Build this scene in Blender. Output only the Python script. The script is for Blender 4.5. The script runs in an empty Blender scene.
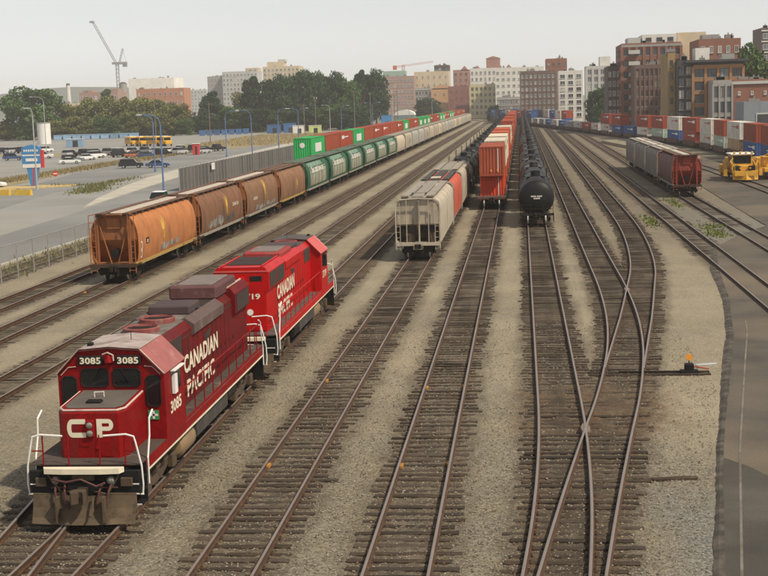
import bpy, bmesh, math, random
from mathutils import Vector, Matrix
random.seed(7)
scn = bpy.context.scene
COL = scn.collection

# ------------------------------------------------------------------ camera
cam_d = bpy.data.cameras.new('camera')
cam_d.sensor_width = 36.0
cam_d.lens = 36.0 * 1356.0 / 768.0
cam_d.clip_start = 0.5
cam_d.clip_end = 20000
cam = bpy.data.objects.new('camera', cam_d)
COL.objects.link(cam)
_R = Vector((0.99455242, 0.0993688, -0.03148519))
_U = Vector((0.01759002, 0.13772958, 0.99031366))
_F = Vector((-0.10274272, 0.98547268, -0.13523139))
_m = Matrix((( _R.x, _U.x, -_F.x, 0.0), (_R.y, _U.y, -_F.y, 0.0), (_R.z, _U.z, -_F.z, 10.849), (0, 0, 0, 1)))
cam.matrix_world = _m
scn.camera = cam

# ------------------------------------------------------------------ sky, sun, exposure
SUN_EL, SUN_AZ = math.radians(50), math.radians(-30)     # azimuth from +X towards +Y
w = bpy.data.worlds.new('World')
scn.world = w
w.use_nodes = True
nt = w.node_tree
for n in list(nt.nodes):
    nt.nodes.remove(n)
sky = nt.nodes.new('ShaderNodeTexSky')
sky.sky_type = 'NISHITA'
sky.sun_disc = False
sky.sun_elevation = SUN_EL
sky.sun_rotation = math.pi / 2 - SUN_AZ
sky.altitude = 10
sky.air_density = 1.0
sky.dust_density = 0.3
sky.ozone_density = 1.0
hs = nt.nodes.new('ShaderNodeHueSaturation')
hs.inputs['Saturation'].default_value = 0.18
bg = nt.nodes.new('ShaderNodeBackground')
bg.inputs['Strength'].default_value = 0.135
wo = nt.nodes.new('ShaderNodeOutputWorld')
nt.links.new(sky.outputs[0], hs.inputs['Color'])
mxs = nt.nodes.new('ShaderNodeMix')          # thin smoke spread evenly over the whole sky
mxs.data_type = 'RGBA'
mxs.inputs[0].default_value = 0.25
mxs.inputs[7].default_value = (7.6, 7.75, 7.8, 1)
nt.links.new(hs.outputs[0], mxs.inputs[6])
nt.links.new(mxs.outputs[2], bg.inputs['Color'])
nt.links.new(bg.outputs[0], wo.inputs['Surface'])

sun_d = bpy.data.lights.new('sun', 'SUN')
sun_d.energy = 5.0
sun_d.angle = math.radians(1.5)
sun_d.color = (1.0, 0.875, 0.70)
sun = bpy.data.objects.new('sun', sun_d)
COL.objects.link(sun)
_sd = Vector((math.cos(SUN_EL) * math.cos(SUN_AZ), math.cos(SUN_EL) * math.sin(SUN_AZ), math.sin(SUN_EL)))
sun.rotation_euler = _sd.to_track_quat('Z', 'Y').to_euler()
sun.location = (60, -20, 90)

scn.view_settings.view_transform = 'Standard'
scn.view_settings.look = 'None'
scn.view_settings.exposure = -0.22
scn.view_settings.gamma = 1.0
scn.view_settings.use_curve_mapping = False
scn.cycles.volume_bounces = 2
scn.cycles.max_bounces = 6

# ------------------------------------------------------------------ mesh helpers
class MB:
    """collects vertices and faces for one mesh"""
    def __init__(s):
        s.v, s.f, s.m = [], [], []
    def add(s, vs, fs, m=0):
        o = len(s.v)
        s.v += [tuple(p) for p in vs]
        s.f += [tuple(i + o for i in f) for f in fs]
        s.m += [m] * len(fs)
        return s
    def box(s, x0, x1, y0, y1, z0, z1, m=0):
        return s.add([(x0, y0, z0), (x1, y0, z0), (x1, y1, z0), (x0, y1, z0), (x0, y0, z1), (x1, y0, z1), (x1, y1, z1), (x0, y1, z1)],
                     [(0, 3, 2, 1), (4, 5, 6, 7), (0, 1, 5, 4), (1, 2, 6, 5), (2, 3, 7, 6), (3, 0, 4, 7)], m)
    def cbox(s, x0, x1, y0, y1, z0, z1, b=0.03, m=0):
        """box with bevelled edges"""
        vs, fs = [], []
        c = [(x0, x1), (y0, y1), (z0, z1)]
        idx = {}
        for i in (0, 1):
            for j in (0, 1):
                for k in (0, 1):
                    p = [c[0][i], c[1][j], c[2][k]]
                    sg = [1 if q == 0 else -1 for q in (i, j, k)]
                    for a in range(3):
                        q = p[:]
                        for d in range(3):
                            if d != a:
                                q[d] += sg[d] * b
                        idx[(i, j, k, a)] = len(vs)
                        vs.append(tuple(q))
        def quad(l):
            fs.append(tuple(idx[t] for t in l))
        for i in (0, 1):
            q = [(i, 0, 0, 0), (i, 1, 0, 0), (i, 1, 1, 0), (i, 0, 1, 0)]; quad(q if i else q[::-1])
            q = [(0, i, 0, 1), (0, i, 1, 1), (1, i, 1, 1), (1, i, 0, 1)]; quad(q if i else q[::-1])
            q = [(0, 0, i, 2), (1, 0, i, 2), (1, 1, i, 2), (0, 1, i, 2)]; quad(q if i else q[::-1])
        for i in (0, 1):
            for j in (0, 1):
                quad([(i, j, 0, 0), (i, j, 1, 0), (i, j, 1, 1), (i, j, 0, 1)])
                quad([(i, 0, j, 0), (i, 1, j, 0), (i, 1, j, 2), (i, 0, j, 2)])
                quad([(0, i, j, 1), (1, i, j, 1), (1, i, j, 2), (0, i, j, 2)])
                for k in (0, 1):
                    fs.append((idx[(i, j, k, 0)], idx[(i, j, k, 1)], idx[(i, j, k, 2)]))
        return s.add(vs, fs, m)
    def cyl(s, p0, p1, r0, r1=None, n=12, caps=True, m=0):
        r1 = r0 if r1 is None else r1
        p0, p1 = Vector(p0), Vector(p1)
        d = (p1 - p0).normalized()
        a = d.orthogonal().normalized(); b = d.cross(a)
        vs = []
        for p, r in ((p0, r0), (p1, r1)):
            for i in range(n):
                t = 2 * math.pi * i / n
                vs.append(p + a * (r * math.cos(t)) + b * (r * math.sin(t)))
        fs = [(i, (i + 1) % n, n + (i + 1) % n, n + i) for i in range(n)]
        if caps:
            fs += [tuple(range(n - 1, -1, -1)), tuple(range(n, 2 * n))]
        return s.add(vs, fs, m)
    def tube(s, pts, r, n=6, m=0):
        pts = [Vector(p) for p in pts]
        k = len(pts); vs = []
        prev = None
        for i, p in enumerate(pts):
            if i == 0: d = pts[1] - pts[0]
            elif i == k - 1: d = pts[-1] - pts[-2]
            else: d = (pts[i + 1] - p).normalized() + (p - pts[i - 1]).normalized()
            d = d.normalized()
            a = d.orthogonal().normalized() if prev is None else (prev - d * prev.dot(d)).normalized()
            prev = a; b = d.cross(a)
            for j in range(n):
                t = 2 * math.pi * j / n
                vs.append(p + a * (r * math.cos(t)) + b * (r * math.sin(t)))
        fs = []
        for i in range(k - 1):
            for j in range(n):
                fs.append((i * n + j, i * n + (j + 1) % n, (i + 1) * n + (j + 1) % n, (i + 1) * n + j))
        fs += [tuple(range(n - 1, -1, -1)), tuple(range((k - 1) * n, k * n))]
        return s.add(vs, fs, m)
    def prism(s, prof, a, b, axis='y', m=0, caps=True):
        n = len(prof)
        def P(u, v, t):
            return (u, t, v) if axis == 'y' else ((t, u, v) if axis == 'x' else (u, v, t))
        vs = [P(u, v, a) for u, v in prof] + [P(u, v, b) for u, v in prof]
        fs = [(i, (i + 1) % n, n + (i + 1) % n, n + i) for i in range(n)]
        if caps:
            fs += [tuple(range(n - 1, -1, -1)), tuple(range(n, 2 * n))]
        return s.add(vs, fs, m)
    def lathe(s, prof, n=24, axis='y', c=(0, 0, 0), m=0):
        """prof: (radius, position along axis)"""
        vs = []
        for r, t in prof:
            for j in range(n):
                a = 2 * math.pi * j / n
                u, v = r * math.cos(a), r * math.sin(a)
                p = (u, t, v) if axis == 'y' else ((t, u, v) if axis == 'x' else (u, v, t))
                vs.append((p[0] + c[0], p[1] + c[1], p[2] + c[2]))
        fs = []
        for i in range(len(prof) - 1):
            for j in range(n):
                fs.append((i * n + j, i * n + (j + 1) % n, (i + 1) * n + (j + 1) % n, (i + 1) * n + j))
        fs += [tuple(range(n - 1, -1, -1)), tuple(range((len(prof) - 1) * n, len(prof) * n))]
        return s.add(vs, fs, m)
    def grid(s, rows, m=0):
        """rows: list of equally long rows of points"""
        n = len(rows[0]); vs = [p for r in rows for p in r]
        fs = [(i * n + j, i * n + j + 1, (i + 1) * n + j + 1, (i + 1) * n + j) for i in range(len(rows) - 1) for j in range(n - 1)]
        return s.add(vs, fs, m)
    def mesh(s, name, mats, smooth=None):
        me = bpy.data.meshes.new(name)
        me.from_pydata(s.v, [], s.f)
        for mt in (mats if isinstance(mats, (list, tuple)) else [mats]):
            me.materials.append(mt)
        if len(me.materials) > 1:
            me.polygons.foreach_set('material_index', s.m)
        bm = bmesh.new(); bm.from_mesh(me)
        bmesh.ops.recalc_face_normals(bm, faces=bm.faces)
        bm.to_mesh(me); bm.free()
        if smooth:
            me.polygons.foreach_set('use_smooth', [True] * len(me.polygons))
            me.set_sharp_from_angle(angle=math.radians(smooth))
        me.update()
        return me

def link(name, data, parent=None, loc=(0, 0, 0), rot=(0, 0, 0), scale=None):
    o = bpy.data.objects.new(name, data)
    COL.objects.link(o)
    if parent is not None:
        o.parent = parent
    o.location = loc
    o.rotation_euler = rot
    if scale is not None:
        o.scale = scale
    return o

def tag(o, label=None, cat=None, group=None, kind=None):
    if label: o['label'] = label
    if cat: o['category'] = cat
    if group: o['group'] = group
    if kind: o['kind'] = kind
    return o

def thing(name, label, cat, loc=(0, 0, 0), rz=0.0, group=None):
    o = link(name, None, None, loc, (0, 0, rz))
    o.empty_display_size = 0.5
    return tag(o, label, cat, group)

CACHE = {}
def cached(key, fn):
    if key not in CACHE:
        CACHE[key] = fn()
    return CACHE[key]

def part(parent, name, key, fn, mats, loc=(0, 0, 0), rot=(0, 0, 0), smooth=None, scale=None):
    """mesh part of a thing; fn fills an MB; alike parts share their mesh"""
    ml = mats if isinstance(mats, (list, tuple)) else [mats]
    def mk():
        b = MB(); fn(b)
        return b.mesh(name, ml, smooth)
    me = cached((name, key, tuple(x.name for x in ml)), mk) if key is not None else mk()
    return link(name, me, parent, loc, rot, scale)

ORD = ['first', 'second', 'third', 'fourth', 'fifth', 'sixth', 'seventh', 'eighth', 'ninth', 'tenth', 'eleventh', 'twelfth', 'thirteenth',
       'fourteenth', 'fifteenth', 'sixteenth', 'seventeenth', 'eighteenth', 'nineteenth', 'twentieth', 'twenty-first', 'twenty-second',
       'twenty-third', 'twenty-fourth', 'twenty-fifth', 'twenty-sixth', 'twenty-seventh', 'twenty-eighth', 'twenty-ninth', 'thirtieth',
       'thirty-first', 'thirty-second', 'thirty-third', 'thirty-fourth', 'thirty-fifth', 'thirty-sixth', 'thirty-seventh', 'thirty-eighth', 'thirty-ninth', 'fortieth']

# ------------------------------------------------------------------ text as flat mesh
def text_mesh(txt, bold=0.0, space=1.0, shear=0.0):
    def mk():
        cu = bpy.data.curves.new('lettering', 'FONT')
        cu.body = txt
        cu.align_x = 'CENTER'; cu.align_y = 'CENTER'
        cu.size = 1.0; cu.offset = bold; cu.space_character = space; cu.shear = shear
        cu.resolution_u = 3
        ob = bpy.data.objects.new('lettering', cu)
        me = bpy.data.meshes.new_from_object(ob)
        vs = [tuple(v.co) for v in me.vertices]; fs = [tuple(p.vertices) for p in me.polygons]
        bpy.data.objects.remove(ob); bpy.data.curves.remove(cu); bpy.data.meshes.remove(me)
        return vs, fs
    return cached(('txt', txt, bold, space, shear), mk)

def lettering(parent, name, txt, mt, fmap, width=None, height=None, bold=0.02, space=1.0):
    """fmap(u, v) places letter point (u right, v up, metres about the centre) on a surface"""
    vs, fs = text_mesh(txt, bold, space)
    xs = [v[0] for v in vs]; ys = [v[1] for v in vs]
    cx, cy = (min(xs) + max(xs)) / 2, (min(ys) + max(ys)) / 2
    sx = width / (max(xs) - min(xs)) if width else None
    sy = height / (max(ys) - min(ys)) if height else None
    sx = sx or sy; sy = sy or sx
    b = MB(); b.add([fmap((v[0] - cx) * sx, (v[1] - cy) * sy) for v in vs], fs)
    me = bpy.data.meshes.new(name); me.from_pydata(b.v, [], b.f); me.materials.append(mt)
    return link(name, me, parent)

# ------------------------------------------------------------------ materials
def hexc(h):
    h = h.lstrip('#'); o = []
    for i in (0, 2, 4):
        c = int(h[i:i + 2], 16) / 255
        o.append(c / 12.92 if c <= 0.04045 else ((c + 0.055) / 1.055) ** 2.4)
    return tuple(o)

MATS = {}
def mat(name, base, rough=0.7, metal=0.0, var=0.15, scale=1.5, dirt=None, dirt_amt=0.5, dirt_scale=0.8, streak=False, bump=0.0,
        bump_scale=20.0, spec=0.4, rnd=0.0, fine=None, emit=None):
    if name in MATS:
        return MATS[name]
    m = bpy.data.materials.new(name); MATS[name] = m
    m.use_nodes = True
    t = m.node_tree; N = t.nodes; L = t.links
    for n in list(N): N.remove(n)
    out = N.new('ShaderNodeOutputMaterial')
    bs = N.new('ShaderNodeBsdfPrincipled')
    L.new(bs.outputs[0], out.inputs['Surface'])
    bs.inputs['Roughness'].default_value = rough
    bs.inputs['Metallic'].default_value = metal
    bs.inputs['Specular IOR Level'].default_value = spec
    tc = N.new('ShaderNodeTexCoord')
    base = tuple(base)
    def noise(sc, detail=4, mapping=None, rough_=0.6):
        n = N.new('ShaderNodeTexNoise'); n.inputs['Scale'].default_value = sc; n.inputs['Detail'].default_value = detail
        n.inputs['Roughness'].default_value = rough_
        if mapping:
            mp = N.new('ShaderNodeMapping'); mp.inputs['Scale'].default_value = mapping
            L.new(tc.outputs['Object'], mp.inputs['Vector']); L.new(mp.outputs[0], n.inputs['Vector'])
        else:
            L.new(tc.outputs['Object'], n.inputs['Vector'])
        return n
    def ramp(src, a, b, v0=0.0, v1=1.0):
        r = N.new('ShaderNodeMapRange'); r.inputs['From Min'].default_value = a; r.inputs['From Max'].default_value = b
        r.inputs['To Min'].default_value = v0; r.inputs['To Max'].default_value = v1
        L.new(src, r.inputs['Value']); return r.outputs[0]
    def mixc(fac, a, b, mode='MIX'):
        x = N.new('ShaderNodeMix'); x.data_type = 'RGBA'; x.blend_type = mode
        if isinstance(fac, (int, float)): x.inputs[0].default_value = fac
        else: L.new(fac, x.inputs[0])
        for i, v in ((6, a), (7, b)):
            if isinstance(v, tuple): x.inputs[i].default_value = (*v[:3], 1)
            else: L.new(v, x.inputs[i])
        return x.outputs[2]
    n1 = noise(scale)
    lo = tuple(c * (1 - var) for c in base); hi = tuple(min(1, c * (1 + var)) for c in base)
    col = mixc(ramp(n1.outputs[0], 0.3, 0.7), lo, hi)
    if fine:
        n3 = noise(fine[0], 2)
        col = mixc(ramp(n3.outputs[0], 0.35, 0.65), col, tuple(c * (1 - fine[1]) for c in base))
    if dirt is not None:
        n2 = noise(dirt_scale, 6, (2.2, 2.2, 0.25) if streak else None, 0.7)
        c0 = 0.72 - 0.42 * dirt_amt
        col = mixc(ramp(n2.outputs[0], c0, c0 + 0.16, 0, 0.85), col, tuple(dirt))
    if rnd:
        oi = N.new('ShaderNodeObjectInfo')
        hsv = N.new('ShaderNodeHueSaturation')
        L.new(ramp(oi.outputs['Random'], 0, 1, 1 - rnd, 1 + rnd), hsv.inputs['Value'])
        L.new(col, hsv.inputs['Color']); col = hsv.outputs[0]
    L.new(col, bs.inputs['Base Color'])
    if bump:
        nb = noise(bump_scale, 3)
        bp = N.new('ShaderNodeBump'); bp.inputs['Strength'].default_value = bump; bp.inputs['Distance'].default_value = 0.05
        L.new(nb.outputs[0], bp.inputs['Height']); L.new(bp.outputs[0], bs.inputs['Normal'])
    if emit:
        bs.inputs['Emission Color'].default_value = (*emit[:3], 1); bs.inputs['Emission Strength'].default_value = emit[3]
    return m

RUST = (0.11, 0.05, 0.025)
SOOT = (0.035, 0.03, 0.026)
m_black = mat('black_paint', (0.012, 0.012, 0.012), 0.65, spec=0.2, dirt=(0.045, 0.035, 0.025), dirt_amt=0.4)
m_under = mat('underframe_grime', (0.02, 0.017, 0.014), 0.9, spec=0.15, dirt=(0.06, 0.042, 0.027), dirt_amt=0.4, dirt_scale=2)
m_brownund = mat('brown_running_gear', (0.08, 0.055, 0.034), 0.9, dirt=(0.035, 0.025, 0.018), dirt_amt=0.5, dirt_scale=3)
m_tread = mat('polished_steel', (0.75, 0.74, 0.72), 0.3, metal=0.55, var=0.05)
m_wheel = mat('wheel_steel', (0.07, 0.05, 0.038), 0.7, dirt=(0.12, 0.07, 0.04), dirt_amt=0.4)
m_white = mat('white_paint', (0.72, 0.70, 0.66), 0.6, var=0.08, dirt=(0.3, 0.25, 0.2), dirt_amt=0.25)
m_cream = mat('cream_lettering', (0.70, 0.63, 0.48), 0.6, var=0.1, dirt=(0.35, 0.2, 0.14), dirt_amt=0.3, dirt_scale=3)
m_glass = mat('dark_glass', (0.010, 0.011, 0.012), 0.08, var=0.05, spec=0.4)
m_steel = mat('galvanised_steel', (0.34, 0.35, 0.35), 0.5, metal=0.3, var=0.1)
m_yellow = mat('yellow_paint', (0.62, 0.40, 0.05), 0.6, dirt=(0.2, 0.13, 0.06), dirt_amt=0.35)
m_orange = mat('orange_paint', (0.75, 0.30, 0.03), 0.6)
# ------------------------------------------------------------------ ground materials
import numpy as np

def ground_mat():
    m = bpy.data.materials.new('yard_ballast'); m.use_nodes = True
    t = m.node_tree; N = t.nodes; L = t.links
    bs = N['Principled BSDF']; bs.inputs['Roughness'].default_value = 0.95; bs.inputs['Specular IOR Level'].default_value = 0.15
    g = N.new('ShaderNodeNewGeometry')
    def noise(sc, det=4, rg=0.6):
        n = N.new('ShaderNodeTexNoise'); n.inputs['Scale'].default_value = sc; n.inputs['Detail'].default_value = det; n.inputs['Roughness'].default_value = rg
        L.new(g.outputs['Position'], n.inputs['Vector']); return n.outputs[0]
    def rng(s, a, b, c=0.0, d=1.0):
        r = N.new('ShaderNodeMapRange'); r.inputs[1].default_value = a; r.inputs[2].default_value = b; r.inputs[3].default_value = c; r.inputs[4].default_value = d
        L.new(s, r.inputs[0]); return r.outputs[0]
    def mix(f, a, b, mode='MIX'):
        x = N.new('ShaderNodeMix'); x.data_type = 'RGBA'; x.blend_type = mode
        if isinstance(f, float): x.inputs[0].default_value = f
        else: L.new(f, x.inputs[0])
        for i, v in ((6, a), (7, b)):
            if isinstance(v, tuple): x.inputs[i].default_value = (*v, 1)
            else: L.new(v, x.inputs[i])
        return x.outputs[2]
    def mul(a, b):
        x = N.new('ShaderNodeMath'); x.operation = 'MULTIPLY'
        for i, v in ((0, a), (1, b)):
            if isinstance(v, float): x.inputs[i].default_value = v
            else: L.new(v, x.inputs[i])
        return x.outputs[0]
    vo = N.new('ShaderNodeTexVoronoi'); vo.inputs['Scale'].default_value = 15.0
    L.new(g.outputs['Position'], vo.inputs['Vector'])
    sep = N.new('ShaderNodeSeparateColor'); L.new(vo.outputs['Color'], sep.inputs[0])
    stone = mix(sep.outputs[0], (0.05, 0.044, 0.035), (0.275, 0.25, 0.198))
    light = mix(rng(noise(0.35, 5), 0.35, 0.65), stone, mix(sep.outputs[1], (0.10, 0.084, 0.058), (0.285, 0.243, 0.172)))
    atn = N.new('ShaderNodeAttribute'); atn.attribute_name = 'sand'
    tan = mix(mul(atn.outputs['Fac'], rng(noise(0.12, 6, 0.65), 0.35, 0.62, 0.25, 0.85)), light, mix(rng(noise(6.0, 5, 0.7), 0.35, 0.65), (0.25, 0.213, 0.148), (0.36, 0.312, 0.222)))
    at = N.new('ShaderNodeAttribute'); at.attribute_name = 'bed'
    ag = N.new('ShaderNodeAttribute'); ag.attribute_name = 'grey'
    bedn = mul(at.outputs['Fac'], rng(noise(1.3, 6, 0.7), 0.3, 0.6, 0.5, 1.0))
    bedc = mix(rng(noise(3.0, 4), 0.35, 0.6), (0.045, 0.033, 0.021), (0.10, 0.074, 0.047))
    bedc = mix(0.22, bedc, stone)
    c = mix(bedn, tan, bedc)
    aru = N.new('ShaderNodeAttribute'); aru.attribute_name = 'rust'
    c = mix(mul(aru.outputs['Fac'], rng(noise(1.6, 6, 0.7), 0.35, 0.62, 0.1, 0.9)), c, mix(rng(noise(9.0, 4), 0.35, 0.65), (0.065, 0.034, 0.015), (0.15, 0.082, 0.04)))
    aoi = N.new('ShaderNodeAttribute'); aoi.attribute_name = 'oil'
    c = mix(mul(aoi.outputs['Fac'], rng(noise(0.45, 5, 0.65), 0.38, 0.62, 0.0, 0.85)), c, (0.045, 0.036, 0.027))
    greyc = mix(sep.outputs[2], (0.09, 0.088, 0.078), (0.24, 0.23, 0.20))
    c = mix(mul(ag.outputs['Fac'], rng(noise(0.8, 5), 0.25, 0.55, 0.3, 1.0)), c, greyc)
    # oil spots
    c = mix(mul(rng(noise(0.55, 5, 0.7), 0.62, 0.75, 0, 0.6), 1.0), c, (0.07, 0.052, 0.035))
    L.new(c, bs.inputs['Base Color'])
    bp = N.new('ShaderNodeBump'); bp.inputs['Strength'].default_value = 0.9; bp.inputs['Distance'].default_value = 0.03
    L.new(vo.outputs['Distance'], bp.inputs['Height']); bp.invert = True
    L.new(bp.outputs[0], bs.inputs['Normal'])
    return m

def flat_mat(name, c0, c1, sc, c2=None, sc2=0.1, amt=0.5, fine=30, rough=0.95, bump=0.3, thr=(0.45, 0.62)):
    m = bpy.data.materials.new(name); m.use_nodes = True
    t = m.node_tree; N = t.nodes; L = t.links
    bs = N['Principled BSDF']; bs.inputs['Roughness'].default_value = rough; bs.inputs['Specular IOR Level'].default_value = 0.2
    g = N.new('ShaderNodeNewGeometry')
    def noise(s, det=5):
        n = N.new('ShaderNodeTexNoise'); n.inputs['Scale'].default_value = s; n.inputs['Detail'].default_value = det
        L.new(g.outputs['Position'], n.inputs['Vector']); return n.outputs[0]
    def rng(s, a, b, c=0.0, d=1.0):
        r = N.new('ShaderNodeMapRange'); r.inputs[1].default_value = a; r.inputs[2].default_value = b; r.inputs[3].default_value = c; r.inputs[4].default_value = d
        L.new(s, r.inputs[0]); return r.outputs[0]
    def mix(f, a, b):
        x = N.new('ShaderNodeMix'); x.data_type = 'RGBA'; L.new(f, x.inputs[0])
        for i, v in ((6, a), (7, b)):
            if isinstance(v, tuple): x.inputs[i].default_value = (*v, 1)
            else: L.new(v, x.inputs[i])
        return x.outputs[2]
    c = mix(rng(noise(sc), 0.35, 0.65), c0, c1)
    if c2: c = mix(rng(noise(sc2, 7), thr[0], thr[1], 0, amt), c, c2)
    nf = noise(fine, 2)
    c = mix(rng(nf, 0.3, 0.7, 0, 0.35), c, tuple(v * 0.55 for v in c0))
    L.new(c, bs.inputs['Base Color'])
    bp = N.new('ShaderNodeBump'); bp.inputs['Strength'].default_value = bump; bp.inputs['Distance'].default_value = 0.02
    L.new(nf, bp.inputs['Height']); L.new(bp.outputs[0], bs.inputs['Normal'])
    return m

m_ballast = ground_mat()
m_earth = flat_mat('urban_earth', (0.16, 0.15, 0.125), (0.24, 0.225, 0.185), 0.02, (0.10, 0.10, 0.07), 0.01)
m_asph = flat_mat('yard_asphalt', (0.075, 0.068, 0.058), (0.125, 0.108, 0.086), 0.3, (0.19, 0.15, 0.105), 0.07, 0.85, fine=18, bump=0.6)
m_asphd = flat_mat('dark_asphalt_edge', (0.045, 0.041, 0.036), (0.075, 0.067, 0.056), 1.6, (0.13, 0.112, 0.088), 1.5, 0.9, fine=25)
m_road = flat_mat('road_asphalt', (0.20, 0.20, 0.195), (0.26, 0.26, 0.25), 0.08, (0.165, 0.165, 0.16), 0.03, 0.6, fine=20)
m_lot = flat_mat('lot_asphalt', (0.23, 0.228, 0.215), (0.31, 0.305, 0.285), 0.05, (0.31, 0.275, 0.20), 0.03, 0.25, fine=10)
m_walk = flat_mat('sidewalk_concrete', (0.40, 0.37, 0.31), (0.50, 0.47, 0.40), 0.3, fine=15)
m_dry = flat_mat('dry_grass_ground', (0.27, 0.22, 0.12), (0.35, 0.285, 0.16), 0.2, (0.20, 0.18, 0.08), 0.15, 0.7, fine=8, bump=0.8)

# ------------------------------------------------------------------ tracks: centre lines as (Y, X)
def spline(pts):
    ys = [p[0] for p in pts]; xs = [p[1] for p in pts]; n = len(pts)
    d = [(xs[i + 1] - xs[i]) / (ys[i + 1] - ys[i]) for i in range(n - 1)]
    m = [d[0]] + [0.0 if d[i - 1] * d[i] <= 0 else (d[i - 1] + d[i]) / 2 for i in range(1, n - 1)] + [d[-1]]
    def f(y):
        if y <= ys[0]: return xs[0] + m[0] * (y - ys[0])
        if y >= ys[-1]: return xs[-1] + m[-1] * (y - ys[-1])
        i = 0
        while y > ys[i + 1]: i += 1
        h = ys[i + 1] - ys[i]; t = (y - ys[i]) / h
        return ((2 * t**3 - 3 * t**2 + 1) * xs[i] + (t**3 - 2 * t**2 + t) * h * m[i] + (-2 * t**3 + 3 * t**2) * xs[i + 1] + (t**3 - t**2) * h * m[i + 1])
    return f
MAIN = [(120, 34.5), (160, 35.2), (202, 35.8), (254, 35.9), (294, 33.4), (334, 29.0), (374, 24.3), (432, 17.6), (535, 5.2), (707, -21.1), (819, -42.4), (1000, -82)]
fM = spline(MAIN)
fM2 = lambda y: fM(y - 12) + 6.5
TR = {
 'A': dict(f=spline([(10, -11.32), (700, -11.25)]), y0=14, y1=640, ties=(26, 500)),
 'A2': dict(f=spline([(10, -11.25), (18, -11.45), (24, -11.88), (32.3, -12.65), (45, -13.9), (58, -15.1), (72, -15.85), (90, -16.05), (700, -16.05)]), y0=18, y1=660, ties=(60, 500)),
 'Z1': dict(f=spline([(10, -20.7), (700, -20.7)]), y0=20, y1=680, ties=(44, 500)),
 'Z2': dict(f=spline([(10, -25.7), (700, -25.7)]), y0=30, y1=700, ties=(54, 120)),
 'Z3': dict(f=spline([(10, -29.7), (700, -29.7)]), y0=30, y1=720, ties=(60, 120)),
 'Z4': dict(f=spline([(10, -35.3), (700, -35.3)]), y0=50, y1=300, ties=(80, 120)),
 'B': dict(f=spline([(10, -7.09), (700, -7.09)]), y0=14, y1=615, ties=(25, 500)),
 'C': dict(f=spline([(10, -3.04), (700, -3.04)]), y0=14, y1=585, ties=(25, 500)),
 'D': dict(f=spline([(14, -0.75), (22, 0.02), (29.5, 0.60), (35, 0.92), (42.5, 1.14), (52, 1.18), (700, 1.18)]), y0=16, y1=555, ties=(25, 500)),
 'E': dict(f=spline([(14, -0.85), (22, 0.10), (29.5, 0.95), (36, 1.72), (42.3, 2.52), (48, 3.27), (53, 3.82), (58, 4.27), (65, 4.68), (74, 4.92), (90, 4.95), (700, 4.95)]), y0=16, y1=520, ties=(25, 500)),
 'F': dict(f=spline([(52, 3.72), (56, 4.2), (63, 5.05), (72, 6.05), (80, 6.92), (88, 7.60), (100, 8.25), (112, 8.62), (141, 8.85), (700, 8.86)]), y0=53.2, y1=485, ties=(54, 500)),
 'G': dict(f=spline([(10, 12.75), (700, 12.75)]), y0=30, y1=450, ties=(92, 500)),
 'H': dict(f=spline([(10, 17.2), (700, 17.2)]), y0=60, y1=410, ties=(112, 500)),
 'I': dict(f=spline([(10, 26.6), (160, 26.6), (250, 24.5), (400, 12)]), y0=140, y1=330, ties=(150, 500)),
 'M': dict(f=fM, y0=120, y1=900, ties=None),
 'M2': dict(f=fM2, y0=300, y1=900, ties=None),
}
TLABEL = {'A': 'track under the two red locomotives', 'A2': 'track branching left beneath the front locomotive', 'B': 'track with the grey box hopper string', 'C': 'track with the orange-red double stack', 'D': 'track with the black tank cars',
          'E': 'track crossing the tank car track at a frog', 'F': 'track joining by the yellow-topped switch stand'}
# ------------------------------------------------------------------ base ground and yard surface
b = MB(); b.add([(-4000, -300, -0.12), (4000, -300, -0.12), (4000, 3600, -0.12), (-4000, 3600, -0.12)], [(0, 1, 2, 3)])
tag(link('ground', b.mesh('ground', m_earth)), 'wide grey-brown city ground reaching the horizon', None, None, 'structure')

xs = np.concatenate([np.arange(-38, -16, 0.3), np.arange(-16, 9, 0.12), np.arange(9, 21, 0.3), np.arange(21, 75, 1.5)])
ys = np.concatenate([np.arange(14, 62, 0.26), np.arange(62, 150, 1.0), np.arange(150, 760, 5.0)])
XX, YY = np.meshgrid(xs, ys)
bed = np.zeros_like(XX)
rs = np.random.RandomState(3)
rust = np.zeros_like(XX); oil = np.zeros_like(XX)
wob = np.kron(rs.rand(XX.shape[0] // 4 + 1, XX.shape[1] // 4 + 1), np.ones((4, 4)))[:XX.shape[0], :XX.shape[1]]
for k, d in TR.items():
    fx = np.array([d['f'](float(y)) for y in ys])[:, None]
    ok = ((YY > d['y0'] - 1) & (YY < d['y1']))
    dist = np.abs(XX - fx)
    rust = np.maximum(rust, np.where(ok, np.clip(1.0 - np.abs(dist - 0.755) / 0.42, 0, 1) * (1.0 if k in ('D', 'E', 'F') else 0.75), 0))
    oil = np.maximum(oil, np.where(ok, np.clip(1.2 - dist / 0.5, 0, 1), 0) * {'D': 1.0, 'E': 1.0, 'F': 1.0}.get(k, 0.6))
    bs_ = {'A': 0.8, 'B': 0.75, 'C': 0.78, 'D': 0.9, 'E': 0.95}.get(k, 0.85)
    bs_ = bs_ + (0.9 - bs_) * np.clip((YY - 60) / 80, 0, 1)
    bed = np.maximum(bed, 0.62 * np.clip((XX - 2.5) / 1.0, 0, 1) * np.clip((YY - 80) / 40, 0, 1) * np.clip((21 - XX) / 1.0, 0, 1))
    bed = np.maximum(bed, bs_ * np.where(ok, np.clip((1.75 + 0.35 * (wob - 0.5) - dist) / 0.5, 0, 1), 0))
fr = rs.rand(*XX.shape)
soil = np.clip(1 - ((XX - 2.4) / 3.4) ** 2, 0, 1) * np.clip(1 - ((YY - 47.0) / 5.0) ** 2, 0, 1)
near_ = np.clip((70 - YY) / 20, 0, 1)
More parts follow.
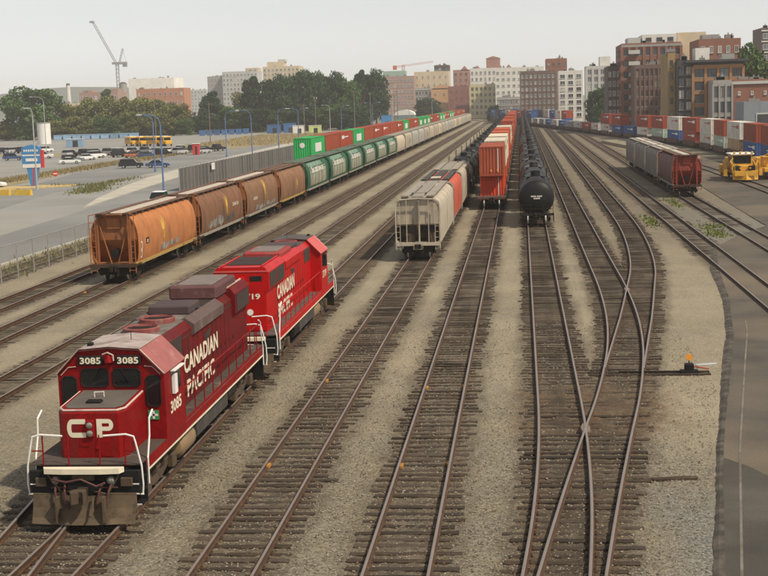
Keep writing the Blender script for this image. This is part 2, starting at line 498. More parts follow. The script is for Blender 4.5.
hz = 0.012 * np.sin(XX * 1.7 + YY * 0.13) * np.cos(YY * 0.31 + XX * 0.4) + 0.02 * (wob - 0.5) + near_ * (bed * (0.0 + 0.04 * (fr - 0.5)) + 0.03 * (fr - 0.5) * (1 - bed) + soil * (0.028 + 0.05 * (wob - 0.5)))
rust = np.maximum(rust, 0.8 * np.clip(soil * 1.6, 0, 1))
sand = np.clip((YY - 34) / 22, 0.12, 1) * np.ones_like(XX)
sand = np.maximum(sand, np.clip((XX - 2.5) / 2, 0, 1) * np.clip((YY - 38) / 5, 0, 1))
grey = np.clip((XX - 3.0) / 1.0, 0, 1) * np.clip((38.5 - YY) / 4.0, 0, 1) + 0.8 * np.clip((XX - 12.0) / 2.0, 0, 1) * np.clip((150 - YY) / 40, 0, 1)
nx, ny = len(xs), len(ys)
me = bpy.data.meshes.new('yard_ground')
V = np.stack([XX, YY, hz], -1).reshape(-1, 3)
idx = np.arange(nx * ny).reshape(ny, nx)
Fq = np.stack([idx[:-1, :-1], idx[:-1, 1:], idx[1:, 1:], idx[1:, :-1]], -1).reshape(-1, 4)
me.from_pydata(V.tolist(), [], Fq.tolist())
for nm, arr in (('bed', bed), ('grey', np.clip(grey, 0, 1)), ('rust', np.clip(rust, 0, 1)), ('sand', sand), ('oil', oil)):
    a = me.attributes.new(nm, 'FLOAT', 'POINT'); a.data.foreach_set('value', arr.reshape(-1).astype(np.float32))
me.materials.append(m_ballast)
me.polygons.foreach_set('use_smooth', [True] * len(me.polygons))
tag(link('yard_ground', me), 'tan crushed stone ballast of the rail yard', None, None, 'structure')

# loose stones over the near ballast
def stones():
    n = 38000
    r = np.random.RandomState(11)
    yy = 24 + 42 * r.rand(n) ** 1.5
    xx = -15.5 + (22.5 + 0.0 * yy) * r.rand(n)
    lim = np.interp(yy, [22, 30, 41, 53.5, 66], [3.2, 4.0, 5.6, 7.6, 9.4])
    keep = xx < lim
    xx, yy = xx[keep], yy[keep]; n = len(xx)
    base = np.array([[1, 0, 0], [0, 1, 0], [-1, 0, 0], [0, -1, 0], [0, 0, 0.8], [0, 0, -0.8]], float)
    fc = np.array([[0, 1, 4], [1, 2, 4], [2, 3, 4], [3, 0, 4]])
    sz = 0.016 + 0.022 * r.rand(n)
    v = base[None] * (1 + 0.5 * (r.rand(n, 6, 3) - 0.5)) * sz[:, None, None]
    an = r.rand(n) * 6.28; c, s = np.cos(an), np.sin(an)
    vx = v[:, :, 0] * c[:, None] - v[:, :, 1] * s[:, None]; vy = v[:, :, 0] * s[:, None] + v[:, :, 1] * c[:, None]
    v = np.stack([vx + xx[:, None], vy + yy[:, None], v[:, :, 2] + 0.012], -1).reshape(-1, 3)
    f = (fc[None] + 6 * np.arange(n)[:, None, None]).reshape(-1, 3)
    me = bpy.data.meshes.new('ballast_stones')
    me.vertices.add(len(v)); me.vertices.foreach_set('co', v.reshape(-1))
    me.loops.add(len(f) * 3); me.loops.foreach_set('vertex_index', f.reshape(-1))
    me.polygons.add(len(f)); me.polygons.foreach_set('loop_start', np.arange(len(f)) * 3)
    me.update(calc_edges=True); me.validate()
    col = np.repeat(r.rand(n), 6).astype(np.float32)
    a = me.attributes.new('tone', 'FLOAT', 'POINT'); a.data.foreach_set('value', col)
    m = bpy.data.materials.new('loose_stone'); m.use_nodes = True
    t = m.node_tree; bs = t.nodes['Principled BSDF']; bs.inputs['Roughness'].default_value = 0.95; bs.inputs['Specular IOR Level'].default_value = 0.15
    at = t.nodes.new('ShaderNodeAttribute'); at.attribute_name = 'tone'
    cr = t.nodes.new('ShaderNodeValToRGB')
    e = cr.color_ramp.elements; e[0].color = (0.075, 0.06, 0.042, 1); e[1].color = (0.29, 0.262, 0.21, 1)
    x = e.new(0.5); x.color = (0.19, 0.16, 0.115, 1)
    t.links.new(at.outputs['Fac'], cr.inputs[0]); t.links.new(cr.outputs[0], bs.inputs['Base Color'])
    me.materials.append(m)
    tag(link('ballast_stones', me), 'loose tan ballast stones scattered between the near tracks', None, None, 'stuff')
stones()

def sheet(name, pts, z, mt, label=None, thick=0.0):
    """flat sheet or slab from an outline"""
    b = MB()
    if thick:
        n = len(pts)
        b.add([(x, y, z) for x, y in pts] + [(x, y, z - thick) for x, y in pts], [tuple(range(n))] + [(i, (i + 1) % n, n + (i + 1) % n, n + i) for i in range(n)])
    else:
        b.add([(x, y, z) for x, y in pts], [tuple(range(len(pts)))])
    return tag(link(name, b.mesh(name, mt)), label, None, None, 'structure')

# right-hand asphalt apron with a broken edge
edge = [(2.6, 16), (3.4, 23), (4.3, 30.1), (5.9, 41.2), (7.9, 53.5), (9.3, 62), (10.6, 72.1), (11.75, 84.6), (13.4, 97), (16.0, 104), (19.6, 112), (20.2, 140), (21.0, 170), (22.2, 200), (24, 232)]
def dense(pts, step, jit, seed):
    r = random.Random(seed); out = []
    for (x0, y0), (x1, y1) in zip(pts[:-1], pts[1:]):
        k = max(1, int(math.hypot(x1 - x0, y1 - y0) / step))
        for i in range(k):
            t = i / k; out.append((x0 + (x1 - x0) * t + r.uniform(-jit, jit), y0 + (y1 - y0) * t))
    out.append(pts[-1]); return out
de = dense(edge, 0.5, 0.05, 5)
sheet('asphalt_apron', de + [(90, 232), (90, 16)], 0.05, m_asph, 'brown-grey asphalt apron along the right of the tracks', 0.3)
def at_y(pl, y):
    for (x0, y0), (x1, y1) in zip(pl[:-1], pl[1:]):
        if y0 <= y <= y1: return x0 + (x1 - x0) * (y - y0) / max(1e-6, y1 - y0)
    return pl[-1][0]
rows = []; y = 16.5; rr = random.Random(8); w1 = w2 = 0.0
while y < 96:
    w1 = 0.8 * w1 + rr.uniform(-0.012, 0.012); w2 = 0.85 * w2 + rr.uniform(-0.01, 0.01)
    xe = at_y(edge, y); gw = 0.05 + 0.0025 * (y - 20) + 0.05 * max(0, math.sin(y * 0.23 + 1.2))
    rows.append([(xe - gw - 0.05 + w1, y, 0.012), (xe - 0.04 + w1 * 0.5, y, 0.0575), (xe + gw * 0.8 + w2, y, 0.0575)]); y += 0.16
b = MB(); b.grid(rows)
tag(link('asphalt_edge', b.mesh('asphalt_edge', m_asphd)), 'dark crumbling edge of the asphalt apron', None, None, 'structure')
m_asphdk = flat_mat('new_asphalt', (0.058, 0.054, 0.047), (0.08, 0.073, 0.063), 0.4, (0.12, 0.105, 0.085), 0.25, 0.8, fine=18, bump=0.5)
pe = [p for p in dense(edge, 0.5, 0.05, 12) if p[1] < 40.4]
sheet('asphalt_patch', [(x + 0.02, y) for x, y in pe] + [(6.4, 39.2), (7.0, 37.6), (8.2, 36.9), (11, 36.5), (15, 36.0), (20, 36.2), (20, 16)], 0.0535, m_asphdk, 'darker grey asphalt patch at the bottom right')
b = MB(); rows = []
y = 17.0
while y < 66:
    x = at_y([(p[0], p[1]) for p in edge], y) + 0.34 + (y - 17) * 0.008
    rows.append([(x, y, 0.0595), (x + 0.07, y, 0.0595)]); y += 1.0
b.grid(rows)
m_line = flat_mat('worn_road_paint', (0.17, 0.155, 0.125), (0.22, 0.20, 0.165), 1.2, (0.12, 0.105, 0.085), 0.7, 0.9)
tag(link('edge_line', b.mesh('edge_line', m_line)), 'faded painted line along the asphalt apron edge', None, None, 'structure')

# left side: street, median, second road, lots
far_edge = [(-44.5, 60), (-46.2, 100), (-48.6, 144), (-52.5, 183), (-55.0, 215), (-58.2, 289), (-62, 400), (-66, 560)]
sheet('city_lot', [(-300, 40), (-37.5, 40), (-37.5, 560), (-300, 560)], 0.0, m_lot, 'pale paved lots beyond the street')
sheet('street', [(-37.5, 40)] + [(-37.5, 560)] + far_edge[::-1], 0.006, m_road, 'pale grey street running beside the yard')
sheet('median_walk', [(-49.8, 150), (-52.5, 183), (-55.0, 215), (-58.2, 289), (-62, 400), (-68, 400), (-64.0, 289), (-61.8, 240), (-60.2, 215), (-57, 190), (-53, 165)], 0.12, m_walk, 'raised concrete median walk beside the street', 0.2)
sheet('side_road', [(-64.3, 180), (-64.3, 400), (-81, 400), (-81, 284), (-80.9, 243), (-74.6, 200), (-71.2, 180), (-66, 120), (-56, 120)], 0.010, m_road, 'grey side road between median and parked cars')
sheet('dry_verge', [(-82, 170), (-78.5, 203), (-82.4, 240), (-82.4, 330), (-86.5, 330), (-86.5, 240), (-92, 203), (-100, 170)], 0.03, m_dry, 'strip of dry yellow grass beside the side road')
sheet('dry_field', [(-84, 330), (-60, 420), (-64, 520), (-105, 520), (-100, 420), (-95, 345)], 0.016, m_dry, 'dry grass field below the tall trees')
sheet('dry_verge_far', [(-118, 335), (-92, 345), (-92, 352), (-150, 362), (-190, 380), (-190, 366)], 0.02, m_dry, 'dry grass strip behind the parked cars')
sheet('verge_by_fence', [(-37.6, 40), (-37.6, 560), (-34.2, 560), (-34.2, 40)], 0.02, flat_mat('verge_soil', (0.20, 0.17, 0.11), (0.28, 0.23, 0.15), 0.4, (0.12, 0.12, 0.05), 0.3, 0.6), 'strip of soil between the fence and street')
b = MB()
for y in range(60, 560, 12):
    xm = (-37.5 + at_y([(p[0], p[1]) for p in far_edge], y)) / 2
    b.box(xm - 0.08, xm + 0.08, y, y + 4, 0.008, 0.011)
tag(link('lane_markings', b.mesh('lane_markings', m_line)), 'faded dashed lane line along the street', None, None, 'stuff')
b = MB(); b.box(-37.8, -37.4, 40, 560, 0.0, 0.16)
tag(link('street_kerb', b.mesh('street_kerb', m_walk)), 'pale concrete kerb between street and fence', None, None, 'structure')
# island kerb by the sign
b = MB()
b.prism([(-76, 190), (-70, 193.5), (-66.2, 197), (-66.8, 199.5), (-74, 200), (-80, 196)], 0.0, 0.16, 'z')
tag(link('traffic_island', b.mesh('traffic_island', mat('yellow_kerb', (0.50, 0.36, 0.13), 0.9, dirt=(0.35, 0.28, 0.18), dirt_amt=0.6))), 'low dry island with yellow kerb under the blue sign', None, None, 'structure')

# ------------------------------------------------------------------ rails and ties
m_railside = mat('rusty_rail_side', (0.065, 0.035, 0.02), 0.85, dirt=(0.13, 0.06, 0.025), dirt_amt=0.5, dirt_scale=4)
m_railtop = mat('worn_rail_head', (0.235, 0.195, 0.17), 0.45, metal=0.35, var=0.12, scale=0.6)
m_tie = [mat('old_tie_%s' % n, c, 0.95, var=0.35, scale=2.5, dirt=d, dirt_amt=0.45, dirt_scale=3, bump=0.6, bump_scale=14, rnd=0.35)
         for n, c, d in (('brown', (0.036, 0.024, 0.015), (0.075, 0.054, 0.035)), ('grey', (0.055, 0.040, 0.028), (0.028, 0.019, 0.013)))]
PR = [(-0.07, 0.03), (0.07, 0.03), (0.07, 0.05), (0.014, 0.065), (0.014, 0.155), (0.037, 0.165), (0.037, 0.198), (0.022, 0.205), (-0.022, 0.205), (-0.037, 0.198), (-0.037, 0.165), (-0.014, 0.155), (-0.014, 0.065), (-0.07, 0.05)]
def rail_mesh(f, y0, y1, off, dz):
    ys_ = []
    y = y0
    while y < y1:
        ys_.append(y)
        s = abs(f(y + 1) - 2 * f(y) + f(y - 1))
        y += 1.0 if s > 2e-4 else 12.0
    ys_.append(y1)
    vs, fs, ms = [], [], []
    n = len(PR)
    for y in ys_:
        sl = (f(y + 0.2) - f(y - 0.2)) / 0.4
        L_ = math.hypot(1, sl); nxv, nyv = 1 / L_, -sl / L_
        for u, z in PR:
            vs.append((f(y) + (off + u) * nxv, y + (off + u) * nyv, z + dz))
    for i in range(len(ys_) - 1):
        for j in range(n):
            fs.append((i * n + j, i * n + (j + 1) % n, (i + 1) * n + (j + 1) % n, (i + 1) * n + j)); ms.append(1 if j in (6, 7, 8) else 0)
    fs += [tuple(range(n)), tuple(range((len(ys_) - 1) * n, len(ys_) * n))]; ms += [0, 0]
    b = MB(); b.v, b.f, b.m = vs, fs, ms
    return b.mesh('rail', [m_railside, m_railtop])

def tie_mesh(seed):
    r = random.Random(seed); b = MB()
    n = 5; rows_t, rows_b = [], []
    prof = []
    for i in range(n):
        x = -1.3 + 2.6 * i / (n - 1)
        prof.append((x, 0.105 + r.uniform(-0.012, 0.012), 0.115 + r.uniform(-0.012, 0.012), 0.046 + r.uniform(-0.018, 0.012)))
    vs = []
    for x, a, c, z in prof:
        vs += [(x, -a, -0.12), (x, -a, z - 0.012), (x, -a + 0.015, z), (x, c - 0.015, z), (x, c, z - 0.012), (x, c, -0.12)]
    fs = []
    for i in range(n - 1):
        for j in range(5):
            fs.append((i * 6 + j, i * 6 + j + 1, i * 6 + 7 + j, i * 6 + 6 + j))
    fs += [(0, 1, 2, 3, 4, 5), tuple(range((n - 1) * 6, n * 6))]
    b.add(vs, fs)
    return b.mesh('tie', m_tie[seed % 2])
m_tiefar = mat('weathered_tie', (0.115, 0.085, 0.056), 0.95, var=0.3, scale=0.5); m_tiemid = mat('mid_tie', (0.07, 0.052, 0.036), 0.95, var=0.3, scale=0.5)
TIES = [tie_mesh(i) for i in range(8)]
m_stain = mat('orange_rust_plate', (0.42, 0.20, 0.035), 0.9, var=0.3)

TRACK = {}
def others_near(k, y):
    """another track whose ties would collide here"""
    for a, bb in (('A', 'A2'), ('D', 'E'), ('E', 'F')):
        if k in (a, bb):
            fa, fb = TR[a], TR[bb]
            if y >= fb['y0'] and abs(fa['f'](y) - fb['f'](y)) < 2.55:
                return a, bb
    return None
for zi, (k, d) in enumerate(TR.items()):
    f = d['f']
    root = thing('railway_track', None, None)
    root['kind'] = 'structure'
    if k in TLABEL: root['label'] = TLABEL[k]
    TRACK[k] = root
    dz = 0.0 + 0.0023 * (zi % 4)
    for s in (-1, 1):
        link('rail', rail_mesh(f, d['y0'], d['y1'], s * 0.755, dz), root)
    if d['ties']:
        r = random.Random(100 + zi)
        y = d['ties'][0]; cnt = 0; rest = MB()
        while y < min(d['ties'][1], d['y1']):
            on = others_near(k, y)
            x0, x1 = f(y) - 1.3, f(y) + 1.3
            skip = False
            if on:
                if k == on[1]: skip = True
                else: x1 = max(x1, TR[on[1]]['f'](y) + 1.3); x0 = min(x0, TR[on[1]]['f'](y) - 1.3)
            if not skip:
                cx, L_ = (x0 + x1) / 2 + r.gauss(0, 0.09), (x1 - x0) / 2.6 * r.uniform(0.92, 1.05)
                rz = r.gauss(0, 0.018)
                if cnt < (285 if k in 'BCDEF' else 110):
                    link('tie', TIES[r.randrange(8)], root, (cx, y, r.uniform(-0.028, 0.006) - (0.022 if k in ('A2', 'Z1', 'Z2', 'Z3', 'G', 'H') else 0)), (0, 0, rz), (L_, r.uniform(0.85, 1.1), 1))
                else:
                    rest.box(cx - 1.3, cx + 1.3, y - 0.1, y + 0.1, -0.05, 0.035)
                cnt += 1
            y += r.gauss(0.535, 0.035)
        if rest.v:
            o = link('ties', rest.mesh('ties', m_tiemid if k in 'BCDEF' else m_tiefar), root); o['kind'] = 'stuff'
# rail joints with rust-orange plates
def joint(b): b.box(-0.055, 0.055, -0.16, 0.16, 0.03, 0.12)
for k, yy in (('B', 28.0), ('B', 39.5), ('C', 39.4), ('C', 50.5), ('Z1', 50.0), ('Z2', 79.0), ('A', 28.3), ('B', 52)):
    for s in (-1, 1):
        part(TRACK[k], 'joint_bar', 'joint', joint, m_stain, (TR[k]['f'](yy) + s * (0.755 - 0.05), yy + s * 0.1, 0))
# spikes / tie plates close to the camera
def plate(b):
    b.box(-0.13, 0.13, -0.09, 0.09, 0.04, 0.058)
    for sx in (-0.1, 0.1):
        for sy in (-0.05, 0.05): b.box(sx - 0.014, sx + 0.014, sy - 0.014, sy + 0.014, 0.058, 0.085)
plates = {}
for k in ('B', 'C', 'D', 'E', 'A'):
    r = random.Random(5)
    ch = [o for o in TRACK[k].children if o.name.startswith('tie') and not o.name.startswith('ties')]
    for o in ch[:22]:
        for s in (-1, 1):
            xx = TR[k]['f'](o.location.y) + s * 0.755
            part(TRACK[k], 'tie_plate', 'plate', plate, m_railside, (xx, o.location.y, 0.0))
# frogs: solid castings where rails cross
def frog(b):
    b.prism([(-0.10, -0.5), (0.10, -0.5), (0.16, 0.1), (0.07, 0.7), (-0.07, 0.7), (-0.16, 0.1)], 0.05, 0.185, 'z')
def cross(k1, o1, k2, o2, ya, yb):
    g_ = lambda y: (TR[k1]['f'](y) + o1) - (TR[k2]['f'](y) + o2)
    for _ in range(40):
        ym = (ya + yb) / 2
        if g_(ya) * g_(ym) <= 0: yb = ym
        else: ya = ym
    return TR[k1]['f'](ya) + o1, ya
for k, (x, y) in (('D', cross('D', 0.755, 'E', -0.755, 36, 50)), ('E', cross('E', 0.755, 'F', -0.755, 62, 90)), ('A', cross('A', -0.755, 'A2', 0.755, 26, 40))):
    part(TRACK[k], 'frog', 'frog', frog, mat('frog_casting', (0.24, 0.18, 0.14), 0.6, metal=0.5, dirt=RUST, dirt_amt=0.4), (x, y, 0))
# switch stand
t = thing('switch_stand', 'low black switch stand with round orange target beside the crossing tracks', 'switch stand', (6.35, 52.9, 0))
part(t, 'base', None, lambda b: (b.cbox(-0.35, 0.35, -0.16, 0.16, 0.03, 0.16, 0.02), b.cbox(-0.18, 0.18, -0.14, 0.14, 0.15, 0.42, 0.04)), m_black)
part(t, 'lever', None, lambda b: b.tube([(0.1, 0, 0.3), (0.5, -0.05, 0.24), (0.75, -0.05, 0.2)], 0.03), mat('red_lever', (0.35, 0.05, 0.04), 0.6))
part(t, 'mast', None, lambda b: b.cyl((0, 0, 0.4), (0, 0, 0.55), 0.025, n=8), m_black)
part(t, 'target', None, lambda b: b.cyl((0, -0.03, 0.66), (0, 0.0, 0.66), 0.13, n=20), m_orange)
part(t, 'throw_rod', None, lambda b: b.cyl((-2.7, 0.05, 0.1), (-0.2, 0, 0.1), 0.03, n=6), m_black)
part(t, 'head_block', None, lambda b: (b.box(-3.9, 0.8, -0.35, -0.12, -0.05, 0.055), b.box(-3.9, 0.8, 0.14, 0.37, -0.05, 0.055)), m_tie[0])
# old boards and scrap lying on the ballast
for x, y, l, rz, c, lb in ((7.2, 54.6, 0.9, 0.3, m_steel, 'short bent steel scrap beside the switch stand'), (4.15, 38.0, 1.3, 0.15, m_tie[0], 'rotten dark tie piece lying on the grey gravel by the asphalt')):
    o = part(None, 'scrap_piece', None, lambda b: (b.cbox(-l / 2, l / 2, -0.11, 0.1, -0.03, 0.07, 0.02), b.cbox(-l / 2 - 0.25, -l / 2 + 0.1, -0.05, 0.12, -0.03, 0.05, 0.015)), c, (x, y, 0.0), (0, 0, rz))
    tag(o, lb, 'scrap')
# ------------------------------------------------------------------ running gear (z = 0 at rail top)
RT = 0.207
def wheel_m(b, r, s):
    """one wheel, flange towards the middle; s = side"""
    n = 20
    prof = [(0.09, 0.0), (r * 0.45, 0.01), (r * 0.8, 0.03), (r * 0.86, 0.0), (r - 0.01, 0.0), (r, 0.012)]
    vs = []
    rings = [(0.08, 0.075), (r * 0.35, 0.06), (r * 0.78, 0.03), (r * 0.84, 0.065), (r, 0.06), (r + 0.003, -0.045), (r + 0.028, -0.055), (r + 0.026, -0.075), (r * 0.84, -0.075), (r * 0.35, -0.04), (0.08, -0.05)]
    for rr, t in rings:
        for j in range(n):
            a = 2 * math.pi * j / n
            vs.append((s * t, rr * math.cos(a), rr * math.sin(a)))
    fs, ms = [], []
    for i in range(len(rings) - 1):
        for j in range(n):
            fs.append((i * n + j, i * n + (j + 1) % n, (i + 1) * n + (j + 1) % n, (i + 1) * n + j))
    k0 = len(b.f)
    b.add(vs, fs)
    b.add([vs[j] for j in range(n)], [tuple(range(n))])
    b.add([vs[(len(rings) - 1) * n + j] for j in range(n)], [tuple(range(n))])
    for i in range(n * 4, n * 5): b.m[k0 + i] = 1
def truck_frame(b, wb=1.78, r=0.46):
    for s in (-1, 1):
        x0, x1 = s * 0.93, s * 1.09
        x0, x1 = min(x0, x1), max(x0, x1)
        b.prism([(-wb / 2 - 0.25, r - 0.12), (-wb / 2 - 0.25, r + 0.14), (-wb / 2 + 0.2, r + 0.18), (-0.35, r + 0.36), (0.35, r + 0.36), (wb / 2 - 0.2, r + 0.18), (wb / 2 + 0.25, r + 0.14), (wb / 2 + 0.25, r - 0.12), (wb / 2 - 0.2, r - 0.08), (0.42, r - 0.26), (-0.42, r - 0.26), (-wb / 2 + 0.2, r - 0.08)], x0, x1, 'x')
        for y in (-0.2, 0, 0.2):
            b.cyl((s * 1.0, y, r - 0.18), (s * 1.0, y, r + 0.2), 0.075, n=8)
        for y in (-wb / 2, wb / 2):
            b.cyl((s * 1.05, y, r), (s * 1.16, y, r), 0.11, n=10)
    b.box(-1.0, 1.0, -0.2, 0.2, r - 0.05, r + 0.3)
def add_truck(root, y, near=True, mt=None, wb=1.78, r=0.46):
    mt = mt or m_under
    tk = part(root, 'truck', ('tk', wb, r), lambda b: truck_frame(b, wb, r), mt, (0, y, 0))
    if near:
        for yy in (-wb / 2, wb / 2):
            for s in (-1, 1):
                part(tk, 'wheel', ('wh', r, s), lambda b: wheel_m(b, r, s), [m_wheel, m_tread], (s * 0.745, yy, r), smooth=35)
            part(tk, 'axle', 'axle', lambda b: b.cyl((-0.72, 0, 0), (0.72, 0, 0), 0.075, n=8), m_wheel, (0, yy, r))
    else:
        def ws(b):
            for yy in (-wb / 2, wb / 2):
                b.cyl((-0.8, yy, r), (-0.67, yy, r), r, n=12); b.cyl((0.67, yy, r), (0.8, yy, r), r, n=12)
        part(tk, 'wheels', ('ws', wb, r), ws, m_wheel)
    return tk
def coupler_m(b):
    b.box(-0.12, 0.12, 0.0, 0.8, 0.72, 0.98)
    b.prism([(-0.17, 0.12), (-0.21, -0.1), (-0.12, -0.27), (0.0, -0.2), (0.03, -0.1), (0.12, -0.12), (0.17, -0.2), (0.21, -0.05), (0.17, 0.12)], 0.7, 1.0, 'z')
    b.tube([(0.3, 0.2, 0.75), (0.34, 0.0, 0.45), (0.3, -0.15, 0.35)], 0.03)

# ------------------------------------------------------------------ covered hoppers
CYL = [(1.40, 1.12), (1.50, 1.35), (1.56, 1.75), (1.585, 2.25), (1.575, 2.75), (1.50, 3.25), (1.36, 3.65), (1.12, 3.95), (0.75, 4.12), (0.35, 4.18)]
BOX = [(1.47, 1.08), (1.53, 1.15), (1.56, 1.45), (1.57, 2.5), (1.56, 3.35), (1.50, 3.65), (1.36, 3.88), (1.12, 4.02), (0.75, 4.10), (0.35, 4.14)]
m_endplat = mat('rusty_dark_platform', (0.06, 0.032, 0.02), 0.9, dirt=(0.03, 0.02, 0.015), dirt_amt=0.5)
def half_w(prof, z):
    pts = sorted(prof, key=lambda p: p[1])
    if z <= pts[0][1]: return pts[0][0]
    for (x0, z0), (x1, z1) in zip(pts[:-1], pts[1:]):
        if z0 <= z <= z1: return x0 + (x1 - x0) * (z - z0) / max(1e-6, z1 - z0)
    return pts[-1][0]
def surf(prof, v):
    """point at arc length v above the sill on the right side"""
    for (x0, z0), (x1, z1) in zip(prof[:-1], prof[1:]):
        l = math.hypot(x1 - x0, z1 - z0)
        if v <= l:
            t = v / l; nx, nz = (z1 - z0) / l, (x0 - x1) / l
            return x0 + (x1 - x0) * t + nx * 0.008, z0 + (z1 - z0) * t + nz * 0.008
        v -= l
    return prof[-1]
def hopper_shell(b, prof, L, inset, ribs):
    full = [(-x, z) for x, z in prof] + [(x, z) for x, z in prof[::-1]]
    ya, yb = -L / 2 + inset, L / 2 - inset
    k = 2 if not ribs else max(2, ribs * 4)
    rows = []
    ysr = [ya]
    if ribs:
        for i in range(1, ribs):
            y = ya + (yb - ya) * i / ribs
            ysr += [y - 0.07, y - 0.05, y + 0.05, y + 0.07]
    ysr += [yb]
    for i, y in enumerate(ysr):
        s = 1.0
        if ribs and 0 < i < len(ysr) - 1 and (i - 1) % 4 in (1, 2): s = 1.018
        rows.append([(x * s, y, 2.4 + (z - 2.4) * (1 + (s - 1) * 0.6)) for x, z in full])
    b.grid(rows)
    # rim thickness
    for y, sg in ((ya, 1), (yb, -1)):
        b.grid([[(x, y, z) for x, z in full], [(x * 0.965, y, 2.4 + (z - 2.4) * 0.965) for x, z in full], [(x * 0.965, y + sg * 0.3, 2.4 + (z - 2.4) * 0.965) for x, z in full]])
    b.add([(-prof[0][0], ya, prof[0][1]), (prof[0][0], ya, prof[0][1]), (prof[0][0], yb, prof[0][1]), (-prof[0][0], yb, prof[0][1])], [(0, 1, 2, 3)])
def hopper_end(b, prof, L, inset, zs, slope, out=0.05):
    ya = -L / 2 + inset + out
    rows = []
    zt = 4.09
    for i in range(13):
        z = 1.1 + (zt - 1.1) * i / 12
        wv = half_w(prof, z) * 0.967
        y = ya + (max(0, zs - z) * slope)
        rows.append([(wv * u, y, z) for u in (-1, -0.5, 0, 0.5, 1)])
    b.grid(rows)
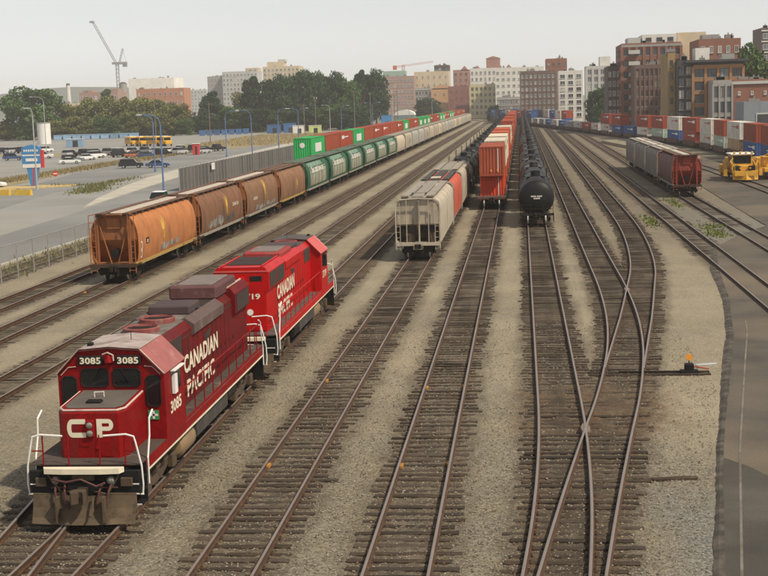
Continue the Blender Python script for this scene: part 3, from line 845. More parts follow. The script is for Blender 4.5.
def hopper(root, prof, L, m_body, m_end, m_roof, near, style='cyl', ribs=6, key='', m_hatch=None, m_sill=None):
    inset = 0.62 if style == 'cyl' else 0.42
    part(root, 'body', (key, style, L, ribs), lambda b: hopper_shell(b, prof, L, inset, ribs), m_body, smooth=32)
    for e in (0, 1):
        part(root, 'end_sheet', (key, style, L), lambda b: hopper_end(b, prof, L, inset, 2.5 if style == 'cyl' else 2.32, 0.85 if style == 'cyl' else 1.6), m_end, rot=(0, 0, math.pi * e), smooth=25)
    # roof: hatch trough in the middle, walkways along both sides
    def hatch(b):
        yv = -L / 2 + inset + 0.5
        n = 10
        Lh = (L - 2 * inset - 1.0) / n
        for i in range(n):
            b.cbox(-0.36, 0.36, yv + 0.03, yv + Lh - 0.03, 4.12, 4.30, 0.03); yv += Lh
    if near:
        n_h = 10; Lh_ = (L - 2 * inset - 1.0) / n_h
        for i_h in range(n_h):
            part(root, 'hatch_cover', (key, 'hatch1', L), lambda b: b.cbox(-0.36, 0.36, -Lh_ / 2 + 0.03, Lh_ / 2 - 0.03, 4.12, 4.30, 0.03), m_hatch or m_roof, (0, -L / 2 + inset + 0.5 + Lh_ * (i_h + 0.5), 0))
    else:
        part(root, 'hatch_trough', (key, 'hatch', L), lambda b: b.cbox(-0.36, 0.36, -L / 2 + inset + 0.5, L / 2 - inset - 0.5, 4.12, 4.30, 0.03), m_hatch or m_roof)
    for s in (-1, 1):
        def walk(b):
            x0, x1 = sorted((s * 0.62, s * 1.12))
            b.box(x0, x1, -L / 2 + 0.25, L / 2 - 0.25, 4.235, 4.275)
            y = -L / 2 + 0.4
            while y < L / 2:
                b.box(x0 + 0.02, x1 - 0.02, y, y + 0.06, 4.02, 4.235); y += 1.55
        part(root, 'roof_walkway', (key, 'walk', L, s), walk, m_roof)
    # end platforms, posts and braces
    for e in (0, 1):
        ro = (0, 0, math.pi * e); y0 = -L / 2
        def plat(b):
            b.box(-1.5, 1.5, y0, y0 + 1.3, 0.98, 1.10)
            b.box(-1.5, 1.5, y0, y0 + 0.10, 0.90, 1.12)
            b.box(-0.35, 0.35, y0 + 0.1, y0 + 3.2, 0.62, 0.99)
        part(root, 'end_platform', (key, 'plat', L), plat, m_endplat if style == 'cyl' else (m_sill or m_end), rot=ro)
        part(root, 'dark_under_box', (key, 'underbox', L), lambda b: b.box(-0.95, 0.95, y0 + 0.25, y0 + 0.9, 0.42, 0.90), m_under, rot=ro)  # dark box added to blacken the zone beneath the end platform
        part(root, 'roof_step', (key, 'rstep', L), lambda b: b.box(-1.15, 1.15, y0 + 0.2, y0 + 0.7, 4.24, 4.275), m_roof, rot=ro)
        for sd in (-1, 1):
          def frame(b):
            for s in (sd,):
                if style == 'cyl':
                    b.tube([(s * 1.45, y0 + 0.1, 0.55), (s * 1.45, y0 + 0.1, 4.2), (s * 1.1, y0 + 0.2, 4.26)], 0.035)
                    b.tube([(s * 1.05, y0 + 0.1, 1.1), (s * 1.05, y0 + 0.1, 4.2)], 0.03)
                    b.box(*sorted((s * 0.98, s * 1.10)), y0 + 0.48, y0 + 0.58, 1.1, 4.0)
                else:
                    b.tube([(s * 1.5, y0 + 0.06, 0.7), (s * 1.5, y0 + 0.06, 3.7), (s * 1.44, y0 + 0.06, 3.92), (s * 1.2, y0 + 0.06, 4.05), (0, y0 + 0.06, 4.12)], 0.045)
                    b.tube([(s * 0.75, y0 + 0.06, 1.1), (s * 0.75, y0 + 0.06, 4.08)], 0.03)
                    b.box(*sorted((s * 0.05, s * 0.14)), y0 + 0.2, y0 + 0.46, 1.1, 3.95) if s > 0 else None
          part(root, 'end_frame', (key, style, 'fr', L, sd), frame, m_end if style == 'cyl' else m_sill or m_end, rot=ro)
        if near:
            for s in (-1, 1):
                def ladder(b):
                    x0, x1 = (1.05, 1.45) if style == 'cyl' else (1.2, 1.5)
                    for i in range(9): b.cyl((s * x0, y0 + 0.08, 0.7 + i * 0.38), (s * x1, y0 + 0.08, 0.7 + i * 0.38), 0.018, n=5)
                    for xx in (x0, x1): b.box(s * xx - 0.02, s * xx + 0.02, y0 + 0.06, y0 + 0.10, 0.6, 3.85)
                part(root, 'ladder', (key, style, 'lad', L, s), ladder, m_end if style == 'cyl' else m_sill or m_end, rot=ro)
                if style == 'cyl':
                    part(root, 'brace', (key, 'brace', L, s), lambda b: b.tube([(s * 1.0, y0 + 0.56, 3.85), (s * 0.22, y0 + 0.5, 1.1)], 0.05, 6), m_end, rot=ro)
            if style == 'cyl':
                part(root, 'access_port', (key, 'port', L), lambda b: b.cyl((0, y0 + 0.5, 1.72), (0, y0 + 1.5, 1.75), 0.27, n=18), m_black, rot=ro)
                part(root, 'gusset', (key, 'gus', L), lambda b: (b.box(-0.42, 0.42, y0 + 0.56, y0 + 0.62, 3.3, 3.95),), m_end, rot=ro)
            else:
                def bay(b):
                    for s in (-1, 1):
                        b.box(*sorted((s * 0.15, s * 1.42)), y0 + 0.62, y0 + 0.66, 1.78, 2.30)
                part(root, 'end_opening_shade', (key, 'bay', L), bay, m_black, rot=ro)  # black panels paint in the shade of the openings under the slope sheet
                part(root, 'slope_stain', (key, 'stain', L), lambda b: (b.cyl((0.9, y0 + 0.55, 1.1), (0.9, y0 + 0.6, 1.75), 0.3, 0.25, n=10), b.box(-0.9, -0.25, y0 + 0.5, y0 + 0.7, 1.1, 1.7)), m_brownund, rot=ro)
        part(root, 'coupler', 'cpl', coupler_m, m_under, (0, (-1 if e == 0 else 1) * (L / 2 + 0.05), 0), ro)
    for s in (-1, 1):
        def sill(b):
            x0, x1 = sorted((s * 1.38, s * 1.50))
            b.box(x0, x1, -L / 2 + 0.02, L / 2 - 0.02, 0.98, 1.17)
        part(root, 'side_sill', (key, 'sill', L, s), sill, m_sill or m_body)
    def gate(b):
        n = 4 if style == 'cyl' else 3
        for i in range(n):
            y = -L * 0.27 + L * 0.54 * i / (n - 1)
            b.add([(-1.3, y - 1.1, 1.12), (1.3, y - 1.1, 1.12), (1.3, y + 1.1, 1.12), (-1.3, y + 1.1, 1.12), (-0.45, y - 0.35, 0.42), (0.45, y - 0.35, 0.42), (0.45, y + 0.35, 0.42), (-0.45, y + 0.35, 0.42)],
                  [(0, 1, 5, 4), (1, 2, 6, 5), (2, 3, 7, 6), (3, 0, 4, 7), (4, 5, 6, 7)])
    part(root, 'discharge_gate', (key, style, 'gate', L), gate, m_under)
    for y in (-L / 2 + 1.85, L / 2 - 1.85):
        add_truck(root, y, near)

def patch(root, name, mt, prof, ya, yb, v0, v1, n=14, rag=0.0, seed=1, side=1):
    """painted area that follows the car side"""
    r = random.Random(seed); b = MB(); rows = []
    for i in range(n + 1):
        y = ya + (yb - ya) * i / n
        a = v0 + r.uniform(0, rag); c = v1 - r.uniform(0, rag * 1.5)
        row = []
        for j in range(8):
            x, z = surf(prof, a + (c - a) * j / 7); row.append((side * x, y, z))
        rows.append(row)
    b.grid(rows)
    return link(name, b.mesh(name, mt, 30), root)
def wrap_text(root, txt, mt, prof, yc, vc, width, height, bold=0.02, name='lettering'):
    def fm(u, v):
        x, z = surf(prof, vc + v); return (x + 0.006, yc + u, z)
    return lettering(root, name, txt, mt, fm, width, height, bold)

def weathered(name, c, d, amt=0.45, rough=0.75, **kw):
    return mat(name, c, rough, var=0.16, scale=0.7, dirt=d, dirt_amt=amt, dirt_scale=0.9, streak=True, rnd=0.08, **kw)
m_or1 = weathered('faded_orange_car', (0.41, 0.155, 0.05), (0.22, 0.085, 0.035), 0.48)
m_br1 = weathered('rusty_brown_car', (0.19, 0.088, 0.042), (0.085, 0.045, 0.028), 0.6)
m_br2 = weathered('tan_brown_car', (0.225, 0.115, 0.058), (0.115, 0.06, 0.034), 0.55)
m_rusty = weathered('rust_red_end', (0.29, 0.105, 0.036), (0.11, 0.045, 0.022), 0.42)
m_rustroof = mat('rusty_walkway', (0.12, 0.062, 0.038), 0.9, dirt=(0.2, 0.15, 0.11), dirt_amt=0.4)
m_pale = mat('pale_hatch', (0.50, 0.45, 0.38), 0.8, dirt=(0.2, 0.13, 0.09), dirt_amt=0.45)
m_green = weathered('dark_green_car', (0.018, 0.085, 0.042), (0.06, 0.07, 0.05), 0.3)
m_greenroof = mat('green_grey_roof', (0.085, 0.12, 0.085), 0.85, dirt=(0.25, 0.23, 0.18), dirt_amt=0.4)
m_grey1 = weathered('pale_grey_car', (0.40, 0.35, 0.27), (0.19, 0.135, 0.085), 0.52)
m_grey2 = weathered('silver_grey_car', (0.36, 0.345, 0.31), (0.22, 0.18, 0.13), 0.35)
m_grey3 = weathered('cream_grey_car', (0.47, 0.40, 0.30), (0.30, 0.22, 0.14), 0.35)
m_greyd = weathered('dull_brown_grey_car', (0.19, 0.165, 0.145), (0.10, 0.075, 0.06), 0.5)
m_greyroof = mat('grey_roof', (0.28, 0.25, 0.21), 0.85, dirt=(0.15, 0.12, 0.09), dirt_amt=0.45)
m_redcar = weathered('coral_red_car', (0.47, 0.085, 0.045), (0.2, 0.06, 0.04), 0.3)
m_dred = weathered('deep_red_end', (0.27, 0.045, 0.028), (0.10, 0.03, 0.022), 0.4)
m_gold = mat('gold_emblem', (0.58, 0.36, 0.06), 0.6, var=0.2, dirt=(0.3, 0.13, 0.05), dirt_amt=0.35)
m_sillyel = mat('ochre_sill', (0.36, 0.24, 0.07), 0.8, dirt=(0.13, 0.08, 0.04), dirt_amt=0.55, dirt_scale=1.5)
m_sillgr = mat('dull_grey_sill', (0.27, 0.25, 0.21), 0.8, dirt=(0.13, 0.09, 0.05), dirt_amt=0.45, dirt_scale=1.5)
m_graf = mat('graffiti_grey', (0.20, 0.19, 0.17), 0.7, var=0.5, scale=1.2, dirt=(0.42, 0.40, 0.36), dirt_amt=0.42, dirt_scale=1.2)
m_grafd = mat('graffiti_dark', (0.07, 0.065, 0.06), 0.7, var=0.5, scale=2)
m_panel = mat('pale_picture_panel', (0.30, 0.30, 0.23), 0.7, var=0.25, scale=0.7, dirt=(0.25, 0.14, 0.085), dirt_amt=0.55, dirt_scale=0.6)
m_panelg = mat('pale_green_band', (0.16, 0.25, 0.19), 0.7, var=0.15)

def emblem(root, yc, prof, big=1.0):
    """gold wheat ear of three curved strokes on the car side"""
    b = MB()
    for k, dy in enumerate((-0.42, 0.0, 0.42)):
        rows = []
        for i in range(9):
            t = i / 8
            v = (0.9 + 1.9 * t * (1.0 if k == 1 else 0.86)) * big
            yy = yc + dy * (t ** 1.6) * 1.15 * big
            wv = 0.14 * math.sin(math.pi * min(1, t * 0.9 + 0.12)) * big + 0.03
            (xa, za) = surf(prof, v)
            rows.append([(xa + 0.004, yy - wv, za), (xa + 0.004, yy + wv, za)])
        b.grid(rows)
    return link('emblem', b.mesh('emblem', m_gold), root)

X2 = -25.7
LH = 16.3
brown = [('orange hopper car with rusty end nearest the street fence', m_or1, m_sillyel), ('brown hopper car with grey graffiti coupled behind the orange one', m_br1, m_sillgr),
         ('brown hopper car with a bright gold wheat emblem and grey lower patch', m_br2, m_sillgr), ('tan-brown hopper car coupled ahead of the green hopper cars', m_br2, m_sillyel)]
ycur = 82.6
for i, (lb, mb_, ms_) in enumerate(brown):
    t = thing('hopper_car', lb, 'hopper car', (X2, ycur + LH / 2, RT), 0, 'hopper cars of the long left string')
    hopper(t, CYL, LH, mb_, m_rusty, m_rustroof, True, 'cyl', 6, 'brown%d' % i, m_pale if i in (0, 1, 2) else m_rustroof, ms_)
    emblem(t, (-1.5, 1.2, 0.9, 2.0)[i], CYL, (0.95, 0.95, 1.1, 0.7)[i])
    if i == 0:
        patch(t, 'graffiti', m_graf, CYL, -2.2, 2.6, 0.12, 0.85, 12, 0.3, 3)
        patch(t, 'data_panel', m_black, CYL, -5.9, -5.2, 1.05, 1.45, 2)
        wrap_text(t, '*', m_white, CYL, -5.55, 1.22, 0.3, 0.3)
        b = MB()      # white tag on the curved rim at the near end
        for zc, rr in ((2.15, 0.3), (1.62, 0.26)):
            rows = []
            for k in range(11):
                a = -2.3 + 4.4 * k / 10
                row = []
                for q in (rr, rr - 0.09):
                    v = zc - 1.1 + q * math.sin(a); x, z = surf(CYL, v); row.append((x + 0.004, -7.0 + q * 0.8 * math.cos(a), z))
                rows.append(row)
            b.grid(rows)
        link('tag_mark', b.mesh('tag_mark', m_white), t)
    if i == 1:
        patch(t, 'graffiti', m_graf, CYL, -5.6, 0.2, 0.1, 1.15, 16, 0.35, 5)
        patch(t, 'graffiti', m_grafd, CYL, 0.7, 4.2, 0.15, 1.2, 12, 0.4, 6)
        wrap_text(t, 'CANADA', m_cream, CYL, 4.6, 1.55, 2.4, 0.3)
    if i == 2:
        patch(t, 'graffiti', m_graf, CYL, -3.5, 6.4, 0.06, 0.75, 18, 0.3, 7)
        wrap_text(t, 'CANADA', m_cream, CYL, -4.0, 1.35, 2.2, 0.3)
    ycur += LH + 0.95
for i in range(6):
    LG = 18.0
    t = thing('hopper_car', 'dark green hopper car with pale picture panel, %s green one from the brown cars' % ORD[i], 'hopper car', (X2, ycur + LG / 2, RT), 0, 'hopper cars of the long left string')
    hopper(t, CYL, LG, m_green, m_green, m_greenroof, i < 4, 'cyl', 6, 'green', None, m_sillgr)
    patch(t, 'picture_panel', m_panel, CYL, -6.4, 6.2, 0.35, 2.35, 14)
    patch(t, 'title_band', m_panelg, CYL, -6.4, 4.0, 2.47, 3.05, 8)
    wrap_text(t, 'Saskatchewan', m_white, CYL, -0.6, 2.15, 9.0, 0.75, 0.015)
    ycur += LG + 0.95
gm = [m_grey3, m_grey1, m_grey2, m_grey2, m_grey1, m_grey3, m_grey1]
i = 0
while ycur < 664:
    LG = 18.2
    t = thing('hopper_car', '%s pale grey hopper car behind the last green hopper car' % ORD[i], 'hopper car', (X2, ycur + LG / 2, RT), 0, 'hopper cars of the long left string')
    hopper(t, BOX if i not in (0,) else CYL, LG, gm[i % 7], gm[i % 7], m_greyroof, False, 'box' if i else 'cyl', 7, 'grey%d' % (i % 7), None, m_sillgr)
    if i % 3 == 1: wrap_text(t, 'CN', m_under, BOX, 2.0, 1.3, 1.6, 1.0, 0.05)
    ycur += LG + 1.0; i += 1

# grey box hoppers on track B
XB = -7.15
LBX = 18.3
y = 91.9
spec = [('pale grey box hopper car with dark end openings at the front of its string', m_grey1, m_grey1, m_greyroof, 'box', BOX),
        ('coral red hopper car with black roof behind the pale box hopper', m_redcar, m_black, mat('black_roof', (0.05, 0.045, 0.04), 0.8), 'box', BOX),
        ('grey hopper car with dark patch between the coral hopper and black tank cars', m_grey1, m_grey1, m_greyroof, 'box', BOX)]
for i, (lb, mb_, me_, mr_, st, pr) in enumerate(spec):
    L_ = (18.3, 15.2, 17.0)[i]
    t = thing('hopper_car', lb, 'hopper car', (XB, y + L_ / 2, RT), 0, 'hopper cars ahead of the tank cars')
    hopper(t, pr, L_, mb_, me_, mr_, True, st, 1 if i == 0 else 6, 'bx%d' % i, None, m_grey1 if i != 1 else m_sillgr)
    if i == 0:
        part(t, 'brake_wheel', None, lambda b: b.lathe([(0.0, 0), (0.26, 0), (0.28, 0.02), (0.26, 0.04), (0.0, 0.04)], 16, 'y', (-0.45, -L_ / 2 + 0.2, 2.0)), m_under)
        part(t, 'roof_frame', None, lambda b: (b.box(-0.5, 0.5, -6.5, -6.4, 4.3, 4.36), b.box(-0.5, -0.42, -6.5, 5, 4.3, 4.36), b.box(0.42, 0.5, -6.5, 5, 4.3, 4.36)), m_greyroof)
    if i == 1: part(t, 'pale_hatch', None, lambda b: b.cbox(-0.4, 0.4, -6.6, -4.9, 4.3, 4.4, 0.03), m_pale)
    if i == 2: patch(t, 'dark_patch', m_grafd, BOX, 3.5, 8.0, 0.1, 2.6, 6)
    y += L_ + 0.95

# ------------------------------------------------------------------ tank cars
m_tank = mat('black_tank', (0.008, 0.008, 0.008), 0.5, var=0.3, scale=0.6, dirt=(0.04, 0.034, 0.028), dirt_amt=0.32, dirt_scale=0.8, spec=0.25)
m_tank2 = mat('dusty_tank', (0.02, 0.019, 0.018), 0.45, var=0.3, scale=0.6, dirt=(0.11, 0.10, 0.088), dirt_amt=0.42, dirt_scale=0.6, spec=0.3)
def tank_car(root, L, mt, near, end_text=False):
    R, zc = 1.50, 2.28
    def tank(b):
        pr = []
        for i in range(7):
            a = math.pi / 2 * i / 6
            pr.append((max(0.02, R * math.sin(a)), -L / 2 + 1.15 - 0.62 * math.cos(a)))
        pr2 = [(r_, -t_) for r_, t_ in pr[::-1]]
        mid = []
        for k in range(1, 4):
            yy = (-L / 2 + 1.15) + (L - 2.3) * k / 4
            mid += [(R, yy - 0.06), (R + 0.012, yy - 0.04), (R + 0.012, yy + 0.04), (R, yy + 0.06)]
        b.lathe(pr + mid + pr2, 32, 'y', (0, 0, zc))
    part(root, 'tank', ('tank', L), tank, mt, smooth=35)
    def sillm(b):
        for e in (-1, 1):
            y0, y1 = sorted((e * L / 2, e * (L / 2 - 3.6)))
            b.box(-0.3, 0.3, y0, y1, 0.65, 1.0)
            b.box(-1.42, 1.42, *sorted((e * L / 2, e * (L / 2 - 0.14))), 0.82, 1.02)
            b.prism([(-1.1, 1.35), (-0.5, 0.9), (0.5, 0.9), (1.1, 1.35)], *sorted((e * (L / 2 - 2.0), e * (L / 2 - 2.4))), 'y')
            for s in (-1, 1): b.box(*sorted((s * 1.38, s * 1.44)), *sorted((e * L / 2, e * (L / 2 - 1.5))), 0.3, 1.0)
    part(root, 'stub_sill', ('sillt', L), sillm, m_under)
    def dome(b):
        b.lathe([(0.0, zc + R - 0.1), (0.42, zc + R - 0.1), (0.42, zc + R + 0.42), (0.36, zc + R + 0.47), (0.0, zc + R + 0.48)], 16, 'z', (0, 0, 0))
        b.lathe([(0.0, zc + R - 0.1), (0.3, zc + R - 0.1), (0.3, zc + R + 0.26), (0.0, zc + R + 0.28)], 14, 'z', (0, 1.1, 0))
    part(root, 'manway', 'dome', dome, mt, smooth=40)
    def plat(b):
        z = zc + R - 0.02
        for s in (-1, 1):
            b.box(*sorted((s * 0.5, s * 1.0)), -1.6, 1.6, z - 0.02, z + 0.03)
            b.tube([(s * 0.98, -1.6, z), (s * 0.98, -1.6, z + 0.75), (s * 0.98, 1.6, z + 0.75), (s * 0.98, 1.6, z)], 0.022)
            b.tube([(s * 0.98, 0, z), (s * 0.98, 0, z + 0.75)], 0.02)
            b.tube([(s * 0.98, -1.6, z + 0.4), (s * 0.98, 1.6, z + 0.4)], 0.018)
            b.tube([(s * 1.52, -0.25, 0.9), (s * 1.56, -0.25, 2.4), (s * 1.0, -0.25, z)], 0.022)
            b.tube([(s * 1.52, 0.25, 0.9), (s * 1.56, 0.25, 2.4), (s * 1.0, 0.25, z)], 0.022)
    part(root, 'top_platform', 'tplat', plat, mt)
    for e in (0, 1):
        ro = (0, 0, math.pi * e)
        if near:
            def rl(b):
                y0 = -L / 2 + 0.05
                for s in (-1, 1):
                    b.tube([(s * 1.36, y0, 0.9), (s * 1.36, y0, 1.75), (s * 0.5, y0, 1.75), (s * 0.5, y0, 1.0)], 0.024)
                b.tube([(-1.36, y0, 1.4), (1.36, y0, 1.4)], 0.02)
            part(root, 'end_rail', ('erail', L), rl, m_under, rot=ro)
        part(root, 'coupler', 'cpl', coupler_m, m_under, (0, (-1 if e == 0 else 1) * (L / 2 + 0.05), 0), ro)
    if end_text:
        b = MB()      # small white stencil, two short lines of marks
        yq = -L / 2 + 0.52
        for zz, xs_ in ((2.42, (-0.42, -0.31, -0.2, -0.09, 0.08, 0.19, 0.30, 0.41)), (2.24, (-0.2, -0.09, 0.02, 0.13, 0.24))):
            for x in xs_: b.box(x - 0.04, x + 0.04, yq - 0.008 + abs(x) * 0.07, yq + 0.03 + abs(x) * 0.07, zz - 0.05, zz + 0.06)
        link('stencil', b.mesh('stencil', m_white), root)
    for yy in (-L / 2 + 1.9, L / 2 - 1.9): add_truck(root, yy, near)
y = 114.6; i = 0
while y < 545:
    L_ = 15.4
    nm = 'black tank car with white stencil on its end, nearest the camera' if i == 0 else '%s tank car behind the nearest black tank car end' % ORD[i - 1]
    t = thing('tank_car', nm, 'tank car', (1.18, y + L_ / 2, RT), 0, 'tank cars right of the container stacks')
    tank_car(t, L_, m_tank if i == 0 else (m_tank2 if i % 3 else m_tank), i < 4, i == 0)
    y += L_ + 1.0; i += 1
y = 145.2; i = 0
while y < 600:
    t = thing('tank_car', '%s black tank car behind the grey hopper cars, left of the container stacks' % ORD[i], 'tank car', (XB, y + 7.7, RT), 0, 'tank cars left of the container stacks')
    tank_car(t, 15.4, m_tank if i % 2 else m_tank2, i < 3)
    y += 16.4; i += 1

# ------------------------------------------------------------------ containers and well cars
def corr(b, L, H, W):
    """corrugated box: sides, ends and roof"""
    def zig(n_pts, length, depth):
        out = []; p = 0.0; k = 0
        pitch = length / n_pts
        for i in range(n_pts):
            a = -length / 2 + i * pitch
            out += [(a, 0), (a + pitch * 0.28, 0), (a + pitch * 0.5, depth), (a + pitch * 0.78, depth)]
        out.append((length / 2, 0))
        return out
    z0, z1 = 0.14, H - 0.1
    zs_ = zig(int(L / 0.42), L - 0.3, 0.045)
    for s in (-1, 1):
        b.grid([[(s * (W / 2 - 0.012 - d), t, z) for t, d in zs_] for z in (z0, z1)])
    ze = zig(7, W - 0.26, 0.05)
    for e in (-1, 1):
        b.grid([[(t, e * (L / 2 - 0.015 - d), z) for t, d in ze] for z in (z0, z1)])
    b.grid([[(s * (W / 2 - 0.05), t, H - 0.03 - d * 0.5) for t, d in zs_] for s in (-1, 1)])
    b.grid([[(s * (W / 2 - 0.05), t, 0.1) for t in (-L / 2 + 0.05, L / 2 - 0.05)] for s in (-1, 1)])
def cframe(b, L, H, W):
    for sx in (-1, 1):
        for sy in (-1, 1):
            b.box(*sorted((sx * W / 2, sx * (W / 2 - 0.15))), *sorted((sy * L / 2, sy * (L / 2 - 0.16))), 0, H)
        b.box(*sorted((sx * W / 2, sx * (W / 2 - 0.06))), -L / 2 + 0.16, L / 2 - 0.16, 0.0, 0.15)
        b.box(*sorted((sx * W / 2, sx * (W / 2 - 0.06))), -L / 2 + 0.16, L / 2 - 0.16, H - 0.11, H)
    for sy in (-1, 1):
        b.box(-W / 2 + 0.15, W / 2 - 0.15, *sorted((sy * L / 2, sy * (L / 2 - 0.07))), 0, 0.15)
        b.box(-W / 2 + 0.15, W / 2 - 0.15, *sorted((sy * L / 2, sy * (L / 2 - 0.07))), H - 0.11, H)
CM = {}
m_mred = mat('marking_red', (0.35, 0.06, 0.04), 0.6); m_mblue = mat('marking_blue', (0.05, 0.10, 0.28), 0.6)
def cmat(c):
    if c not in CM:
        base = {'red': (0.30, 0.047, 0.02), 'orange': (0.41, 0.07, 0.02), 'rust': (0.27, 0.052, 0.02), 'green': (0.02, 0.30, 0.075), 'cream': (0.55, 0.49, 0.37), 'white': (0.56, 0.54, 0.48),
                'blue': (0.035, 0.095, 0.27), 'mint': (0.36, 0.45, 0.37), 'tan': (0.43, 0.28, 0.16), 'dark': (0.07, 0.06, 0.065), 'grey': (0.33, 0.34, 0.34), 'brightred': (0.60, 0.058, 0.02), 'teal': (0.10, 0.24, 0.30)}[c]
        CM[c] = mat('container_' + c, base, 0.6, var=0.14, scale=0.5, dirt=tuple(v * 0.45 + 0.02 for v in base), dirt_amt=0.32, dirt_scale=1.0, streak=True, rnd=0.12)
    return CM[c]
def container(label, x, y, z, rz, c, L=12.19, H=2.75, W=2.44, near=False, logo=None, group=None, extra=None):
    t = thing('shipping_container', label, 'container', (x, y, z), rz, group)
    m = cmat(c)
    part(t, 'shell', ('corr', L, H), lambda b: corr(b, L, H, W), m)
    part(t, 'frame', ('cfr', L, H), lambda b: cframe(b, L, H, W), m)
    if near:
        def rods(b):
            for x_ in (-0.75, -0.3, 0.3, 0.75):
                b.cyl((x_, L / 2 + 0.03, 0.1), (x_, L / 2 + 0.03, H - 0.1), 0.022, n=6)
        part(t, 'lock_rods', ('rod', L, H), rods, m_steel)
    if c in ('white', 'red', 'blue', 'cream', 'mint', 'grey') and not logo:
        mk_ = {'white': m_mred, 'cream': m_mred, 'mint': m_white, 'grey': m_mblue}.get(c, m_white)
        for s in (-1, 1):
            part(t, 'marking', ('mk', L, H, s), lambda b: (b.box(*sorted((s * (W / 2 + 0.002), s * (W / 2 + 0.008))), -L * 0.40, -L * 0.22, H * 0.62, H * 0.80), b.box(*sorted((s * (W / 2 + 0.002), s * (W / 2 + 0.008))), -L * 0.22, L * 0.1, H * 0.68, H * 0.74)), mk_)
    if logo:
        part(t, 'logo_panel', ('logo', L, H), lambda b: b.box(W / 2 + 0.004, W / 2 + 0.012, -L * 0.22, L * 0.22, H * 0.3, H * 0.72), m_white)
        part(t, 'logo_disc', ('ldisc', L, H), lambda b: b.cyl((0.0, -L / 2 - 0.012, H * 0.66), (0.0, -L / 2 - 0.003, H * 0.66), 0.36, n=20), m_white)
    return t
def well_car(label, x, y, rz, L, group, near=False):
    t = thing('well_car', label, 'well car', (x, y, RT), rz, group)
    def fr(b):
        for s in (-1, 1):
            b.box(*sorted((s * 1.30, s * 1.42)), -L / 2 + 2.4, L / 2 - 2.4, 0.35, 1.25)
        for e in (-1, 1):
            b.box(-1.42, 1.42, *sorted((e * L / 2, e * (L / 2 - 2.5))), 0.85, 1.05)
            b.box(-0.3, 0.3, *sorted((e * L / 2, e * (L / 2 - 2.5))), 0.6, 0.9)
            for s in (-1, 1): b.tube([(s * 1.3, e * (L / 2 - 0.1), 0.4), (s * 1.3, e * (L / 2 - 0.1), 1.9), (s * 0.9, e * (L / 2 - 0.1), 1.9), (s * 0.9, e * (L / 2 - 0.1), 1.0)], 0.025)
        b.box(-1.3, 1.3, -L / 2 + 2.4, L / 2 - 2.4, 0.28, 0.36)
    part(t, 'well_frame', ('well', L), fr, mat('well_car_rust', (0.10, 0.05, 0.035), 0.85, dirt=(0.05, 0.035, 0.03), dirt_amt=0.5))
    for e in (-1, 1):
        add_truck(t, e * (L / 2 - 1.3), near)
        part(t, 'coupler', 'cpl', coupler_m, m_under, (0, e * (L / 2 + 0.05), 0), (0, 0, 0 if e < 0 else math.pi))
    return t

# centre stack on track C
XC = -3.04
seq = [('rust', 'brightred'), ('cream', 'orange'), ('cream', 'orange'), ('orange', 'orange'), ('orange', 'red'), ('cream', 'orange'), ('cream', 'red'), ('orange', 'orange'), ('red', 'orange'), ('orange', 'orange'), ('orange', 'red'), ('orange', 'rust'), ('red', 'orange'), ('orange', 'orange'),
       ('red', 'orange'), ('orange', 'red'), ('red', 'red'), ('orange', 'orange'), ('red', 'orange'), ('orange', 'orange'), ('orange', 'red')]
GC = 'containers of the centre double-stack train'
y = 134.6
SKIP = {}
for i, (cu, cl) in enumerate(seq):
    LW = 18.6
    if y + LW > 575: break
    yc = y + LW / 2
    well_car('%s well car of the centre double-stack train from its near end' % ORD[i], XC, yc, 0, LW, 'well cars of the centre train', i < 2)
    if i == 0:
        lu, ll = 'rust-red container with pale stripe on top of the nearest centre stack', 'bright red container at the bottom of the nearest centre stack'
    else:
        lu = '%s container, upper one of the %s stack in the centre train' % ({'rust': 'rust-red', 'orange': 'orange-red'}.get(cu, cu), ORD[i])
        ll = '%s container, lower one of the %s stack in the centre train' % ({'rust': 'rust-red', 'orange': 'orange-red'}.get(cl, cl), ORD[i])
    a = container(ll, XC, yc, RT + 0.40, 0, cl, 12.19, 2.6, near=False, group=GC)
    tall = (i not in (6, 10))
    u = container(lu, XC, yc - 0.02, RT + 0.40 + 2.61, 0, cu, 13.7, 2.95 if tall else 2.6, near=False, group=GC) if i not in (7, 13) else None
    if i == 0:
        part(u, 'stripe', None, lambda b: b.box(0.62, 0.70, -6.875, -6.852, 0.35, 2.75), m_white)
        part(a, 'stripe', None, lambda b: b.box(0.62, 0.70, -6.12, -6.098, 0.35, 2.45), m_white)
        for s in (-0.05, 0.62): part(u, 'marker_lamp', None, lambda b: b.cbox(s - 0.09, s + 0.09, -6.90, -6.85, 0.42, 0.62, 0.02), m_orange)
    y += LW + 0.9

# left double stack on track Z3, mostly hidden behind the hoppers
XL = -29.7
y = 183.5; k = 0
greens = {0, 3, 9, 12, 13, 14, 18, 19, 22, 23}
while y < 690:
    LW = 16.0 if k else 13.2
    cl = 'green' if k in greens else ('red', 'rust', 'red')[k % 3]
    tl = 'green container with white panel' if cl == 'green' else ('dull red container' if cl == 'red' else 'rust-red container')
    container('%s, %s upper box of the train behind the left hopper cars' % (tl, ORD[k]), XL, y + LW / 2, RT + 0.4 + 2.92, 0, cl, LW, 2.9, near=False, logo=(cl == 'green'), group='upper containers of the left double-stack train')
    container('%s container, %s lower box of the train behind the left hopper cars' % ('rust-red' if k % 2 else 'dull red', ORD[k]), XL, y + LW / 2, RT + 0.4, 0, 'rust' if k % 2 else 'red', LW - 0.8, 2.9, group='lower containers of the left double-stack train')
    well_car('%s well car of the train behind the left hopper cars' % ORD[k], XL, y + LW / 2, 0, LW + 0.3, 'well cars of the left double-stack train')
    y += LW + 0.75; k += 1

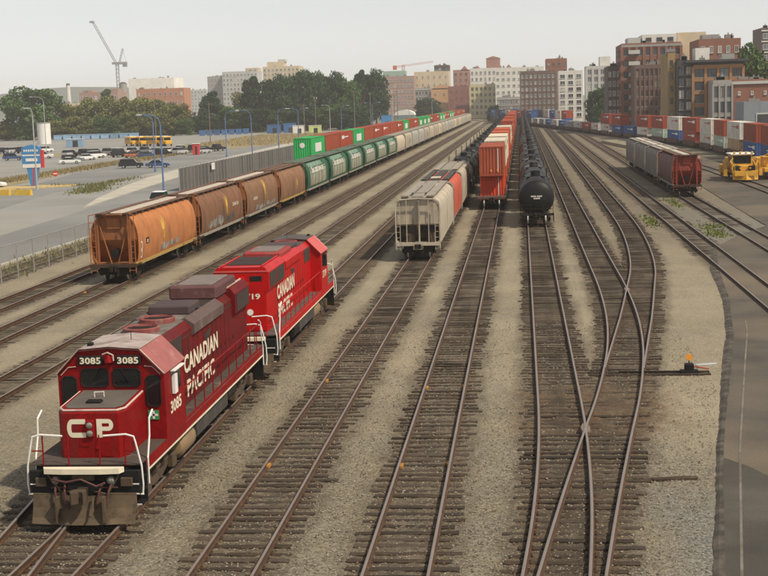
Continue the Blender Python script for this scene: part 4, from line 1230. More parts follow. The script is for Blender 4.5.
# right-hand double stack on the curving main line
def on_path(f, y):
    sl = (f(y + 0.5) - f(y - 0.5)); return f(y), y, math.atan2(-sl, 1.0)
def step_path(f, y, d):
    sl = f(y + 0.5) - f(y - 0.5); return y + d / math.hypot(1, sl)
rseq = [  # (upper, lower, upper length)
 ('rust', 'blue'), ('rust', 'blue'), ('rust', 'blue'), ('white', 'tan'), ('rust', 'mint'), ('white', 'white'), ('red', 'red'), ('white', 'blue'), ('red', 'mint'), ('red', 'white'), (None, 'blue'), ('red', 'blue'), ('red', 'white'), (None, 'white'), (None, 'red'),
 (None, 'white'), (None, 'grey'), (None, 'blue'), (None, 'white'), (None, 'blue'), (None, 'grey'), (None, 'white'), ('blue', 'grey'), ('dark', 'blue'), ('red', 'dark'), ('blue', 'grey'), ('cream', 'dark'), ('blue', 'blue'), ('dark', 'blue'), ('blue', 'dark')]
y = 172.0
for i, (cu, cl) in enumerate(rseq):
    LW = 15.6
    yc = step_path(fM, y, LW / 2)
    px, py, rz = on_path(fM, yc)
    well_car('%s well car of the curving train along the right buildings' % ORD[i], px, py, rz, LW, 'well cars of the curving train')
    container('%s container, lower box on the %s car of the curving right train' % (cl, ORD[i]), px, py, RT + 0.40, rz, cl, 12.19, 2.6, group='lower containers of the curving train')
    if cu:
        container('%s container, upper box on the %s car of the curving right train' % ('rust-red' if cu == 'rust' else cu, ORD[i]), px, py, RT + 3.01, rz, cu, 12.19 if i % 3 else 13.7, 2.75, group='upper containers of the curving train')
    y = step_path(fM, y, LW + 0.9)
# second train on the next track, seen above the first in the distance
y = 500.0; i = 0
cs = ['red', 'cream', 'blue', 'cream', 'dark', 'blue', 'cream', 'red', 'grey', 'blue', 'dark', 'red', 'cream', 'blue']
while y < 720:
    yc = step_path(fM2, y, 6.5); px, py, rz = on_path(fM2, yc)
    well_car('%s well car of the far container train under the buildings' % ORD[i], px, py, rz, 14.5, 'well cars of the far train')
    container('%s container, %s upper box of the far train under the buildings' % (cs[i % 14], ORD[i]), px, py, RT + 3.01, rz, cs[i % 14], 12.19, 2.75, group='upper containers of the far train')
    container('%s container, %s lower box of the far train under the buildings' % (cs[(i + 5) % 14], ORD[i]), px, py, RT + 0.4, rz, cs[(i + 5) % 14], 12.19, 2.6, group='lower containers of the far train')
    y = step_path(fM2, y, 15.2); i += 1

# right hopper cars on track H
y = 144.6
rsp = [('dark red hopper car with round end port, nearest on the right track', m_dred, weathered('dull_maroon_side', (0.15, 0.07, 0.058), (0.08, 0.05, 0.04), 0.4)), ('grey hopper car coupled behind the dark red one on the right', m_dred, m_greyd), ('grey hopper car, second behind the dark red one on the right', m_greyd, m_greyd), ('grey hopper car at the far end of the short right string', m_greyd, m_greyd)]
for i, (lb, me_, mb_) in enumerate(rsp):
    t = thing('hopper_car', lb, 'hopper car', (17.2, y + 7.6, RT), 0, 'hopper cars of the short right string')
    hopper(t, CYL if i == 0 else BOX, 15.2, mb_, me_, m_greyroof if i else m_rustroof, i < 2, 'cyl' if i == 0 else 'box', 6, 'rh%d' % i, m_pale, m_sillgr)
    y += 16.1
# ------------------------------------------------------------------ locomotives (front at y = 0, facing -Y; z = 0 at rail top)
def loco(label, x, y, rz, red, dusty, roofm, num, rear_num, bright):
    L = 18.6
    t = thing('locomotive', label, 'locomotive', (x, y, RT), rz, 'red diesel locomotives')
    m_deck = mat('walkway_grime_' + num, (0.065, 0.048, 0.038) if not bright else (0.09, 0.07, 0.06), 0.9, dirt=(0.2, 0.17, 0.14), dirt_amt=0.4)
    m_grille = mat('radiator_grille', (0.045, 0.03, 0.024), 0.8, dirt=(0.02, 0.018, 0.016), dirt_amt=0.5, dirt_scale=5)
    P = lambda n, fn, m, **k: part(t, n, None, fn, m, **k)
    # frame and underbody
    P('frame', lambda b: (b.cbox(-1.5, 1.5, 1.15, L - 1.15, 1.18, 1.50, 0.02), b.box(-0.7, 0.7, 0.75, L - 0.75, 0.75, 1.18)), red)
    for s in (-1, 1):
        P('sill_stripe', lambda b: b.box(*sorted((s * 1.502, s * 1.512)), 1.2, L - 1.2, 1.185, 1.245), m_cream)
    P('walkway', lambda b: b.box(-1.49, 1.49, 0.62, L - 0.62, 1.50, 1.535), m_deck)
    for e in (0, 1):
        ro = (0, 0, math.pi * e); lo = (0, L * e, 0)
        K = dict(loc=lo, rot=ro)
        # snow plough: slightly curved blade in two wings
        def plow(b):
            rows = []
            for z, dy in ((0.06, 0.0), (0.2, 0.09), (0.45, 0.17), (0.78, 0.22)):
                rows.append([(xx, 0.05 + dy + 0.16 * (abs(xx) / 1.4) ** 1.5, z) for xx in (-1.38, -1.0, -0.5, -0.16, 0.16, 0.5, 1.0, 1.38)])
            b.grid(rows)
            b.grid([[(p[0] * 0.995, p[1] + 0.04, p[2]) for p in r_] for r_ in rows])
            b.box(-1.38, 1.38, 0.42, 0.5, 0.3, 0.8)
            for xx in (-0.62, 0.62): b.box(xx - 0.03, xx + 0.03, 0.02, 0.2, 0.12, 0.8)
        P('plow', plow, mat('muddy_plow', (0.105, 0.075, 0.046), 0.9, var=0.3, scale=2, dirt=(0.04, 0.028, 0.02), dirt_amt=0.5, dirt_scale=2.5), **K)
        P('end_plate', lambda b: (b.cbox(-1.48, 1.48, 0.5, 0.62, 0.74, 1.40, 0.02), b.box(-0.42, 0.42, 0.38, 0.5, 0.72, 1.12)), m_black, **K)
        P('anticlimber', lambda b: b.prism([(-1.08, 0.50), (-1.0, 0.30), (-0.5, 0.24), (0.5, 0.24), (1.0, 0.30), (1.08, 0.50)], 1.36, 1.50, 'z'), m_cream, **K)
        P('coupler', coupler_m, m_brownund, loc=(0, (0.0 if e == 0 else L), 0), rot=ro)
        def hoses(b):
            for xx, sg in ((-0.75, 1), (-0.5, 1), (0.5, -1), (0.75, -1)):
                b.tube([(xx, 0.42, 1.05), (xx + sg * 0.04, 0.24, 0.9), (xx + sg * 0.1, 0.2, 0.6), (xx + sg * 0.16, 0.26, 0.42)], 0.03)
            b.tube([(-0.85, 0.36, 1.2), (-0.4, 0.22, 1.16), (0.0, 0.2, 1.24), (0.4, 0.22, 1.05), (0.62, 0.3, 1.12)], 0.032)
            b.tube([(-0.9, 0.46, 0.95), (0.9, 0.46, 0.95)], 0.025)
        P('air_hoses', hoses, mat('hose_rubber', (0.09, 0.035, 0.03), 0.7), **K)
        for s in (-1, 1):
            P('ditch_light', lambda b: (b.cyl((s * 0.74, 0.38, 1.16), (s * 0.74, 0.52, 1.16), 0.1, n=16), b.lathe([(0.0, 0.345), (0.06, 0.355), (0.085, 0.38)], 14, 'y', (s * 0.74, 0, 1.16))), [mat('lamp_glass', (0.36, 0.34, 0.30), 0.12, var=0.1, scale=20, metal=0.6)], **K)
            def steps(b):
                x0, x1 = sorted((s * 1.12, s * 1.50))
                for z in (0.42, 0.78, 1.12):
                    b.box(x0, x1, 0.66, 1.10, z, z + 0.035)
                b.box(x0, x1, 1.10, 1.14, 0.38, 1.45)
                b.box(*sorted((s * 1.08, s * 1.12)), 0.62, 1.14, 0.38, 1.45)
            P('steps', steps, m_black, **K)
            def edges(b):
                x0, x1 = sorted((s * 1.10, s * 1.46))
                b.box(x0, x1, 0.485, 0.498, 1.02, 1.05); b.box(x0, x1 - 0.0, 0.485, 0.498, 0.76, 0.79); b.box(x0, x1, 0.645, 0.66, 0.425, 0.455)
            P('step_edge', edges, m_white, **K)
            # white grab rails at the corner
            P('grab_rail', lambda b: (b.tube([(s * 1.52, 0.6, 0.74), (s * 1.55, 0.58, 1.0), (s * 1.53, 0.58, 1.5), (s * 1.40, 0.58, 2.12), (s * 1.36, 0.58, 2.28), (s * 1.15, 0.58, 2.34), (s * 0.55, 0.58, 2.30)], 0.026), b.tube([(s * 1.55, 0.58, 0.74), (s * 1.4, 0.58, 0.74)], 0.024)), m_white, **K)
            P('grab_rail', lambda b: b.tube([(s * 1.53, 1.2, 0.85), (s * 1.53, 1.2, 1.55), (s * 1.53, 1.45, 2.1), (s * 1.53, 1.5, 2.55), (s * 1.53, 1.85, 2.7)], 0.026), m_white, **K)
            P('end_post', lambda b: (b.tube([(s * 1.1, 0.6, 1.5), (s * 1.1, 0.6, 2.32)], 0.022), b.tube([(s * 0.42, 0.6, 1.5), (s * 0.42, 0.6, 2.32)], 0.022), b.tube([(s * 1.1, 0.6, 1.9), (s * 1.4, 0.6, 1.9)], 0.02)), red if s > 0 else red, **K)
    # short nose with bevelled corners
    def nose(b):
        plan = [(-0.76, 1.25), (0.76, 1.25), (0.93, 1.5), (0.93, 3.3), (-0.93, 3.3), (-0.93, 1.5)]
        z0 = 1.535
        def ztop(yv): return 2.84 + 0.10 * (yv - 1.25) / 2.0
        n = len(plan)
        vs = [(px, py, z0) for px, py in plan] + [(px, py, ztop(py) - 0.10) for px, py in plan]
        cxn, cyn = 0, 3.0
        vs += [(px * 0.93, py + (0.10 if py < 2 else 0), ztop(py)) for px, py in plan]
        fs = []
        for k in (0, 1):
            for i in range(n): fs.append((k * n + i, k * n + (i + 1) % n, (k + 1) * n + (i + 1) % n, (k + 1) * n + i))
        fs.append(tuple(range(2 * n, 3 * n)))
        b.add(vs, fs)
    P('nose', nose, red)
    def nosetop(b):
        z = lambda yv: 2.845 + 0.10 * (yv - 1.25) / 2.0
        pts = [(-0.64, 1.42), (0.64, 1.42), (0.80, 1.66), (0.80, 3.24), (-0.80, 3.24), (-0.80, 1.66)]
        b.add([(px, py, z(py)) for px, py in pts], [tuple(range(6))])
    P('anti_slip_top', nosetop, mat('anti_slip_grey', (0.10, 0.085, 0.072), 0.95, dirt=(0.16, 0.13, 0.11), dirt_amt=0.4))
    def ntrim(b):
        z = lambda yv: 2.815 + 0.10 * (yv - 1.25) / 2.0
        b.tube([(-0.89, 3.2, z(3.2)), (-0.89, 1.53, z(1.53)), (-0.73, 1.30, z(1.3)), (0.73, 1.30, z(1.3)), (0.89, 1.53, z(1.53)), (0.89, 3.2, z(3.2))], 0.03, 6)
    P('nose_trim', ntrim, mat('worn_white_trim', (0.52, 0.40, 0.34), 0.7, dirt=(0.3, 0.1, 0.08), dirt_amt=0.45, dirt_scale=2))
    P('sand_filler', lambda b: (b.cbox(-0.30, 0.12, 1.85, 2.1, 2.85, 2.95, 0.03),), m_black)
    P('nose_handle', lambda b: b.tube([(-0.25, 2.5, 2.88), (-0.25, 2.5, 3.05), (0.0, 2.55, 3.05), (0.0, 2.55, 2.88)], 0.015), m_white)
    def face(u0, zc):
        return lambda u, v: (u0 + u, 1.243, zc + v)
    def seg_c(b):
        n = 10; ro, ri = 0.25, 0.115; rows = []
        pts = [(0.27, 1), (0.0, 1)] + [(-0.10 - 0.14 * math.sin(math.pi * k / n), math.cos(math.pi * k / n)) for k in range(n + 1)] + [(0.0, -1), (0.27, -1)]
        for px, sg in pts:
            inner = px + 0.02 if px > -0.1 else -0.10 + (px + 0.10) * 0.15
            rows.append([(-0.40 + px, 1.242, 2.34 + 0.25 * sg), (-0.40 + (inner if px <= -0.1 else px), 1.242, 2.34 + 0.115 * sg)])
        b.grid(rows)
    P('letter_c', seg_c, m_cream)
    def seg_p(b):
        b.box(0.17, 0.315, 1.238, 1.246, 2.09, 2.59)
        rows = []; n = 8
        pts = [(0.0, 1)] + [(0.18 + 0.13 * math.sin(math.pi * k / n), math.cos(math.pi * k / n)) for k in range(n + 1)] + [(0.0, -1)]
        for px, sg in pts:
            rows.append([(0.315 + px, 1.242, 2.43 + 0.16 * sg), (0.315 + (px if px <= 0.001 else 0.18 + (px - 0.18) * 0.12), 1.242, 2.43 + 0.045 * sg)])
        b.grid(rows)
    P('letter_p', seg_p, m_cream)
    P('headlight_box', lambda b: b.cbox(-0.115, 0.115, 1.17, 1.26, 2.10, 2.57, 0.03), red)
    for zc in (2.22, 2.44):
        P('headlight', lambda b: (b.cyl((0, 1.15, zc), (0, 1.2, zc), 0.085, n=18), b.lathe([(0.0, 1.125), (0.05, 1.132), (0.078, 1.155)], 16, 'y', (0, 0, zc))), mat('lamp_glass', (0.75, 0.72, 0.62), 0.12))
    P('nose_door', lambda b: (b.box(0.12, 0.58, 1.236, 1.252, 1.58, 2.06), b.cyl((0.16, 1.22, 1.8), (0.22, 1.22, 1.8), 0.03, n=8), b.box(-0.3, -0.05, 1.23, 1.252, 1.85, 1.95)), red)
    # cab
    CP_ = [(-1.52, 1.535), (-1.52, 3.42), (-0.86, 4.10), (0.0, 4.17), (0.86, 4.10), (1.52, 3.42), (1.52, 1.535)]
    P('cab', lambda b: b.prism(CP_, 3.25, 5.4, 'y'), red)
    for s in (-1, 1):
        P('cab_skirt', lambda b: b.box(*sorted((s * 1.515, s * 1.50)), 1.25, 5.4, 1.25, 1.54), red)
    def roof(b):
        o = 0.014
        b.grid([[(-0.88, yv, 4.10 + o), (0.0, yv, 4.17 + o), (0.88, yv, 4.10 + o)] for yv in (3.17, 5.5)])
        b.grid([[(-0.88, yv, 4.07), (0.0, yv, 4.14), (0.88, yv, 4.07)] for yv in (3.17, 5.5)])
    P('cab_roof', roof, roofm)
    for s in (-1, 1):
        def ch(b):
            o = 0.012
            b.grid([[(s * (0.87 + o), yv, 4.09 + o), (s * (1.55 + o), yv, 3.39 + o)] for yv in (3.15, 5.5)])
            b.grid([[(s * 0.86, yv, 4.07), (s * 1.53, yv, 3.385)] for yv in (3.15, 5.5)])
        P('roof_slope', ch, dusty)
        P('gutter_trim', lambda b: (b.tube([(s * 0.88, 3.18, 4.10), (s * 1.54, 3.18, 3.42)], 0.018), b.tube([(s * 0.98, 3.23, 3.62), (s * 1.2, 3.23, 3.60), (s * 1.42, 3.23, 3.38)], 0.014)), mat('worn_white_trim', (0.5, 0.4, 0.34), 0.7))
    def pane(b, x0, x1, z0, z1, yv, r=0.08):
        b.prism([(x0 + r, z0), (x1 - r, z0), (x1, z0 + r), (x1, z1 - r), (x1 - r, z1), (x0 + r, z1), (x0, z1 - r), (x0, z0 + r)], yv - 0.006, yv + 0.01, 'y')
    def rim(b, x0, x1, z0, z1, yv, r=0.08):
        pts = [(x0 + r, z0), (x1 - r, z0), (x1, z0 + r), (x1, z1 - r), (x1 - r, z1), (x0 + r, z1), (x0, z1 - r), (x0, z0 + r), (x0 + r, z0)]
        b.tube([(px, yv, pz) for px, pz in pts], 0.022, 5)
    for s in (-1, 1):
        a0, a1 = sorted((s * 0.07, s * 0.84))
        w_ = P('windshield', lambda b: pane(b, a0, a1, 3.05, 3.55, 3.245), m_glass)
        part(w_, 'window_rim', None, lambda b: rim(b, a0, a1, 3.05, 3.55, 3.235), m_black)
        a2, a3 = sorted((s * 1.00, s * 1.40))
        w_ = P('front_window', lambda b: pane(b, a2, a3, 2.48, 3.34, 3.245), m_glass)
        part(w_, 'window_rim', None, lambda b: rim(b, a2, a3, 2.48, 3.34, 3.235), m_black)
        # number board
        n0, n1 = sorted((s * 0.17, s * 0.90))
        nb = P('number_board', lambda b: b.cbox(n0, n1, 3.17, 3.25, 3.66, 3.93, 0.025), m_black)
        lettering(nb, 'number', num, m_cream, lambda u, v: ((n0 + n1) / 2 + u, 3.164, 3.795 + v), 0.60, 0.19, 0.035, 1.05)
        # side windows and mirror
        def sw(b, y0, y1):
            b.box(*sorted((s * 1.515, s * 1.527)), y0, y1, 2.70, 3.30)
        P('side_window', lambda b: sw(b, 3.95, 4.45), m_glass)
        P('side_window', lambda b: sw(b, 4.52, 5.0), m_glass)
        P('armrest_shade', lambda b: (b.box(*sorted((s * 1.53, s * 1.62)), 4.0, 4.3, 2.66, 3.2), b.box(*sorted((s * 1.53, s * 1.66)), 3.9, 5.05, 3.32, 3.35)), m_white if s > 0 else m_black)
        sg = s
        lettering(t, 'cab_number', num, m_cream, (lambda u, v: (1.528, 4.35 + u, 2.30 + v)) if s > 0 else (lambda u, v: (-1.528, 4.35 - u, 2.30 + v)), 1.2, 0.36, 0.03)
        P('flag_plate', lambda b: b.box(*sorted((s * 1.02, s * 1.32)), 3.225, 3.24, 2.10, 2.36), mat('green_plate', (0.03, 0.28, 0.10), 0.5))
        P('flag_cross', lambda b: (b.box(s * 1.17 - 0.03, s * 1.17 + 0.03, 3.216, 3.224, 2.12, 2.34), b.box(s * 1.17 - 0.12, s * 1.17 + 0.12, 3.216, 3.224, 2.20, 2.26)), m_white)
    P('horn', lambda b: (b.lathe([(0.02, 3.01), (0.05, 3.03), (0.10, 3.13), (0.13, 3.21)], 14, 'y', (0, 0, 3.80)), b.lathe([(0.03, 3.70), (0.12, 3.71), (0.08, 3.85), (0.04, 3.92)], 14, 'z', (0.0, 3.12, 0.05))), red)
    P('bell_bracket', lambda b: b.tube([(-0.16, 3.1, 3.98), (0.0, 3.06, 4.04), (0.14, 3.1, 3.96), (0.15, 3.1, 3.8)], 0.022, 6), mat('worn_white_trim', (0.5, 0.4, 0.34), 0.7))
    for s in (-1, 1): P('wiper', lambda b: b.tube([(s * 0.3, 3.22, 3.57), (s * 0.52, 3.215, 3.2)], 0.012, 5), m_black)
    P('end_clutter', lambda b: (b.cbox(-1.3, -1.0, 0.42, 0.5, 0.98, 1.22, 0.02), b.cbox(0.98, 1.3, 0.42, 0.5, 0.98, 1.22, 0.02), b.cbox(-0.3, 0.3, 0.36, 0.5, 1.14, 1.32, 0.03), b.tube([(-0.95, 0.44, 1.3), (-0.6, 0.36, 0.86), (-0.2, 0.3, 0.92)], 0.028), b.tube([(0.95, 0.44, 1.3), (0.65, 0.36, 0.8), (0.3, 0.3, 0.9)], 0.028)), m_brownund)
    P('antenna_base', lambda b: (b.cbox(-0.75, -0.6, 3.6, 3.8, 4.1, 4.22, 0.02), b.cyl((0.3, 4.4, 4.15), (0.3, 4.4, 4.4), 0.012, n=6)), m_black)
    # long hood
    HW = 1.0
    HP = [(-HW, 1.535), (-HW, 3.80), (-0.80, 4.02), (0.80, 4.02), (HW, 3.80), (HW, 1.535)]
    redh = red if bright else mat('grimy_hood_red', (0.15, 0.010, 0.011), 0.6, spec=0.1, var=0.3, scale=0.9, dirt=(0.07, 0.022, 0.018), dirt_amt=0.5, dirt_scale=0.8, streak=True, fine=(8.0, 0.3))
    P('long_hood', lambda b: b.prism(HP, 5.4, L - 1.45, 'y'), redh)
    P('hood_top', lambda b: (b.box(-0.78, 0.78, 5.52, L - 1.5, 4.022, 4.04),), mat('hood_top_grime_' + num, (0.15, 0.125, 0.11) if not bright else (0.06, 0.05, 0.047), 0.9, var=0.3, dirt=(0.075, 0.06, 0.055), dirt_amt=0.5, dirt_scale=1.3))
    # hood doors on both sides: shallow panels with latches
    for s in (-1, 1):
        P('door_backing', lambda b: b.box(*sorted((s * HW, s * (HW + 0.003))), 7.36, L - 3.9, 1.58, 3.66), m_grille)
        yv = 7.4
        while yv < L - 4.4:
            P('hood_door', lambda b: b.box(*sorted((s * HW, s * (HW + 0.014))), yv, yv + 0.60, 1.62, 3.62), redh)
            P('door_latch', lambda b: b.box(*sorted((s * HW, s * (HW + 0.03))), yv + 0.55, yv + 0.6, 2.4, 2.52), m_black)
            yv += 0.66
        P('filter_grille', lambda b: (b.box(*sorted((s * HW, s * (HW + 0.02))), 5.6, 7.25, 3.15, 3.80),), m_grille)
        # flared radiator section with dark grilles
        def flare(b):
            y0, y1 = L - (4.0 if not bright else 5.2), L - 1.42
            b.prism([(s * HW * 0.98, 3.12), (s * 1.14, 3.28), (s * 1.14, 3.98), (s * 0.98, 4.20), (0.0, 4.20), (0.0, 3.9), (s * 0.8, 3.9)], y0, y1, 'y')
        P('radiator_housing', flare, redh)
        for k in range(1 if not bright else 2):
            P('radiator_grille', lambda b: b.box(*sorted((s * 1.141, s * 1.155)), (L - 3.7 if not bright else L - 5.0 + k * 1.75), (L - 1.6 if not bright else L - 3.4 + k * 1.75), 3.32, 3.94), m_grille)
        # dynamic brake blister
        P('brake_blister', lambda b: b.prism([(s * HW * 0.9, 3.45), (s * 1.10, 3.60), (s * 1.10, 3.90), (s * 0.8, 4.10), (s * 0.6, 4.02)], 8.6, 12.9, 'y'), mat('soot_brown_blister', (0.10, 0.065, 0.058), 0.85, dirt=(0.2, 0.14, 0.12), dirt_amt=0.45) if not bright else red)
        P('exhaust_stain', lambda b: b.prism([(10.2, 3.3), (10.5, 2.95), (10.9, 3.1), (11.2, 3.38)], *sorted((s * (HW + 0.017), s * (HW + 0.022))), 'x'), m_grille)
    P('exhaust_housing', lambda b: (b.cbox(-0.68, 0.68, *((9.7, 11.2) if not bright else (7.2, 9.4)), 4.03, 4.32 if not bright else 4.2, 0.04),), mat('sooty_housing', (0.06, 0.04, 0.04), 0.85))
    P('brake_hatch', lambda b: (b.cbox(-0.85, 0.85, *((13.0, 16.2) if not bright else (9.9, 12.6)), 4.03, 4.52 if not bright else 4.3, 0.07)), mat('maroon_hatch_' + num, (0.10, 0.04, 0.04) if not bright else (0.28, 0.03, 0.03), 0.8, dirt=(0.2, 0.15, 0.13), dirt_amt=0.4))
    P('hatch_lid', lambda b: b.cbox(-0.62, 0.62, *((13.3, 15.9, 4.50, 4.56) if not bright else (10.2, 12.3, 4.28, 4.34)), 0.03), mat('dust_grey_top', (0.17, 0.14, 0.125), 0.9, dirt=(0.09, 0.06, 0.055), dirt_amt=0.4))
    for yv in ((6.5, 8.3) if not bright else (6.5, 8.3, 14.0, 15.4)):
        P('roof_fan', lambda b: (b.lathe([(0.0, 4.03), (0.56, 4.03), (0.56, 4.17), (0.50, 4.20), (0.46, 4.12), (0.0, 4.12)], 22, 'z', (0, yv, 0)),), mat('fan_ring_' + num, (0.2, 0.05, 0.045), 0.8, dirt=(0.22, 0.18, 0.16), dirt_amt=0.4))
    for yv in ((6.5, 8.3) if not bright else (6.5, 8.3, 14.0, 15.4)):
        zf = 4.125
        P('fan_grille', lambda b: (b.cyl((0, yv, zf - 0.01), (0, yv, zf + 0.005), 0.46, n=20), [b.box(-0.44, 0.44, yv + q - 0.012, yv + q + 0.012, zf + 0.01, zf + 0.03) for q in (-0.3, -0.15, 0, 0.15, 0.3)]), m_grille)
    P('roof_louvres', lambda b: [b.box(-0.75, 0.75, (11.5 if not bright else 13.7) + i * 0.36, (11.7 if not bright else 13.93) + i * 0.36, (4.042 if not bright else 4.205), (4.075 if not bright else 4.235)) for i in range(4 if not bright else 8)], m_grille)
    for s in (-1, 1):
        P('roof_edge', lambda b: b.box(*sorted((s * 0.80, s * 0.86)), L - (4.0 if not bright else 5.2), L - 1.5, 4.205, 4.25), mat('worn_white_trim', (0.5, 0.4, 0.34), 0.7) if not bright else red)
        P('lift_lug', lambda b: b.cbox(*sorted((s * 0.62, s * 0.76)), 10.55, 10.8, 4.03, 4.12, 0.02), m_black)
        # road name, two lines
        f1 = (lambda z: (lambda u, v: (HW + 0.024, 9.75 + u, z + v))) if s > 0 else (lambda z: (lambda u, v: (-HW - 0.024, 9.75 - u, z + v)))
        yo = 1.2 if not bright else 1.9
        g1 = (lambda z, yc: (lambda u, v: (HW + 0.024, yc + u, z + v))) if s > 0 else (lambda z, yc: (lambda u, v: (-HW - 0.024, yc - u, z + v)))
        if not bright:
            lettering(t, 'road_name', 'CANADIAN', m_cream, g1(2.80, 9.75), 4.7, 0.58, 0.035, 1.05)
            lettering(t, 'road_name', 'PACIFIC', m_cream, g1(2.02, 9.55), 3.8, 0.55, 0.035, 1.05)
        else:
            cc = (12.4 if s > 0 else 12.4)
            lettering(t, 'road_name', 'CANADIAN', m_cream, g1(2.80, 12.6), 4.4, 0.62, 0.035, 1.05)
            lettering(t, 'road_name', 'PACIFIC', m_cream, g1(2.02, 12.9), 3.6, 0.60, 0.035, 1.05)
        # side handrail
        def hr(b): b.tube([(s * 1.46, 5.45, 2.50), (s * 1.46, L - 1.3, 2.50)], 0.022)
        P('handrail', hr, red)
        yv = 5.6
        while yv < L - 1.2:
            P('stanchion', lambda b: b.cyl((s * 1.46, yv, 1.5), (s * 1.46, yv, 2.5), 0.022, n=6), red)
            yv += 1.22
        P('toe_board', lambda b: b.box(*sorted((s * 1.47, s * 1.5)), 5.4, L - 1.2, 1.535, 1.60), red)
    # rear end
    P('rear_door', lambda b: b.box(-0.95, 0.95, L - 1.45, L - 1.41, 1.6, 3.9), red)
    lettering(t, 'end_number', rear_num, m_cream, lambda u, v: (-0.45 - u, L - 1.40, 3.0 + v), 0.62, 0.24, 0.03)
    P('rear_emblem', lambda b: b.cyl((-0.32, L - 1.42, 2.35), (-0.32, L - 1.40, 2.35), 0.13, n=18), m_white)
    for s in (-1, 1):
        nbr = P('number_board', lambda b: b.cbox(*sorted((s * 0.35, s * 0.85)), L - 1.44, L - 1.40, 3.62, 3.84, 0.01), m_black)
    P('rear_headlight', lambda b: (b.cbox(-0.14, 0.14, L - 1.5, L - 1.36, 3.6, 3.8, 0.03),), red)
    P('rear_top_trim', lambda b: b.box(-1.12, 1.12, L - 1.45, L - 1.40, 4.0, 4.06), dusty)
    # tanks and trucks
    P('fuel_tank', lambda b: b.prism([(-1.38, 1.12), (-1.38, 0.62), (-1.05, 0.32), (1.05, 0.32), (1.38, 0.62), (1.38, 1.12)], 7.2, 11.6, 'y'), mat('grimy_fuel_tank', (0.05, 0.045, 0.042), 0.7, dirt=(0.13, 0.10, 0.07), dirt_amt=0.45, dirt_scale=1.5))
    for s in (-1, 1):
        P('air_reservoir', lambda b: b.lathe([(0.02, 5.35), (0.3, 5.4), (0.42, 5.55), (0.42, 6.8), (0.3, 6.92), (0.02, 6.96)], 18, 'y', (s * 1.02, 0, 0.76)), mat('tan_mud', (0.24, 0.165, 0.09), 0.9, dirt=(0.12, 0.08, 0.05), dirt_amt=0.5), smooth=35)
        P('air_reservoir', lambda b: b.lathe([(0.02, 11.7), (0.2, 11.74), (0.22, 11.85), (0.22, 13.0), (0.02, 13.05)], 14, 'y', (s * 1.2, 0, 0.9)), m_under, smooth=35)
    for yv in (3.55, L - 3.55):
        tk = part(t, 'truck', 'locotruck', lambda b: truck_frame(b, 2.74, 0.51), m_brownund, (0, yv, 0))
        for s in (-1, 1):
            part(tk, 'brake_cylinder', ('bc', s), lambda b: (b.cyl((s * 1.14, -0.65, 0.78), (s * 1.14, -0.2, 0.78), 0.12, n=12), b.cyl((s * 1.14, 0.2, 0.78), (s * 1.14, 0.65, 0.78), 0.12, n=12), b.box(*sorted((s * 1.08, s * 1.2)), -1.7, 1.7, 0.84, 0.92)), m_brownund)
            for yy in (-1.37, 1.37):
                part(tk, 'wheel', ('lw', s), lambda b: wheel_m(b, 0.51, s), [m_wheel, m_tread], (s * 0.745, yy, 0.51), smooth=35)
                part(tk, 'journal_box', ('jb', s), lambda b: b.cbox(*sorted((s * 1.05, s * 1.26)), -0.2, 0.2, 0.3, 0.72, 0.04), m_brownund, (0, yy, 0))
    return t

red1 = mat('weathered_red', (0.235, 0.006, 0.007), 0.5, spec=0.12, var=0.28, scale=1.1, fine=(9.0, 0.25), dirt=(0.12, 0.018, 0.017), dirt_amt=0.42, dirt_scale=0.9, streak=True)
dust1 = mat('dusty_pink_red', (0.30, 0.10, 0.092), 0.75, var=0.15, dirt=(0.42, 0.24, 0.22), dirt_amt=0.4, dirt_scale=2)
roof1 = mat('dusty_grey_roof', (0.36, 0.30, 0.275), 0.85, var=0.2, scale=1.2, dirt=(0.17, 0.12, 0.105), dirt_amt=0.5, dirt_scale=1.1)
red2 = mat('bright_red', (0.42, 0.006, 0.006), 0.42, spec=0.14, var=0.16, scale=0.9, dirt=(0.30, 0.011, 0.011), dirt_amt=0.35, dirt_scale=0.9, streak=True)
dust2 = mat('pale_red', (0.52, 0.09, 0.085), 0.6, var=0.12)
roof2 = mat('sooty_roof', (0.075, 0.062, 0.058), 0.85, var=0.25, dirt=(0.2, 0.15, 0.13), dirt_amt=0.35)
XA = -11.5
loco('weathered dark red diesel locomotive with nose and cab facing the camera', XA, 32.9, 0.0, red1, dust1, roof1, '3085', '3085', False)
loco('bright red diesel locomotive coupled back to back behind the weathered one', XA + 0.06, 32.9 + 18.6 + 0.9 + 18.6, math.pi, red2, dust2, roof2, '3719', '719', True)
